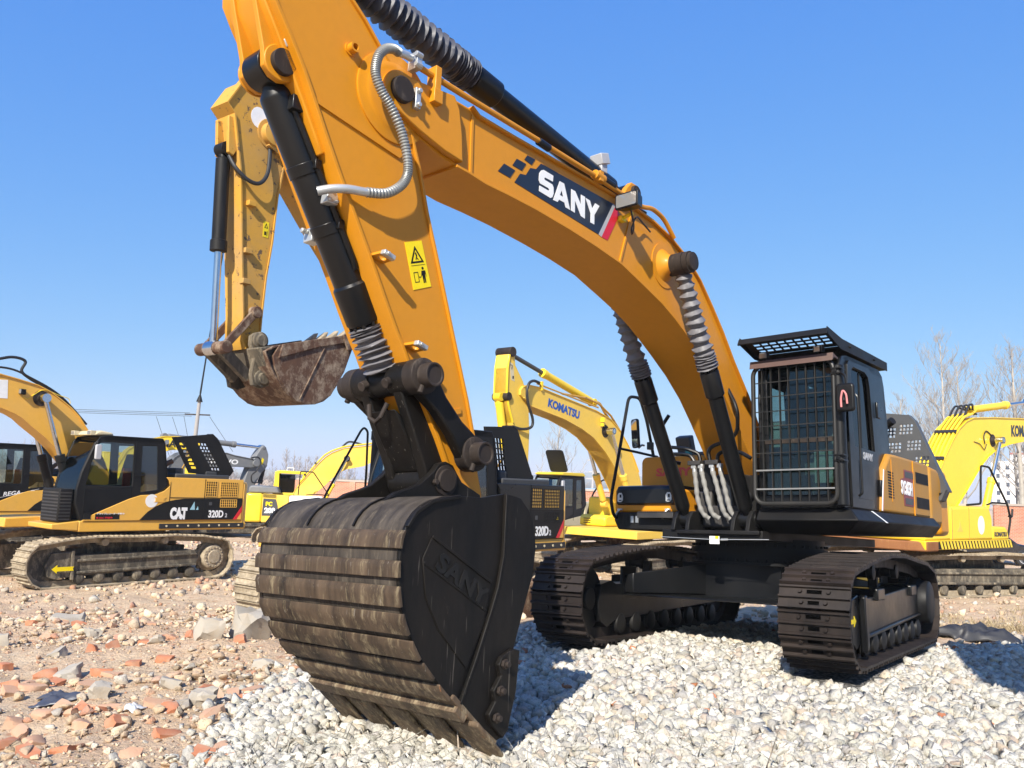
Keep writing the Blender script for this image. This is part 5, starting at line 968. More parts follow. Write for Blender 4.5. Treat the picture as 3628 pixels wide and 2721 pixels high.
for x, z, r, c in ((-.05, 1.74, .085, K['blue']), (.08, 1.53, .06, flat('green_vinyl', (.05, .28, .18))), (.36, 1.36, .06, flat('light_blue_vinyl', (.15, .35, .6)))):
    mb = MB(); mb.prism(circ(x, z, r, 22), 1.383, 1.385); mb.prism(circ(x, z, r*.8, 20), 1.385, 1.3865, mi=1); mb.prism(circ(x, z, r*.45, 14), 1.3865, 1.388, mi=2); mb.build('round_sticker', [K['white'], c, K['white']], bp)
# --- dark cab with yellow roof and an open roof hatch, seen over the second machine
C4 = empty('excavator', (1.25, 29.5, -.28), R(232.5)); tag(C4, 'distant excavator with black cab, yellow roof and open roof hatch, right of the big bucket', 'excavator')
under(C4, K['mudshoe'], K['mudframe'], rollers=False)
mb = MB(); mb.prism([(1.45, 1.02), (1.45, 1.25), (-2.5, 1.25), (-2.5, 1.02)], -1.4, 1.4); mb.prism([(-.5, 1.25), (-.5, 2.1), (-2.5, 2.1), (-2.6, 1.2)], -1.3, 1.36); mb.prism([(1.3, 1.25), (1.25, 1.6), (.9, 1.5), (-.5, 1.7), (-.5, 1.25)], 1.33, 1.375); mb.build('body', K['cream'], C4, .04)
cab_cat(C4, None, roof='yellow', lamps=False)
mb = MB(); mb.prism(rrect(.35, 1.15, .55, 1.25, .1), 0, .05, 'z'); rot = Matrix.Rotation(R(-62), 3, 'Y'); mb.v = [tuple(rot @ (Vector(v)-Vector((.35, 0, 0)))+Vector((.45, 0, 3.08))) for v in mb.v]; mb.build('roof_hatch', K['blacksat'], C4, .01)
# --- yellow Komatsu-type machines
def kom(root, Y, shoe, frame, boom_top, boom_bot, w, pinat, foot, arm=None, acyl=None, rails=True, body=None, stripes=True, lower='blacksat', frac=.55):
    def P(name, mb, mat, par=None, bevel=0): return mb.build(name, mat, par or root, bevel)
    mb = MB(); mb.prism([(1.77, 1.05), (1.77, 1.255), (-2.45, 1.255), (-2.40, 1.05)], -1.35, 1.35); P('deck', mb, Y, None, .015)
    b = boxboom('boom', root, boom_top, boom_bot, w, Y)
    for s in (1, -1):
        mb = MB(); mb.prism(circ(*pinat, .17, 26), *sorted((s*w, s*(w+.016)))); mb.rev((pinat[0], s*w, pinat[1]), (pinat[0], s*2, pinat[1]), [(0, .12), (.05, .10), (.06, .085), (.30, .085), (.30, .07), (.29, 0)], 22); P('pin', mb, K['pin'], b, .004)
        cylin('boom_cylinder', (*foot[:1], s*(w+.2), foot[1]), (pinat[0], s*(w+.2), pinat[1]), .09, .05, frac, Y, root)
    return b
KR = empty('excavator', (10.24, 21.259, .19), R(36.99)); tag(KR, 'bright yellow excavator on the right with hazard-striped deck edge and rusty counterweight sill', 'excavator')
uk = under(KR, K['mudshoe'], K['mudframe'], L=2.75, gauge=2.58, w=.6, r=.46, turn='rust', yaw=R(-14)); uk.location = (.35, 0, -.03)
b = kom(KR, K['komyel'], None, None, [(.05, 2.15), (.30, 2.75), (.75, 3.30), (1.15, 3.72), (1.50, 4.02), (1.90, 4.24), (2.30, 4.36), (3.43, 4.46), (5.40, 4.58), (6.2, 4.4)], [(.2, 1.8), (1.05, 1.9), (1.382, 2.10), (1.858, 2.464), (2.25, 2.78), (2.652, 3.10), (3.1, 3.38), (3.576, 3.58), (4.0, 3.70), (4.426, 3.79), (5.35, 3.93), (6.2, 4.1)], .28, (3.39, 3.82), (2.15, 1.5))
for k in range(5):
    y = -.25+k*.105; o = .05*k
    mb = MB(); mb.tube(fil([(.25, y, 2.35), (.42, y, 2.90), (.95, y, 3.55), (1.42, y, 4.02), (1.85, y, 4.34), (2.35, y, 4.47)], .1), .032, 8); mb.build('hydraulic_pipe', K['komyel'], b)
for x, z in ((.62, 3.16), (1.30, 3.88)):
    mb = MB(); mb.box((x-.02, -.04, z+.04), (.09, .55, .05), Matrix.Rotation(-.9, 3, 'Y')); mb.build('pipe_clamp', K['rubber'], b)
for k in range(4):
    mb = MB(); mb.tube(spline([(1.9, -.22+k*.13, 4.32), (2.2, -.22+k*.12, 4.66), (2.45, -.2+k*.1, 4.72-.03*k), (2.7, -.1+k*.06, 4.60), (2.9, -.1+k*.06, 4.50)]), .028, 8); mb.build('boom_hose', K['rubber'], b)
cylin('arm_cylinder', (2.75, -.02, 4.62), (6.4, -.02, 5.15), .10, .05, .6, K['komyel'], KR)
lettering('KOMATSU', .30, (4.55, -.283, 4.02), (1, 0, .06), (0, 0, 1), K['navy'], b, 'lettering', .85, .02)
mb = MB(); mb.tube(spline([(3.3, -.30, 3.95), (3.0, -.3, 4.05), (2.85, -.3, 3.9), (2.9, -.3, 3.7)]), .015, 7); mb.tube(spline([(2.3, -.29, 3.72), (2.6, -.3, 3.68), (2.85, -.3, 3.55), (3.0, -.3, 3.7)]), .01, 6); mb.build('lamp_cable', K['rubber'], b)
mb = MB(); mb.prism([(-2.42, 1.255), (-2.30, 1.8), (-1.75, 2.06), (-1.25, 2.04), (-1.25, 1.255)], -1.345, -.55); mb.prism([(-1.25, 1.255), (-1.25, 2.0), (.55, 2.04), (.68, 1.98), (.80, 1.75), (.82, 1.255)], -1.35, -.45); bd = mb.build('side_panel', K['komyel'], KR, .05)
mb = MB(); mb.bx(-1.215, -1.20, -1.356, -1.34, 1.27, 1.98); mb.build('panel_seam', K['catold'], bd); mb = MB(); mb.bx(-.40, -.385, -1.356, -1.34, 1.27, 2.0); mb.build('panel_seam', K['catold'], bd)
mb = MB(); mb.prism([(.21+.165*math.cos(i*.3), 1.60+.22*math.sin(i*.3)) for i in range(21)], -1.354, -1.351); mb.build('white_patch', K['white'], bd)
mb = MB(); mb.prism([(-.98, 1.45), (-.70, 1.45), (-.78, 1.56), (-.84, 1.70), (-.88, 1.56)], -1.354, -1.351); mb.build('faded_sticker', K['kompale'], bd)
lettering('1.', .12, (-1.52, -1.352, 1.55), (1, 0, 0), (0, 0, 1), K['ink'], bd, 'lettering', .8, .004)
mb = MB(); mb.prism([(.83, 1.255), (.83, 1.56), (1.50, 1.56), (1.62, 1.50), (1.72, 1.255)], -1.34, -.55); fb = mb.build('front_box', K['komyel'], KR, .04)
lettering('KOMATSU', .10, (.90, -1.344, 1.335), (1, 0, 0), (0, 0, 1), K['navy'], fb, 'lettering', 1.02, .007)
mb = MB(); mb.prism([(1.77, 1.06), (1.77, 1.24), (-1.85, 1.24), (-1.85, 1.06)], -1.356, -1.352); hz = mb.build('hazard_band', K['ink'], KR)
mb = MB()
for k in range(24):
    x = 1.74-k*.15; mb.prism([(x, 1.235), (x-.085, 1.235), (x+.0, 1.065), (x+.085, 1.065)], -1.361, -1.357)
mb.build('hazard_stripes', K['komyel'], hz)
mb = MB(); mb.prism([(-2.38, -1.37), (-1.86, -1.37), (-1.86, 1.37), (-2.38, 1.37), (-2.62, .9), (-2.70, 0), (-2.62, -.9)], 1.02, 1.235, 'z'); mb.build('counterweight_sill', K['rustbeam'], KR, .03)
mb = MB(); mb.prism([(-2.30, -1.33), (-1.86, -1.33), (-1.86, 1.33), (-2.30, 1.33), (-2.62, .85), (-2.68, 0), (-2.62, -.85)], 1.245, 2.0, 'z'); mb.build('counterweight', K['komyel'], KR, .06)
mb = MB(); mb.tube(fil([(-.15, -1.2, 2.06), (.55, -1.2, 2.10), (.60, -1.2, 3.02), (1.05, -1.2, 3.00), (1.75, -1.3, 2.1), (1.9, -1.3, 1.75), (1.72, -1.3, 1.3)], .08), .026, 8); mb.tube([(.75, -1.25, 2.08), (1.05, -1.25, 2.14), (1.68, -1.3, 2.13)], .022, 8); mb.tube(fil([(1.80, -1.3, 1.82), (1.98, -1.3, 1.80), (2.02, -1.3, 2.0)], .04), .025, 7); mb.build('handrail', K['blacksat'], KR)
cabk = MB(); so = [(1.6, 1.3), (1.6, 2.9), (1.4, 3.02), (-.1, 3.02), (-.2, 1.3)]; cabk.holes(so, [[(1.5, 1.7), (1.45, 2.9), (.1, 2.9), (.05, 1.9)]], .40, .44); cabk.holes(so, [[(1.5, 1.7), (1.45, 2.9), (.1, 2.9), (.05, 1.9)]], 1.3, 1.34); cabk.bx(-.2, 1.45, .4, 1.34, 2.95, 3.02); cabk.bx(-.2, -.1, .4, 1.34, 1.3, 2.95); cabk.bx(-.2, 1.6, .4, 1.34, 1.26, 1.34)
cabmesh = cabk.build('cab', K['komyel'], KR, .02)
# --- Komatsu in the middle, facing the camera side like the big one
KM = empty('excavator', (3.5, 24.6, -.03), R(230)); tag(KM, 'pale yellow excavator with blue lettering on its boom, standing behind the black toolbox lid', 'excavator')

under(KM, K['mudshoe'], K['mudframe'], rollers=False, turn='rust')
kt = [(5.40, 4.62), (5.306, 4.72), (5.086, 4.775), (4.685, 4.765), (4.147, 4.69), (3.204, 4.56), (2.198, 4.42), (1.484, 4.25), (.957, 3.95), (.566, 3.60), (.244, 3.25), (-.05, 2.85), (-.28, 2.4)]
kb = [(5.40, 4.50), (5.292, 4.43), (5.001, 4.26), (4.418, 4.175), (3.623, 4.06), (2.844, 3.87), (2.3, 3.68), (1.728, 3.33), (1.358, 3.04), (1.055, 2.75), (.7, 2.35), (.4, 1.95), (0, 1.9)]
b = kom(KM, K['kompale'], None, None, kt, kb, .25, (1.72, 3.89), (.62, 1.9), frac=.42)
lettering('KOMATSU', .20, (4.33, .2525, 4.335), (-1, 0, -.155), (-.155, 0, 1), K['blue'], b, 'lettering', 1.06, .014)
mb = MB(); mb.prism([(5.80, 5.55), (5.62, 5.55), (5.56, 5.20), (5.253, 4.853), (5.06, 4.5), (4.987, 4.138), (4.93, 3.6), (4.95, 2.2), (5.2, 2.2), (5.60, 3.81), (5.78, 4.2), (5.87, 4.5), (5.87, 5.1)], -.19, .19); ka = mb.build('arm', K['kompale'], KM, .02)
mb = MB(); mb.ribbon([(5.60, 3.81), (5.78, 4.2), (5.87, 4.5), (5.87, 5.1), (5.80, 5.5)], .02, -.22, .22); mb.build('flange', K['komyel'], ka)
mb = MB(); mb.prism([(5.80, 5.25), (5.66, 5.22), (5.58, 4.80), (5.72, 4.83)], .191, .194); sg_ = mb.build('warning_sign', K['cream'], ka)
mb = MB(); mb.holes([(5.77, 5.20), (5.67, 5.17), (5.70, 5.06)], [[(5.75, 5.18), (5.69, 5.16), (5.71, 5.10)]], .1945, .196); mb.bx(5.62, 5.67, .1945, .196, 4.86, 4.93); mb.build('pictogram', K['ink'], sg_)
mb = MB(); mb.cyl((5.72, -.24, 5.50), (5.72, .24, 5.50), .12, n=22); mb.cyl((5.80, -.24, 4.42), (5.80, .24, 4.42), .1, n=16); mb.build('pin', K['pin'], ka, .01)
cylin('arm_cylinder', (2.0, 0, 4.66), (5.70, 0, 5.52), .10, .055, .62, K['komyel'], KM, K['greyhood'])
cylin('bucket_cylinder', (5.92, 0, 4.40), (5.45, 0, 2.4), .10, .055, .62, K['komyel'], KM)
mb = MB(); mb.tube(spline([(4.75, .30, 4.86), (5.0, .32, 4.88), (5.2, .34, 4.80), (5.28, .34, 4.6), (5.22, .34, 4.3), (5.0, .32, 3.95), (5.02, .30, 3.75), (5.3, .25, 3.68), (5.6, .2, 3.72)]), .035, 9); mb.build('arm_hose', K['rubber'], ka)
mb = MB(); mb.tube([(4.8, .26, 4.84), (2.9, .26, 4.60), (2.1, .26, 4.50)], .022, 7); mb.tube([(3.6, .15, 4.72), (2.5, .15, 4.72), (1.9, .15, 4.62), (1.3, .15, 4.35), (.8, .15, 3.95)], .03, 7); mb.tube(fil([(2.3, .05, 4.72), (1.7, .05, 4.66), (1.5, .05, 4.45), (1.0, .05, 4.1), (.5, .05, 3.65)], .1), .035, 7); mb.build('boom_pipes', K['catold'], b)
mb = MB(); mb.box((4.62, .26, 4.80), (.06, .08, .22)); mb.box((1.95, .33, 4.18), (.08, .12, .12)); mb.box((1.95, .31, 4.05), (.05, .09, .08)); mb.build('lamp_bracket', K['komyel'], b)
mb = MB(); mb.prism([(.55, 1.27), (.55, 1.50), (.45, 1.58), (-.6, 1.62), (-.6, 1.27)], -1.35, -.45); mb.bx(-2.4, -.6, -1.35, -.2, 1.27, 2.1); mb.prism(rrect(-1.3, -.6, 1.4, 2.1, .1), -.9, .2, 'x'); kbd = mb.build('body', K['komyel'], KM, .05)
for k in range(3):
    mb = MB(); mb.bx(.551, .555, -1.2, -.95, 1.34+k*.06, 1.365+k*.06); mb.build('vent', K['ink'], kbd)
mb = MB(); mb.tube(fil([(.25, -1.3, 1.25), (.2, -1.3, 1.66), (-.04, -1.3, 2.17), (-.52, -1.3, 2.60), (-1.28, -1.3, 2.58), (-1.3, -1.3, 1.9)], .1), .024, 8); mb.tube([(-.04, -1.3, 2.07), (-1.28, -1.3, 2.04)], .02, 7); mb.build('handrail', K['blacksat'], KM)
# --- PC 200 with its cab behind the boom, facing right
PC = empty('excavator', (-7.915, 35.126, -.546), R(11.7)); tag(PC, 'yellow excavator with grey hood and a dark number panel, left of the big bucket', 'excavator')
under(PC, K['mudshoe'], K['mudframe'], rollers=False)
b = boxboom('boom', PC, [(-.85, 2.15), (-.77, 2.36), (-.49, 2.70), (.127, 3.48), (.35, 3.72), (.60, 3.90), (1.05, 4.10), (2.25, 4.29), (3.6, 4.4), (5.2, 4.2)], [(-.35, 1.9), (-.05, 2.15), (.37, 2.55), (.68, 2.88), (.95, 3.12), (1.25, 3.27), (1.6, 3.35), (1.923, 3.42), (2.285, 3.62), (3.6, 3.85), (5.2, 3.9)], .26, K['kompale'])
for k in range(4):
    y = -.24+k*.12; mb = MB(); mb.tube(fil([(-.62, y, 2.62), (.08, y, 3.52), (.32, y, 3.80), (.62, y, 3.99), (1.1, y, 4.18), (2.2, y, 4.36)], .1), .03, 7); mb.build('hydraulic_pipe', K['komyel'], b)
for x, z in ((-.40, 2.92), (.0, 3.40)):
    mb = MB(); mb.box((x-.03, -.05, z+.05), (.08, .55, .05), Matrix.Rotation(-.9, 3, 'Y')); mb.build('pipe_clamp', K['rubber'], b)
mb = MB(); mb.tube(spline([(1.0, -.1, 4.15), (1.2, -.1, 4.35), (1.4, -.1, 4.38), (1.8, -.1, 4.3)]), .04, 7); mb.build('boom_hose', K['rubber'], b)
mb = MB(); mb.prism(circ(1.22, 3.68, .13, 20), -.27, -.262); mb.cyl((1.22, -.26, 3.68), (1.22, -.5, 3.68), .08); mb.build('pin', K['pin'], b, .005)
cylin('boom_cylinder', (.35, -.42, 1.8), (1.22, -.42, 3.68), .085, .045, .45, K['komyel'], PC); cylin('boom_cylinder', (.35, .42, 1.8), (1.22, .42, 3.68), .085, .045, .45, K['komyel'], PC)
mb = MB(); mb.prism([(-2.55, 1.05), (-2.62, 1.3), (-2.55, 2.17), (-1.94, 2.17), (-1.94, 1.05)], -1.33, 1.33); mb.build('counterweight', K['komyel'], PC, .08)
mb = MB(); mb.prism([(-1.94, 1.05), (-1.94, 2.16), (-.93, 2.11), (-.93, 1.05)], -1.34, -.3); mb.bx(-.93, 1.1, -1.33, -.4, 1.05, 1.2); bd = mb.build('side_panel', K['kompale'], PC, .04)
mb = MB(); mb.prism([(-.93, 1.2), (-.93, 2.10), (.3, 2.12), (.5, 1.9), (.5, 1.2)], -1.33, -.3); mb.build('tank', K['white'], PC, .06)
mb = MB(); mb.prism([(-1.92, 1.31), (-1.90, 1.975), (-1.42, 1.96), (-1.34, 1.70), (-1.31, 1.31)], -1.346, -1.342); dp = mb.build('dark_panel', K['greyhood'], bd)
lettering('PC', .15, (-1.80, -1.3465, 1.70), (1, 0, 0), (0, 0, 1), K['signyel'], dp, 'lettering', .98, .012); lettering('200', .19, (-1.83, -1.3465, 1.43), (1, 0, 0), (0, 0, 1), K['white'], dp, 'lettering', 1.0, .016)
mb = MB()
for k in range(4): mb.prism([(-1.92, 2.02+k*.035), (-1.40, 2.0+k*.035), (-1.43, 2.018+k*.035), (-1.92, 2.038+k*.035)], -1.35, -1.341)
mb.build('vent', K['ink'], bd)
mb = MB(); mb.bx(-1.17, -1.03, -1.347, -1.34, 1.62, 1.73); mb.build('latch', K['catold'], bd)
mb = MB(); mb.prism([(-2.50, 2.18), (-2.47, 2.42), (-2.38, 2.46), (-1.42, 2.44), (-1.30, 2.18)], -1.2, .9); hd = mb.build('hood', K['grey'], PC, .06)
mb = MB()
for k in range(6): mb.bx(-1.86+k*.07, -1.82+k*.07, -1.0, -.5, 2.447, 2.452)
mb.build('vent', K['ink'], hd)
mb = MB(); so = [(-1.66, 2.1), (-1.60, 2.95), (-1.54, 3.06), (-1.40, 3.10), (-.42, 3.08), (-.36, 2.97), (-.75, 2.3), (-.8, 2.1)]; mb.holes(so, [[(-1.42, 2.2), (-1.44, 2.98), (-.50, 2.96), (-.52, 2.8), (-.85, 2.2)]], .0, .05); mb.holes(so, [[(-1.42, 2.2), (-1.44, 2.98), (-.50, 2.96), (-.52, 2.8), (-.85, 2.2)]], 1.2, 1.25)
mb.holes([(.05, 2.1), (.05, 3.05), (1.2, 3.05), (1.2, 2.1)], [[(.2, 2.4), (.2, 2.9), (1.05, 2.9), (1.05, 2.4)]], -1.62, -1.56, 'x'); mb.bx(-1.55, -.42, .05, 1.2, 3.02, 3.09); cb = mb.build('cab', K['komyel'], PC, .02)
mb = MB(); mb.bx(-1.45, -.8, .02, .03, 2.2, 2.95); mb.bx(-1.61, -1.60, .2, 1.05, 2.4, 2.9); mb.build('cab_window', K['darkglass'], cb)
mb = MB(); mb.tube(fil([(-1.2, .5, 3.08), (-1.15, .5, 3.22), (-.9, .5, 3.22), (-.92, .5, 3.08)], .03), .012, 6); mb.build('roof_rail', K['white'], cb)
mb = MB(); mb.tube(fil([(-.60, -1.2, 2.15), (-.57, -1.2, 3.08), (-.07, -1.2, 3.07), (.57, -1.2, 2.2)], .08), .022, 7); mb.tube([(-.3, -1.2, 2.16), (.0, -1.2, 2.2), (.6, -1.2, 2.17)], .02, 7); mb.build('handrail', K['blacksat'], PC)
# --- grey machine with white boom lettering, behind the open hood
VO = empty('excavator', (-13.14, 39.1, -.575), R(45)); VO.scale = (1.25,)*3; tag(VO, 'dark grey excavator behind the open hood, white lettering on its low boom', 'excavator')
under(VO, K['mudshoe'], K['mudframe'], rollers=False)
b = boxboom('boom', VO, [(-3.1, 1.4), (-2.45, 1.9), (-2.15, 2.26), (-2.06, 2.56), (-1.878, 2.83), (-1.645, 2.99), (-1.3, 3.07), (.033, 3.09), (.334, 3.02), (1.08, 2.92), (1.20, 2.86), (1.31, 2.73)], [(-2.7, 1.3), (-1.9, 1.75), (-1.45, 2.15), (-1.0, 2.40), (-.5, 2.52), (0, 2.58), (.321, 2.60), (.7, 2.61), (1.0, 2.61), (1.176, 2.63), (1.29, 2.70)], .25, K['grey'])
lettering('VOLVO', .17, (-.62, -.2525, 2.665), (1, 0, .02), (0, 0, 1), K['white'], b, 'lettering', 1.45, .008)
mb = MB(); mb.prism([(1.46, 3.38), (1.55, 3.44), (1.64, 3.38), (1.76, 3.10), (1.75, 2.80), (1.69, 2.58), (1.56, 2.46), (1.28, 1.93), (.95, .9), (.75, .9), (.80, 1.92), (.9, 2.3), (1.05, 2.75), (1.2, 2.95)], -.2, .2); va = mb.build('arm', K['grey'], VO, .02)
mb = MB(); mb.cyl((1.22, -.34, 2.76), (1.22, .34, 2.76), .13, n=20); mb.cyl((1.54, -.22, 3.36), (1.54, .22, 3.36), .06, n=16); mb.build('pin', K['grey'], va, .01)
mb = MB(); mb.prism([(1.50, 2.98), (1.58, 2.92), (1.54, 2.72), (1.45, 2.74)], -.205, -.201); mb.build('warning_sign', K['signyel'], va)
mb = MB(); mb.tube(spline([(1.0, -.3, 2.95), (1.25, -.34, 2.98), (1.38, -.34, 2.8), (1.25, -.34, 2.5), (1.05, -.34, 2.3), (1.12, -.3, 2.05), (1.4, -.25, 2.05)]), .028, 8); mb.build('arm_hose', K['rubber'], va)
cylin('arm_cylinder', (-2.2, 0, 3.55), (1.54, 0, 3.36), .10, .055, .72, K['grey'], VO); cylin('bucket_cylinder', (1.72, 0, 2.70), (1.45, 0, 1.3), .08, .05, .5, K['blacksat'], VO)
mb = MB(); mb.bx(-5.2, -2.6, -1.3, 1.3, 1.05, 2.0); mb.build('body', K['grey'], VO, .06)
mb = MB(); mb.tube([(-2.4, -.5, 1.6), (-1.55, -.5, 2.55)], .06, 10); mb.build('boom_cylinder', K['chrome'], VO)
# --- one more yellow machine glimpsed through the first cab
KX = empty('excavator', (-15.6, 33.5, 0), R(38)); tag(KX, 'yellow excavator glimpsed through the glass of the mustard machine cab', 'excavator')
under(KX, K['mudshoe'], K['mudframe'], rollers=False)
mb = MB(); mb.bx(-2.6, 1.6, -1.35, 1.35, 1.05, 1.27); mb.bx(-2.6, -.3, -1.33, 1.3, 1.27, 2.15); mb.bx(-.3, 1.5, -1.33, -.4, 1.27, 2.1); mb.build('body', K['komyel'], KX, .06)
b = boxboom('boom', KX, [(.0, 2.1), (.5, 3.1), (1.0, 3.5), (1.9, 3.75), (2.6, 3.78), (3.1, 3.75)], [(.3, 1.8), (1.0, 2.7), (1.6, 3.05), (2.2, 3.22), (2.7, 3.25), (3.1, 3.25)], .26, K['komyel'])
lettering('KOMATSU', .28, (1.2, -.263, 3.32), (1, 0, 0), (0, 0, 1), K['navy'], b, 'lettering', 1, .012)
mb = MB(); mb.prism([(2.9, 3.6), (3.2, 3.85), (3.35, 3.6), (3.2, 1.0), (2.95, 1.0)], -.2, .2); mb.build('arm', K['komyel'], KX, .02)
for s in (1, -1): cylin('boom_cylinder', (1.2, s*.45, 1.4), (1.9, s*.45, 3.5), .09, .05, .5, K['komyel'], KX)
cm = cabmesh.copy(); col.objects.link(cm); cm.parent = KX
# ------------------------------------------------------------------ the yard: ground, gravel, rubble
CP = np.array([(0, 0, .72), (0, 3, .66), (-1, 5, .5), (-.5, 6, .37), (.6, 6.2, .39), (.1, 5.4, .44), (2, 5, .58), (2.8, 7.7, .73), (1.8, 6.6, .62), (3.5, 6.5, .66), (4.0, 8.5, .66), (5.26, 11.1, .50), (.76, 9.34, .62), (1.7, 8.2, .66), (2.2, 9.0, .62), (0, 8, .52), (-.6, 9.6, .45), (3.39, 12.75, .40), (2.5, 11, .50), (6, 8, .55), (6, 10.5, .42), (8, 13, .18), (8, 8, .5),
               (10.2, 21.3, .17), (12, 20, .15), (8.5, 20, .15), (-1.6, 14.2, .12), (-8.7, 18.9, -.02), (-6, 17, 0), (-10, 17, 0), (-3, 5, .45), (-4, 8, .27), (-2.6, 8.5, .34), (-2.2, 10, .32), (-5, 11, .16), (-6, 8, .2), (3.5, 24.5, -.05), (-13.5, 23.2, -.14), (1.2, 29.5, -.3), (-7.9, 35, -.55), (-10.5, 31, -.05), (-12, 14, 0), (-15, 25, -.1), (6, 18, .1), (14, 30, .05), (8, 30, 0), (18, 40, -.3), (21, 38, -.33), (24, 44, -.3), (5, 15, .26)])
def ground_z(x, y):
    x = np.asarray(x, float); y = np.asarray(y, float)
    d2 = (x[..., None]-CP[:, 0])**2+(y[..., None]-CP[:, 1])**2
    s = 1.1+.055*np.hypot(CP[:, 0], CP[:, 1]); wgt = np.exp(-d2/(2*s*s))
    return (wgt*CP[:, 2]).sum(-1)/(wgt.sum(-1)+.02)
rng = np.random.default_rng(7)
_perm = rng.permutation(512); _val = rng.random(512)
def vnoise(x, y):
    xi = np.floor(x).astype(int); yi = np.floor(y).astype(int); fx = x-xi; fy = y-yi; fx = fx*fx*(3-2*fx); fy = fy*fy*(3-2*fy)
    h = lambda a, b: _val[_perm[(_perm[a % 512]+b) % 512]]
    return (h(xi, yi)*(1-fx)+h(xi+1, yi)*fx)*(1-fy)+(h(xi, yi+1)*(1-fx)+h(xi+1, yi+1)*fx)*fy
def fbm(x, y, o=4):
    s = 0; a = .5
    for k in range(o): s = s+a*(vnoise(x*2**k+17.3*k, y*2**k+5.1*k)-.5); a *= .5
    return s
GP = [(-1.3, -3), (-1.55, 3.5), (-1.75, 5.2), (-1.85, 6.0), (-2.05, 6.9), (-2.1, 8.0), (-1.8, 9.2), (-1.0, 10.6), (.6, 11.4), (2.6, 12.6), (4.2, 12.6), (5.1, 11.2), (5.6, 10.9), (6.6, 11.6), (8.2, 12.8), (14, 13.5), (16, 3), (10, -3)]
def in_poly(x, y, P=GP):
    c = np.zeros(np.shape(x), bool); n = len(P)
    for i in range(n):
        (x0, y0), (x1, y1) = P[i], P[i-1]
        c ^= ((y0 > y) != (y1 > y)) & (x < (x1-x0)*(y-y0)/(y1-y0+1e-12)+x0)
    return c
def edge_dist(x, y, P=GP):
    d = np.full(np.shape(x), 1e9)
    for i in range(len(P)):
        ax, ay = P[i-1]; bx, by = P[i]; t = np.clip(((x-ax)*(bx-ax)+(y-ay)*(by-ay))/((bx-ax)**2+(by-ay)**2), 0, 1)
        d = np.minimum(d, np.hypot(x-ax-t*(bx-ax), y-ay-t*(by-ay)))
    return np.where(in_poly(x, y, P), d, -d)
def surf(x, y):
    """ground height with its small lumps"""
    z = ground_z(x, y); g = edge_dist(x, y); near = np.exp(-np.hypot(x, y)/30)
    lump = fbm(x*.9, y*.9, 3)*.10+fbm(x*3.1, y*3.1, 4)*.10+fbm(x*11, y*11, 3)*.035
    hump = .12*np.exp(-((x+3.1)**2/1.6+(y-9.9)**2/.5))+.10*np.exp(-((x+5.6)**2/1.5+(y-11.6)**2/.25))+.07*np.exp(-((x+3.2)**2/.8+(y-6.9)**2/.12))
    return z+np.where(g > 0, lump*.35, lump*(.35+.65*np.clip(-g/.6, 0, 1)))+np.clip(g/.4, 0, 1)*.015+hump
th = np.radians(np.concatenate([np.linspace(-180, -48, 45, False), np.linspace(-48, 48, 620, False), np.linspace(48, 180, 45, False)]))
rad = np.concatenate([[0.0, 1.0, 2.0], np.geomspace(2.6, 60, 430), np.geomspace(64, 720, 24)])
TT, RR = np.meshgrid(th, rad); X = RR*np.sin(TT); Y = RR*np.cos(TT); Zg = surf(X, Y)
nr, na = X.shape
me = bpy.data.meshes.new('ground'); V = np.stack([X, Y, Zg], -1).reshape(-1, 3)
ii, jj = np.meshgrid(np.arange(nr-1), np.arange(na), indexing='ij'); a = ii*na+jj; b_ = ii*na+(jj+1) % na
F = np.stack([a, b_, b_+na, a+na], -1).reshape(-1, 4)
def np_mesh(me, V, F, k):
    me.vertices.add(len(V)); me.vertices.foreach_set('co', V.astype(np.float32).ravel()); me.loops.add(F.size); me.loops.foreach_set('vertex_index', F.astype(np.int32).ravel())
    me.polygons.add(len(F)); me.polygons.foreach_set('loop_start', np.arange(0, F.size, k, dtype=np.int32)); me.polygons.foreach_set('loop_total', np.full(len(F), k, np.int32)); me.update(calc_edges=True)
np_mesh(me, V, F, 4)
gm = np.clip(edge_dist(X, Y)/.35+.5, 0, 1).reshape(-1)
at = me.attributes.new('gravel', 'FLOAT', 'POINT'); at.data.foreach_set('value', gm.astype(np.float32))
me.polygons.foreach_set('use_smooth', [True]*len(me.polygons))
ground = bpy.data.objects.new('ground', me); col.objects.link(ground); tag(ground, kind='structure')
m, t, bs = nodes('yard_ground'); v = coords(t); at = N(t, 'Attribute', attribute_name='gravel')
n1 = noise(t, v, .6, 6, .6); n2 = noise(t, v, 3.2, 8, .7); n3 = noise(t, v, 16, 6, .7); n4 = noise(t, v, 7.0, 3, .6)
dirt = ramp(t, n2, [(.25, (.42, .29, .175)), (.5, (.62, .46, .30)), (.75, (.70, .56, .40))])
dirt = mix(t, ramp(t, n1, [(.45, (0, 0, 0)), (.65, (.55,)*3)]), dirt, (.60, .40, .265))
dirt = mix(t, ramp(t, n4, [(.60, (0, 0, 0)), (.68, (.55,)*3)]), dirt, (.44, .18, .095))
dirt = mix(t, ramp(t, n3, [(.60, (0, 0, 0)), (.72, (.7,)*3)]), dirt, (.50, .43, .34))
dirt = mix(t, ramp(t, n3, [(.28, (.6,)*3), (.40, (0, 0, 0))]), dirt, (.10, .075, .05))
vo = N(t, 'TexVoronoi'); vo.inputs['Scale'].default_value = 24; t.links.new(v, vo.inputs['Vector'])
grav = mix(t, ramp(t, vo.outputs['Distance'], [(.1, (0, 0, 0)), (.6, (1, 1, 1))]), (.42, .40, .37), (.10, .095, .085))
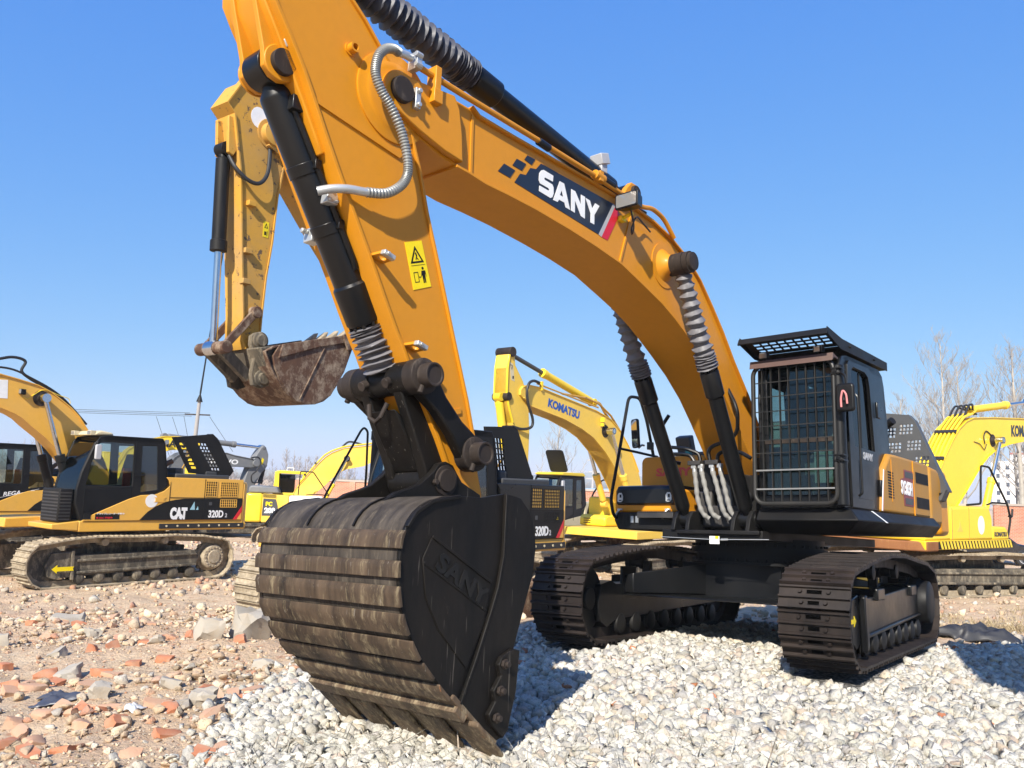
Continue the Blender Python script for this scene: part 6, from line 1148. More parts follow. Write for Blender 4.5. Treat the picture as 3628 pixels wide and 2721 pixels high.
t.links.new(mix(t, at.outputs['Fac'], dirt, grav), bs.inputs['Base Color']); bs.inputs['Roughness'].default_value = .92; bs.inputs['Specular IOR Level'].default_value = .2
bump(t, bs, n3, 1.0, .06); me.materials.append(m)
# --- stones: many small irregular rocks copied into one mesh
def rock(seed, sub, blocky):
    r = random.Random(seed); bm = bmesh.new()
    for k in range(11 if sub else 9):
        p = Vector((r.gauss(0, 1), r.gauss(0, 1), r.gauss(0, 1))).normalized(); p = Vector((p.x*r.uniform(.75, 1.05), p.y*r.uniform(.7, 1), p.z*r.uniform(.6, .9)))
        if blocky: p = Vector(tuple(max(-.72, min(.72, q_*1.25)) for q_ in p))
        bm.verts.new(p)
    res = bmesh.ops.convex_hull(bm, input=bm.verts); bmesh.ops.delete(bm, geom=[v for v in bm.verts if not v.link_faces], context='VERTS')
    if sub > 1:
        bmesh.ops.bevel(bm, geom=bm.edges[:], offset=.09, segments=1, affect='EDGES'); bmesh.ops.triangulate(bm, faces=bm.faces[:])
        bmesh.ops.subdivide_edges(bm, edges=[e for e in bm.edges if e.calc_length() > .45], cuts=1); bmesh.ops.triangulate(bm, faces=bm.faces[:])
        for v in bm.verts: v.co *= 1+r.uniform(-.075, .075)
    bmesh.ops.triangulate(bm, faces=bm.faces[:]); bmesh.ops.recalc_face_normals(bm, faces=bm.faces); bm.verts.index_update()
    v = np.array([x.co[:] for x in bm.verts]); f = np.array([[q.index for q in p.verts] for p in bm.faces]); bm.free(); return v*1.12, f
def scatter(name, pts, size, colr, sub, mat, protos=20, amp=.3, flatk=1.0, sink=.25):
    n = len(pts); pick = rng.integers(0, protos, n)
    q = rng.normal(size=(n, 4)); q[:, 1:3] *= .5; q /= np.linalg.norm(q, axis=1)[:, None]; w_, x, y, z = q.T
    Rm = np.stack([1-2*(y*y+z*z), 2*(x*y-z*w_), 2*(x*z+y*w_), 2*(x*y+z*w_), 1-2*(x*x+z*z), 2*(y*z-x*w_), 2*(x*z-y*w_), 2*(y*z+x*w_), 1-2*(x*x+y*y)], -1).reshape(n, 3, 3)
    AV, AF, AC = [], [], []; off = 0
    for k in range(protos):
        i_ = np.nonzero(pick == k)[0]
        if not len(i_): continue
        v0, f0 = rock(1000*sub+k, sub, k % 3 == 0); VV = np.einsum('nij,kj->nki', Rm[i_], v0)*size[i_][:, None, None]; VV[..., 2] *= flatk; VV += pts[i_][:, None, :]; VV[..., 2] += (size[i_]*(.5-sink))[:, None]
        AV.append(VV.reshape(-1, 3)); AF.append((f0[None]+(np.arange(len(i_))*len(v0))[:, None, None]+off).reshape(-1, 3)); AC.append(np.repeat(colr[i_], len(v0), 0)); off += len(i_)*len(v0)
    AV = np.concatenate(AV); AF = np.concatenate(AF); AC = np.concatenate(AC)
    me = bpy.data.meshes.new(name); np_mesh(me, AV, AF, 3)
    ca = me.color_attributes.new('tint', 'FLOAT_COLOR', 'POINT'); c4 = np.ones((len(AV), 4), np.float32); c4[:, :3] = AC; ca.data.foreach_set('color', c4.ravel())
    me.materials.append(mat); o = bpy.data.objects.new(name, me); col.objects.link(o); return o
m, t, bs = nodes('broken_stone'); ca = N(t, 'Attribute', attribute_name='tint'); v = coords(t)
nn_ = noise(t, v, 38, 6, .7); mm = mix(t, ramp(t, nn_, [(.34, (.75,)*3), (.49, (0, 0, 0))]), ca.outputs['Color'], (.22, .20, .17))
nb = noise(t, v, 9, 3); mm = mix(t, ramp(t, nb, [(.55, (0, 0, 0)), (.75, (.30,)*3)]), mm, (.40, .33, .25))
t.links.new(mm, bs.inputs['Base Color']); bs.inputs['Roughness'].default_value = .9; bs.inputs['Specular IOR Level'].default_value = .25; bump(t, bs, nn_, .9, .02); stone_mat = m
def tints(n, kinds):
    p = np.array([k[1] for k in kinds]); idx = rng.choice(len(kinds), n, p=p/p.sum()); c = np.array([k[0] for k in kinds])[idx]
    return np.clip(c*rng.uniform(.78, 1.18, (n, 1))+rng.normal(size=(n, 3))*.004, .01, .9)
GREY = [((.56, .53, .455), 7), ((.66, .63, .55), 4), ((.48, .455, .40), 3), ((.54, .475, .37), 2), ((.50, .41, .325), .8), ((.52, .20, .09), .05), ((.40, .38, .345), .7)]
def sample(n, x0, x1, y0, y1):
    x = rng.uniform(x0, x1, n); y = rng.uniform(y0, y1, n); return x, y
SM = Matrix(((-.6633, .7483, -.0044), (-.7468, -.6616, .0678), (.0478, .0483, .9977)))
Ms = np.array(SM); So = np.array((3.0989, 10.4737, .5958))
def under_track(x, y, z, pad=.02):
    L = (np.stack([x, y, z], -1)-So)@Ms; c, s = math.cos(R(6.509)), math.sin(R(6.509)); u = L[:, 0]*c+L[:, 1]*s; w_ = -L[:, 0]*s+L[:, 1]*c
    return (np.abs(np.abs(w_)-1.3315) < .34+pad) & (u > -2.1) & (u < 2.4)
def gravel(n, x0, x1, y0, y1, smin, smax, sub, rmin, rmax, edge=.05):
    x, y = sample(n, x0, x1, y0, y1); r = np.hypot(x, y); e = edge_dist(x, y); k = (e > -edge*rng.exponential(2, n)) & (r > rmin) & (r < rmax) & (np.abs(x) < .68*y+1.2)
    x, y = x[k], y[k]; z = surf(x, y); size = rng.gamma(2.6, 1, len(x))/2.6*(smax-smin)*.42+smin; size = np.minimum(size, .074)
    ut = under_track(x, y, z); size = np.where(ut, size*.45, size); z = np.where(ut, z-.05, z)
    return np.stack([x, y, z], -1), size
K['gr'] = stone_mat
p, s = gravel(52000, -3, 6, 3, 7, .012, .080, 2, 3.2, 6.4); o = scatter('gravel', p, s, tints(len(p), GREY), 2, stone_mat, 26); tag(o, kind='stuff')
p, s = gravel(66000, -3, 11, 4, 13.5, .013, .082, 2, 6.4, 15); o = scatter('gravel', p, s, tints(len(p), GREY), 1, stone_mat, 26); tag(o, kind='stuff')
BRK = [((.56, .41, .265), 7), ((.64, .51, .36), 6), ((.47, .25, .155), 1.5), ((.54, .35, .235), 2.0), ((.54, .48, .39), 2.0), ((.32, .235, .155), 1.5)]
x, y = sample(42000, -9, 0, 4, 15); e = edge_dist(x, y); r = np.hypot(x, y)
dens = np.clip(fbm(x*.7, y*.7, 3)*1.6+.52, .12, 1); k = (e < .1) & (x > -.78*y-.5) & (rng.random(len(x)) < dens) & (r < 15); x, y = x[k], y[k]
s = .005+rng.gamma(1.05, .0068, len(x)); s = np.minimum(s, .045); o = scatter('rubble', np.stack([x, y, surf(x, y)], -1), s, tints(len(x), BRK), 2, stone_mat, 22, .42, .75); tag(o, kind='stuff')
x, y = sample(16000, -22, 22, 10, 34); e = edge_dist(x, y); r = np.hypot(x, y); k = (e < -.1) & (np.abs(x) < .72*y) & (r > 12.5); x, y = x[k], y[k]
s = .012+rng.gamma(1.3, .02, len(x)); s = np.minimum(s, .11); o = scatter('rubble', np.stack([x, y, surf(x, y)], -1), s, tints(len(x), BRK), 1, stone_mat, 14, .4); tag(o, kind='stuff')
x, y = sample(5200, -8, -.8, 4.5, 14); e = edge_dist(x, y); dens = np.clip(fbm(x*1.3+4, y*1.3, 3)*3.2+.30, .03, 1); k = (e < .05) & (x > -.78*y-.5) & (rng.random(len(x)) < dens); x, y = x[k], y[k]
s = np.minimum(.022+rng.gamma(1.6, .014, len(x)), .085); o = scatter('rubble', np.stack([x, y, surf(x, y)], -1), s, tints(len(x), BRK), 2, stone_mat, 24, .36, .72, .1); tag(o, kind='stuff')
# --- dry grass tufts beside and behind the tracks
def grass(name, spots, n, h, spread):
    mb_v = []; mb_f = []
    for (cx, cy, rr_) in spots:
        for k in range(n):
            a = rng.uniform(0, 6.28); q = rr_*math.sqrt(rng.random()); x0, y0 = cx+q*math.cos(a), cy+q*math.sin(a); z0 = float(surf(np.array([x0]), np.array([y0]))[0])-.01
            b = rng.uniform(0, 6.28); L = h*rng.uniform(.4, 1.2); dx, dy = math.cos(b)*L*spread, math.sin(b)*L*spread; wv = .004; px, py = -math.sin(b)*wv, math.cos(b)*wv; i = len(mb_v)
            mb_v += [(x0-px, y0-py, z0), (x0+px, y0+py, z0), (x0+dx*.4+px, y0+dy*.4+py, z0+L*.55), (x0+dx*.4-px, y0+dy*.4-py, z0+L*.55), (x0+dx, y0+dy, z0+L*.85)]; mb_f += [(i, i+1, i+2, i+3), (i+3, i+2, i+4)]
    me = bpy.data.meshes.new(name); me.from_pydata(mb_v, [], mb_f); me.materials.append(flat('dry_grass', (.40, .31, .17), .9)); o = bpy.data.objects.new(name, me); col.objects.link(o); tag(o, kind='stuff'); return o
gs = [(rng.uniform(6.2, 12), rng.uniform(12.5, 18), rng.uniform(.25, .7)) for k in range(34)]+[(rng.uniform(-6.6, -4.4), rng.uniform(17.5, 21), rng.uniform(.2, .6)) for k in range(12)]
grass('dry_grass', gs, 130, .17, .9)
# --- bricks and lumps of concrete one can tell apart
def px_ground(X_, Y_):                                                # where the photograph's rubble lies, as yard coordinates
    return X_, Y_
kinds = {'brick': paint('broken_brick_clay', (.44, .165, .08), .9, .6, (.48, .36, .26), 6, 0, 0, .5), 'pale': paint('pale_brick_clay', (.48, .28, .175), .9, .6, (.50, .40, .29), 6, 0, 0, .5), 'conc': paint('rough_concrete', (.37, .335, .28), .92, .6, (.40, .31, .21), 5, 0, 0, .8)}
def chunk(name, x, y, d, mat, rz, tilt, seed, rough=.10, lift=.25):
    bm = bmesh.new(); bmesh.ops.create_cube(bm, size=1); bmesh.ops.subdivide_edges(bm, edges=bm.edges, cuts=3, use_grid_fill=True); r = random.Random(seed)
    pl = [(Vector((r.uniform(-1, 1), r.uniform(-1, 1), r.uniform(-1, 1))).normalized(), r.uniform(.42, .6)) for k in range(5)]
    for v_ in bm.verts:
        for nrm, h in pl:
            q = v_.co.dot(nrm)-h
            if q > 0: v_.co -= nrm*q
        v_.co += Vector((r.uniform(-1, 1), r.uniform(-1, 1), r.uniform(-1, 1)))*rough*.5
        v_.co = Vector((v_.co.x*d[0], v_.co.y*d[1], v_.co.z*d[2]))
    me = bpy.data.meshes.new(name); bm.to_mesh(me); bm.free(); me.materials.append(mat); me.polygons.foreach_set('use_smooth', [True]*len(me.polygons)); me.set_sharp_from_angle(angle=R(28))
    o = bpy.data.objects.new(name, me); col.objects.link(o); o.location = (x, y, float(surf(np.array([x]), np.array([y]))[0])+d[2]*lift); o.rotation_euler = (tilt, tilt*.6, rz); return o
r = random.Random(4)
BR = [(-6.2, 11.53), (-5.88, 11.68), (-5.78, 12.56), (-5.72, 12.87), (-5.2, 11.56), (-5.64, 10.83), (-5.63, 11.61), (-4.11, 10.81), (-3.88, 10.36), (-3.63, 10.34), (-4.63, 9.91), (-4.46, 10.06), (-3.53, 9.22), (-3.77, 9.11), (-4.17, 10.29), (-5.05, 8.99), (-4.51, 8.18), (-4.4, 8.18), (-4.2, 7.99), (-4.34, 7.82), (-3.55, 7.26), (-3.28, 7.13), (-3.15, 7.01), (-3.33, 6.83), (-3.52, 6.88), (-3.3, 6.98), (-3.15, 7.12), (-2.86, 7.26), (-2.75, 7.16), (-2.6, 7.07), (-2.4, 6.45), (-2.65, 7.83), (-2.29, 6.96), (-3.53, 6.56), (-3.29, 6.34), (-2.98, 6.07), (-3.15, 6.6), (-3.71, 6.78), (-3.53, 6.35), (-3.15, 5.9), (-2.84, 6.72), (-1.85, 6.07), (-1.81, 5.81), (-1.95, 5.93), (-2.42, 5.94), (-3.96, 8.67), (-3.8, 8.56), (-4.16, 8.27), (-4.48, 8.72), (-3.83, 8.17), (-3.69, 11.08), (-2.96, 9.83), (-5.19, 12.13), (-4.83, 11.94), (-2.32, 7.75), (-2.2, 7.62), (-2.42, 7.6), (-2.15, 7.85)]
for i, (x, y) in enumerate(BR):
    k = 'brick' if r.random() < .45 else 'pale'
    o = chunk('broken_brick', x+r.uniform(-.03, .03), y+r.uniform(-.05, .05), (r.uniform(.13, .23), r.uniform(.10, .13), r.uniform(.06, .10)), kinds[k], r.uniform(0, 3.1), r.uniform(-.45, .45), i, .07, .12)
    tag(o, 'broken clay brick piece lying on the dirt to the left of the gravel', 'brick', 'broken bricks in the rubble')
CC = [((-2.95, 10.25), (.40, .30, .42), .9, 'largest grey concrete lump, propped up on the dirt just left of the gravel'), ((-3.35, 10.0), (.30, .24, .34), .35, 'upright grey concrete lump in the rubble, second largest, left of the big one'), ((-5.9, 11.85), (.36, .26, .15), .3, 'flat grey concrete piece among bricks under the dusty track at far left'), ((-2.48, 7.35), (.20, .15, .17), .2, 'pale square stone block at the edge of the gravel, bottom left')]
for i, ((x, y), d, rz, lb) in enumerate(CC): tag(chunk('concrete_lump', x, y, d, kinds['conc'], rz, .22, 60+i, .22, .22), lb, 'concrete')
for i, (x, y) in enumerate([(-2.4, 8.9), (-5.2, 11.1), (-3.9, 9.9), (-3.0, 8.0), (-4.9, 9.7), (-3.5, 7.7), (-2.6, 7.2), (-4.2, 8.6), (-5.9, 10.3), (-2.35, 10.3)]):
    o = chunk('concrete_lump', x, y, (r.uniform(.14, .26), r.uniform(.12, .2), r.uniform(.08, .15)), kinds['conc'], r.uniform(0, 3), r.uniform(-.4, .4), 80+i, .14); tag(o, 'fist to head sized grey concrete lump among the bricks and dirt', 'concrete', 'small concrete lumps in the rubble')
def crumple(name, x, y, rx_, ry_, h, mat, seed, label, cat):
    n = 22; r2 = np.random.default_rng(seed); u = np.linspace(-1, 1, n); A, B = np.meshgrid(u, u); rr_ = np.sqrt(A**2+B**2); ang = np.arctan2(B, A); kk = .75+.25*np.sin(3*ang+r2.uniform(0, 6))+.15*np.sin(5*ang)
    Xc = x+A*rx_*kk; Yc = y+B*ry_*kk; hh_ = h*np.clip(1-rr_**2*.8, 0, 1)*(.55+1.5*np.abs(fbm(A*2.3+seed, B*2.3, 4)))+.012
    Zc = surf(Xc, Yc)+hh_; Vv = np.stack([Xc, Yc, Zc], -1).reshape(-1, 3); i_, j_ = np.meshgrid(np.arange(n-1), np.arange(n-1), indexing='ij'); a_ = (i_*n+j_).ravel()
    me = bpy.data.meshes.new(name); np_mesh(me, Vv, np.stack([a_, a_+1, a_+n+1, a_+n], -1), 4); me.materials.append(mat); o = bpy.data.objects.new(name, me); col.objects.link(o)
    so = o.modifiers.new('thick', 'SOLIDIFY'); so.thickness = .006; tag(o, label, cat); return o
crumple('plastic_sheet', -3.80, 7.6, .22, .18, .09, flat('dark_blue_plastic', (.06, .065, .085), .35), 3, 'crumpled dark plastic sheet on the brick rubble near the bottom left', 'plastic sheet')
crumple('plastic_bag', -2.91, 6.99, .11, .10, .08, flat('white_plastic', (.55, .56, .58), .4), 5, 'small white plastic bag beside bricks at the gravel edge', 'plastic bag')
crumple('cloth_scrap', 3.13, 6.95, .075, .05, .035, flat('teal_cloth', (.03, .26, .30), .8), 8, 'teal cloth scrap on the gravel by the nearest track', 'cloth')
crumple('tarpaulin', 6.95, 12.7, .75, .25, .30, flat('black_tarpaulin', (.03, .03, .033), .5), 9, 'black tarpaulin heap on the ground at the right edge behind the gravel', 'tarpaulin')
for i, (x, y) in enumerate([(1.15, 8.75), (2.65, 6.45), (3.4, 6.75), (1.2, 7.85), (3.95, 5.95), (1.75, 7.25), (.2, 8.6), (4.3, 7.3)]):
    tag(chunk('brick_chip', x, y, (.075, .06, .05), kinds['brick'], i, .3, 120+i), 'small orange brick chip lying on the grey gravel', 'brick', 'brick chips on the gravel')
# ------------------------------------------------------------------ beyond the yard
m, t, bs = nodes('red_brick_wall'); tc = t.nodes.new('ShaderNodeTexCoord'); mp = N(t, 'Mapping'); mp.inputs['Rotation'].default_value = (R(90), 0, 0); t.links.new(tc.outputs['Object'], mp.inputs[0])
bt = N(t, 'TexBrick'); bt.inputs['Scale'].default_value = 1; bt.inputs['Brick Width'].default_value = .25; bt.inputs['Row Height'].default_value = .075; bt.inputs['Mortar Size'].default_value = .008
bt.inputs['Color1'].default_value = (.52, .17, .075, 1); bt.inputs['Color2'].default_value = (.40, .125, .06, 1); bt.inputs['Mortar'].default_value = (.50, .42, .35, 1); t.links.new(mp.outputs[0], bt.inputs['Vector'])
nw = noise(t, coords(t), .8, 5); t.links.new(mix(t, ramp(t, nw, [(.45, (0, 0, 0)), (.7, (.5,)*3)]), bt.outputs[0], (.55, .36, .24)), bs.inputs['Base Color']); bs.inputs['Roughness'].default_value = .9; brick = m
def wall(name, p0, p1, h, label, base=-.4):
    a = Vector((*p0, 0)); b = Vector((*p1, 0)); L = (b-a).length; root = empty(name, (a.x, a.y, 0), math.atan2(b.y-a.y, b.x-a.x)); tag(root, label, 'wall')
    mb = MB(); mb.bx(0, L, -.12, .12, base, h-.12); mb.build('brickwork', brick, root)
    mb = MB(); mb.bx(-.02, L+.02, -.18, .18, h-.12, h); mb.build('coping', flat('coping_concrete', (.42, .36, .30), .9), root)
    mb = MB()
    for k in range(int(L/4)+1): mb.bx(k*4-.2, k*4+.2, -.20, -.12, base, h-.13)
    mb.build('pier', brick, root)
wall('brick_wall', (27, 47.5), (75, 60), 2.35, 'long red brick yard wall at right behind the bright yellow excavator')
wall('brick_wall', (-14, 57), (26.6, 47.4), 2.25, 'long red brick yard wall behind the middle machines, below the thin pylon')
# leafless trees
bark = paint('pale_bark', (.44, .40, .34), .9, .5, (.20, .17, .13), 3, 0, 0, .3); twig = flat('twig_bark', (.33, .30, .265), .9); hazy = flat('hazy_twigs', (.34, .31, .30), 1)
def tree(x, y, h, seed, label, group=None, base=0, lean=(0, 0), kids=26, rb=.16, deep=2):
    r = random.Random(seed); root = empty('bare_tree', (x, y, base), 0); tag(root, label, 'tree', group)
    tp = [Vector((lean[0]*t*t*h+.18*math.sin(t*5+seed), lean[1]*t*h+.15*math.sin(t*4+seed*2), t*h)) for t in [i/12 for i in range(13)]]
    mb = MB(); mb.tube(tp, lambda i: rb*(1-.92*i/12)+.012, 8); mb.build('trunk', bark, root)
    mb = MB()
    def branch(p, d, L, rad_, lev):
        n = 4; pts = [p]; q = p.copy(); dd = d.copy()
        for k in range(n):
            dd = (dd+Vector((r.uniform(-.25, .25), r.uniform(-.25, .25), r.uniform(.0, .28)))).normalized(); q = q+dd*L/n; pts.append(q.copy())
        mb.tube(pts, lambda i: max(rad_*(1-.8*i/n), .006), 4 if lev else 5, caps=False)
        if lev < deep:
            for k in range(6 if lev == 0 else 5):
                s = r.uniform(.2, .95); i = min(int(s*n), n-1); c = pts[i].lerp(pts[i+1], s*n-i); a = r.uniform(0, 6.28); side = Vector((math.cos(a), math.sin(a), .35))
                branch(c, (dd*.75+side*.7).normalized(), L*r.uniform(.34, .6), rad_*.5, lev+1)
    for k in range(kids):
        t = .22+.76*(k/kids)**.9; i = min(int(t*12), 11); c = tp[i].lerp(tp[i+1], t*12-i); a = k*2.4+r.uniform(-.5, .5); up_ = r.uniform(.6, 1.2)
        branch(c, Vector((math.cos(a), math.sin(a), up_)).normalized(), h*(.34*(1-t)+.09)*r.uniform(.7, 1.2), rb*.34*(1-t)+.012, 0)
    mb.build('branches', twig, root, smooth=0)
TR = [(25.2, 50, 13.6, (.03, 0)), (28.2, 53, 12.6, (.0, 0)), (31.2, 52, 13.8, (-.02, 0)), (34.2, 55, 12.2, (.02, 0)), (34.9, 52, 14.8, (.03, 0)), (37.8, 56, 13.2, (-.02, 0)), (30.0, 60, 11.5, (.01, 0)), (40.6, 57, 15.0, (0, 0)), (27.0, 58, 10.5, (-.02, 0)), (36.2, 61, 12, (.02, 0))]
LB = ['pale bare tree just right of the cab mirror, leaning a little', 'bare tree second from the cab, behind the dark grey hood', 'tall bare tree behind the arched hood and yellow boom', 'bare tree between two taller ones above the yellow boom hoses', 'bare tree with pale trunk above the bent yellow boom', 'bare tree left of the white tower block', 'thin low bare tree far behind the charcoal hood', 'tallest bare tree at the right edge over the yellow boom', 'short bare tree nearest the cab rear', 'slim bare tree far back in front of the tower block']
for i, ((x, y, h, ln), lb) in enumerate(zip(TR, LB)): tree(x, y, h*.86, 11+i, lb, 'bare trees behind the wall', 0, ln, 26, .13+.03*(i % 3))
tree(-4.9, 52, 9.2, 51, 'lone bare tree over the black bucket, seen left of the raised yellow arm', None, -.2, (.0, 0), 24, .14)
tree(3.6, 62, 8.2, 52, 'faint bare tree behind the middle yellow boom, right of the yellow arm', None, -.2, (.02, 0), 18, .12)
# far wood on the left: reads as one hazy mass
mb = MB(); r = random.Random(9)
for k in range(480):
    x = r.uniform(-95, 8); y = r.uniform(80, 125); h = r.uniform(3.0, 6.0)*(1 if x < -20 else .8); p = Vector((x, y, -.5)); q = p+Vector((r.uniform(-.4, .4), 0, h)); mb.tube([p, (p+q)/2+Vector((r.uniform(-.2, .2), 0, 0)), q], lambda i: (.07, .05, .015)[i], 4, caps=False)
    for j in range(22):
        t = r.uniform(.22, .95); c = p.lerp(q, t); a = r.uniform(0, 6.28); L = r.uniform(.7, 2.2)*(1.15-t); d = Vector((math.cos(a), math.sin(a), r.uniform(.6, 1.5))).normalized(); mb.tube([c, c+d*L], lambda i: (.025, .01)[i], 3, caps=False)
        for z_ in range(3):
            c2 = c+d*L*r.uniform(.3, 1); d2 = (d+Vector((r.uniform(-.8, .8), r.uniform(-.8, .8), .3))).normalized(); mb.tube([c2, c2+d2*L*.45], lambda i: (.014, .006)[i], 3, caps=False)
o = mb.build('far_wood', hazy, None, smooth=0); tag(o, kind='stuff')
# white tower block far away
TB = empty('tower_block', (184, 306, -2), R(-32)); tag(TB, 'white apartment tower far beyond the wall at the right edge', 'building')
wm = paint('white_render', (.72, .70, .67), .8, .2, (.5, .48, .44), .05, bumpy=0)
mb = MB(); mb.bx(-9, 9, -8, 8, -2, 19.5); mb.bx(-3, 4, -7, 5, 19.5, 22.0); mb.bx(9, 16, -6, 8, -2, 17.0); mb.build('wall', wm, TB)
mb = MB(); mb.bx(-3.2, 4.2, -7.2, 5.2, 22.0, 22.6); mb.build('roof', flat('red_roof', (.40, .12, .08)), TB)
wi = flat('far_window', (.06, .07, .09), .2); n_ = 0
for k in range(6):
    for x in (-7, -4, -1, 2, 5, 7.6):
        mb = MB(); mb.bx(x-.55, x+.55, -8.06, -8.0, 1.5+k*3, 3.0+k*3); mb.build('window', wi, TB)
    mb = MB(); mb.bx(3.6, 6.5, -9.1, -8.0, .6+k*3, 1.6+k*3); mb.build('balcony', wm, TB)
    mb = MB(); mb.bx(15.99, 16.05, -2, 2, 1.5+k*2.7, 3.0+k*2.7); mb.build('window', wi, TB)
# sheds and tarpaulin beyond the middle
SH = empty('shed', (-6.0, 58, 0), R(-6)); tag(SH, 'low grey block shed with pale blue sheet roof behind the curved bucket top', 'shed')
mb = MB(); mb.bx(0, 14, 0, 6, -.5, 2.1); mb.build('wall', flat('grey_block', (.36, .33, .30), .9), SH)
mb = MB(); mb.prism([(-.3, 2.0), (14.3, 2.2), (14.3, 2.35), (-.3, 2.15)], -.4, 6.4); mb.build('roof', flat('blue_sheet', (.28, .42, .60), .5), SH)
crumple('tarpaulin', -3.3, 45, 2.6, 1.6, 1.9, flat('white_tarpaulin', (.58, .52, .48), .7), 21, 'white tarpaulin over a heap beyond the bucket, under the lone bare tree', 'tarpaulin')
HL = MB(); HL.add([(x, 640+40*math.sin(x*.01), z*(7+5*math.sin(x*.013)+4*math.sin(x*.031))) for z in (0, 1) for x in range(-600, 700, 20)], [(i, i+1, 66+i, 65+i) for i in range(64)])
hm = flat('far_hill', (.22, .25, .28), 1); o = HL.build('far_hills', hm, None); o['kind'] = 'structure'
o.modifiers.new('thick', 'SOLIDIFY').thickness = 30
# utility pole with wires, thin pylon
UP = empty('utility_pole', (-19.6, 52.5, -1.5)); tag(UP, 'concrete utility pole with crossarms and long wires behind the open black hood', 'utility pole')
def lp(u_): return Vector((.035*u_, 0, u_))
mb = MB(); mb.tube([lp(-.3), lp(6.8), lp(8.3)], lambda i: (.16, .12, .10)[i], 10); mb.build('pole', flat('pole_concrete', (.34, .32, .30), .9), UP)
mb = MB(); c = lp(7.4); mb.bx(c.x-.8, c.x+.75, -.05, .05, c.z-.04, c.z+.04); c = lp(5.9); mb.bx(c.x-.95, c.x+.95, -.05, .05, c.z-.05, c.z+.05)
for s_ in (-1, 1): mb.bx(c.x+s_*.92-.05, c.x+s_*.92+.05, -.05, .05, c.z-.35, c.z)
mb.build('crossarm', K['pin'], UP)
mb = MB(); mb.cyl(lp(8.2), lp(8.75), .20, .02, 10); mb.tube([lp(8.7), lp(8.7)+Vector((.35, 0, 4.5)), lp(8.7)+Vector((.95, 0, 12))], lambda i: (.06, .04, .03)[i], 6); mb.build('lightning_rod', K['blacksat'], UP)
mb = MB()
for z0, dy in ((7.48, 0), (7.30, .3), (7.42, .6)): mb.tube([(.26-j*3.4-.5, dy+j*.4, z0+.006*(j-6)**2-.2+j*.06) for j in range(14)], .018, 4)
for a_, b_2 in (((-1.3, 7.2), (-.3, 4.8)), ((-.6, 7.3), (-.15, 5.6)), ((1.0, 7.3), (2.6, 5.2)), ((-2.3, 7.2), (-1.2, 4.6))): mb.tube([(a_[0], 0, a_[1]), (b_2[0], 0, b_2[1])], .014, 4)
mb.build('wire', K['rubber'], UP)
PY = empty('pylon', (8.6, 88, 0)); tag(PY, 'thin pale steel pylon under the middle yellow boom, beyond the brick wall', 'pylon')
mb = MB(); mb.tube([(0, 0, -1), (.10, 0, 3), (.2, 0, 6.4)], lambda i: (.16, .13, .09)[i], 8); mb.build('mast', K['greyv'], PY)
mb = MB()
for z_, w_ in ((3.3, .9), (4.0, .7), (5.2, .8), (6.0, .4)): mb.bx(-w_+.3, w_*.6+.3, -.06, .06, z_-.07, z_+.07)
mb.build('crossarm', K['greyv'], PY)
mb = MB()
for z_ in (3.3, 4.0): mb.tube([(-20, 0, z_-.2), (-8, 0, z_-.4), (.1, 0, z_), (12, 0, z_-.4), (25, 0, z_-.3)], .025, 4)
mb.build('wire', K['greyv'], PY)
# black car beyond the right-hand machine
CA = empty('parked_car', (20.9, 38.0, -.32), R(190)); tag(CA, 'black saloon car parked by the brick wall behind the striped yellow deck', 'car')
CA.rotation_euler = (0, 0, R(8))
mb = MB(); side = [(-2.2, .30), (-2.25, .62), (-2.1, .82), (-1.55, .92), (-.95, 1.36), (-.2, 1.45), (.55, 1.38), (1.2, .95), (1.9, .84), (2.22, .66), (2.28, .40), (2.2, .26)]
mb.prism(side, -.86, .86); body_ = mb.build('body', paint('black_car_paint', (.008, .008, .01), .12, .05, coat=1), CA, .08, seg=3)
for s_ in (-1, 1):
    mb = MB(); mb.prism([(-1.35, .93), (-.88, 1.30), (-.2, 1.38), (.48, 1.32), (1.02, .95)], *sorted((s_*.862, s_*.868))); mb.build('window', K['darkglass'], body_)
    mb = MB(); mb.taper(rrect(1.85, 2.2, .62, .78, .05), s_*.60, s_*.872, .9); mb.build('headlight', K['lens'], body_, .01)
    for x_ in (-1.4, 1.42):
        mb = MB(); mb.rev((x_, s_*.64, .33), (x_, s_*2, .33), [(0, .2), (0, .33), (.22, .34), (.24, .30), (.24, .24)], 26); wh = mb.build('wheel', K['rubber'], CA, 0)
        mb = MB(); mb.rev((x_, s_*.70, .33), (x_, s_*2, .33), [(0, .23), (.19, .23), (.19, .20), (.12, .19), (.12, .05), (.17, .05), (.17, 0)], 24)
        for k in range(5):
            a_ = k*1.2566+.3
            for e_ in (-.16, .16): mb.tube([(x_+.05*math.cos(a_), s_*.86, .33+.05*math.sin(a_)), (x_+.21*math.cos(a_+e_), s_*.87, .33+.21*math.sin(a_+e_))], .016, 6)
        mb.build('rim', K['greyv'], wh)
# spare steel section lying behind the second machine, wire posts by the track of the right machine
SP = empty('rusty_frame', (.35, 13.2, .12), R(40)); tag(SP, 'rusty corrugated steel section on the ground beside the dusty track behind the bucket', 'steel section')
mb = MB()
for k in range(6): mb.bx(k*.16, k*.16+.09, -.3, .3, 0, .75)
mb.bx(0, .95, -.2, .2, .02, .7); mb.build('ribbed_plate', K['rusty'], SP, .02)
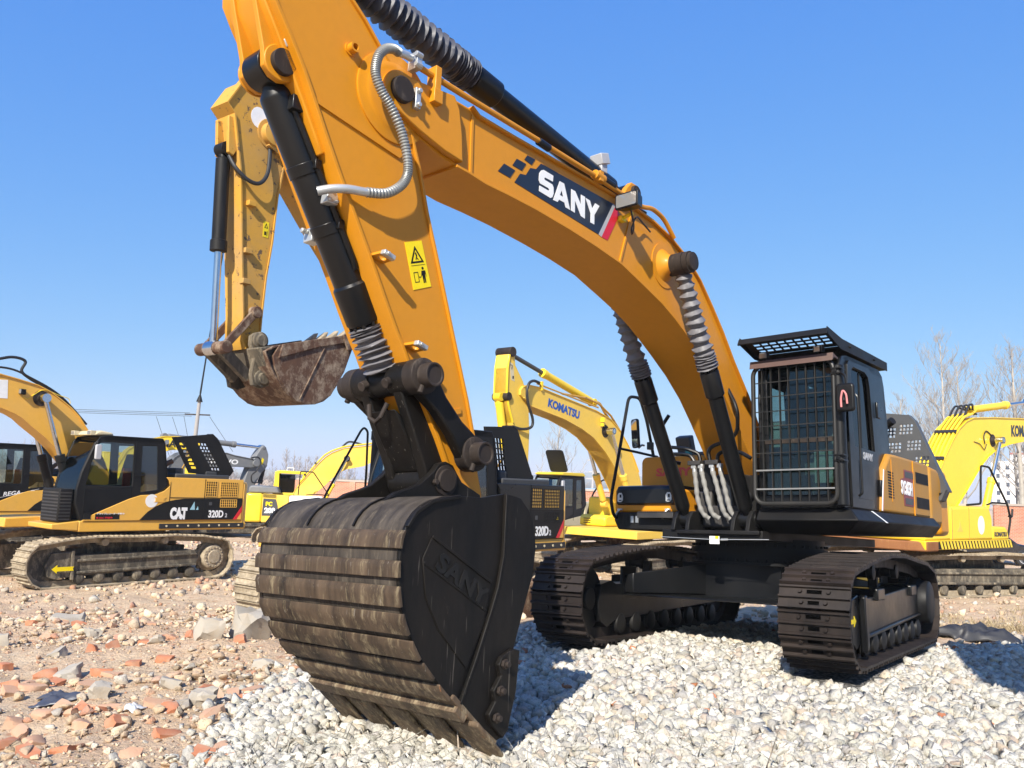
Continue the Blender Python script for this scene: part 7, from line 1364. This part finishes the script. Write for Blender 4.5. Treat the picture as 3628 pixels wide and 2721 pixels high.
# stand-in excavator added out of view on the right to shade the gravel
OX = empty('excavator', (9.6, .2, .45), R(118)); tag(OX, 'unseen stand-in excavator added right of the picture, its raised bucket shading the gravel', 'excavator')
under(OX, K['mudshoe'], K['mudframe'], rollers=False)
mb = MB(); mb.bx(-2.6, 1.6, -1.35, 1.35, 1.05, 1.27); mb.bx(-2.6, -.2, -1.33, 1.3, 1.27, 2.15); mb.bx(-.2, 1.5, .4, 1.33, 1.27, 3.0); mb.build('body', K['komyel'], OX, .06)
OXi = OX.matrix_basis.inverted() if False else (Matrix.Translation(OX.location) @ Matrix.Rotation(R(118), 4, 'Z')).inverted()
def ox(p): return OXi @ Vector(p)
def slab(pts, w_, name, mat):
    P_ = [ox(p) for p in pts]; mb = MB(); mb.tube(P_, lambda i: w_[i], 4); return mb.build(name, mat, OX, .02)
slab([(9.4, .8, 2.2), (8.6, 2.6, 5.2), (7.4, 4.2, 6.6), (6.2, 5.4, 6.7)], [.35, .45, .45, .3], 'boom', K['komyel']); slab([(6.4, 5.3, 7.1), (5.6, 5.6, 6.4), (4.9, 5.4, 5.2)], [.25, .3, .2], 'arm', K['komyel'])
fx = Vector((.38, .92, 0)).normalized(); rx_ = Vector((.92, -.38, 0)).normalized(); mb = MB(); prf = [(.0, 4.0), (.25, 3.75), (.8, 3.7), (1.35, 3.95), (1.6, 4.5), (1.5, 5.1), (1.0, 5.35), (.35, 5.3), (.05, 4.8)]
for q_ in (0, 1):
    pass
n_ = len(prf); V_ = []
for e_ in (-.2, 2.5):
    for (u_, z_) in prf: V_.append(ox(Vector((2.95, 3.9, 0))+fx*e_+rx_*u_+Vector((0, 0, z_))))
mb.add(V_, [tuple(range(n_))[::-1], tuple(range(n_, 2*n_))]+[(i, (i+1) % n_, n_+(i+1) % n_, n_+i) for i in range(n_)]); mb.build('bucket', K['bucket'], OX, .05)

# the air: an even pale haze round everything
hb = MB(); hb.bx(-740, 740, -740, 740, -6, 42); hz_ = bpy.data.meshes.new('haze'); hz_.from_pydata(hb.v, [], hb.f); hm_ = bpy.data.materials.new('pale_haze'); hm_.use_nodes = True; ht = hm_.node_tree; ht.nodes.clear()
ho = N(ht, 'OutputMaterial'); pv = N(ht, 'VolumePrincipled'); pv.inputs['Color'].default_value = (.86, .91, .97, 1); pv.inputs['Density'].default_value = .0005; pv.inputs['Anisotropy'].default_value = -.1
ht.links.new(pv.outputs[0], ho.inputs['Volume']); hz_.materials.append(hm_); hob = bpy.data.objects.new('haze', hz_); col.objects.link(hob); tag(hob, kind='stuff')
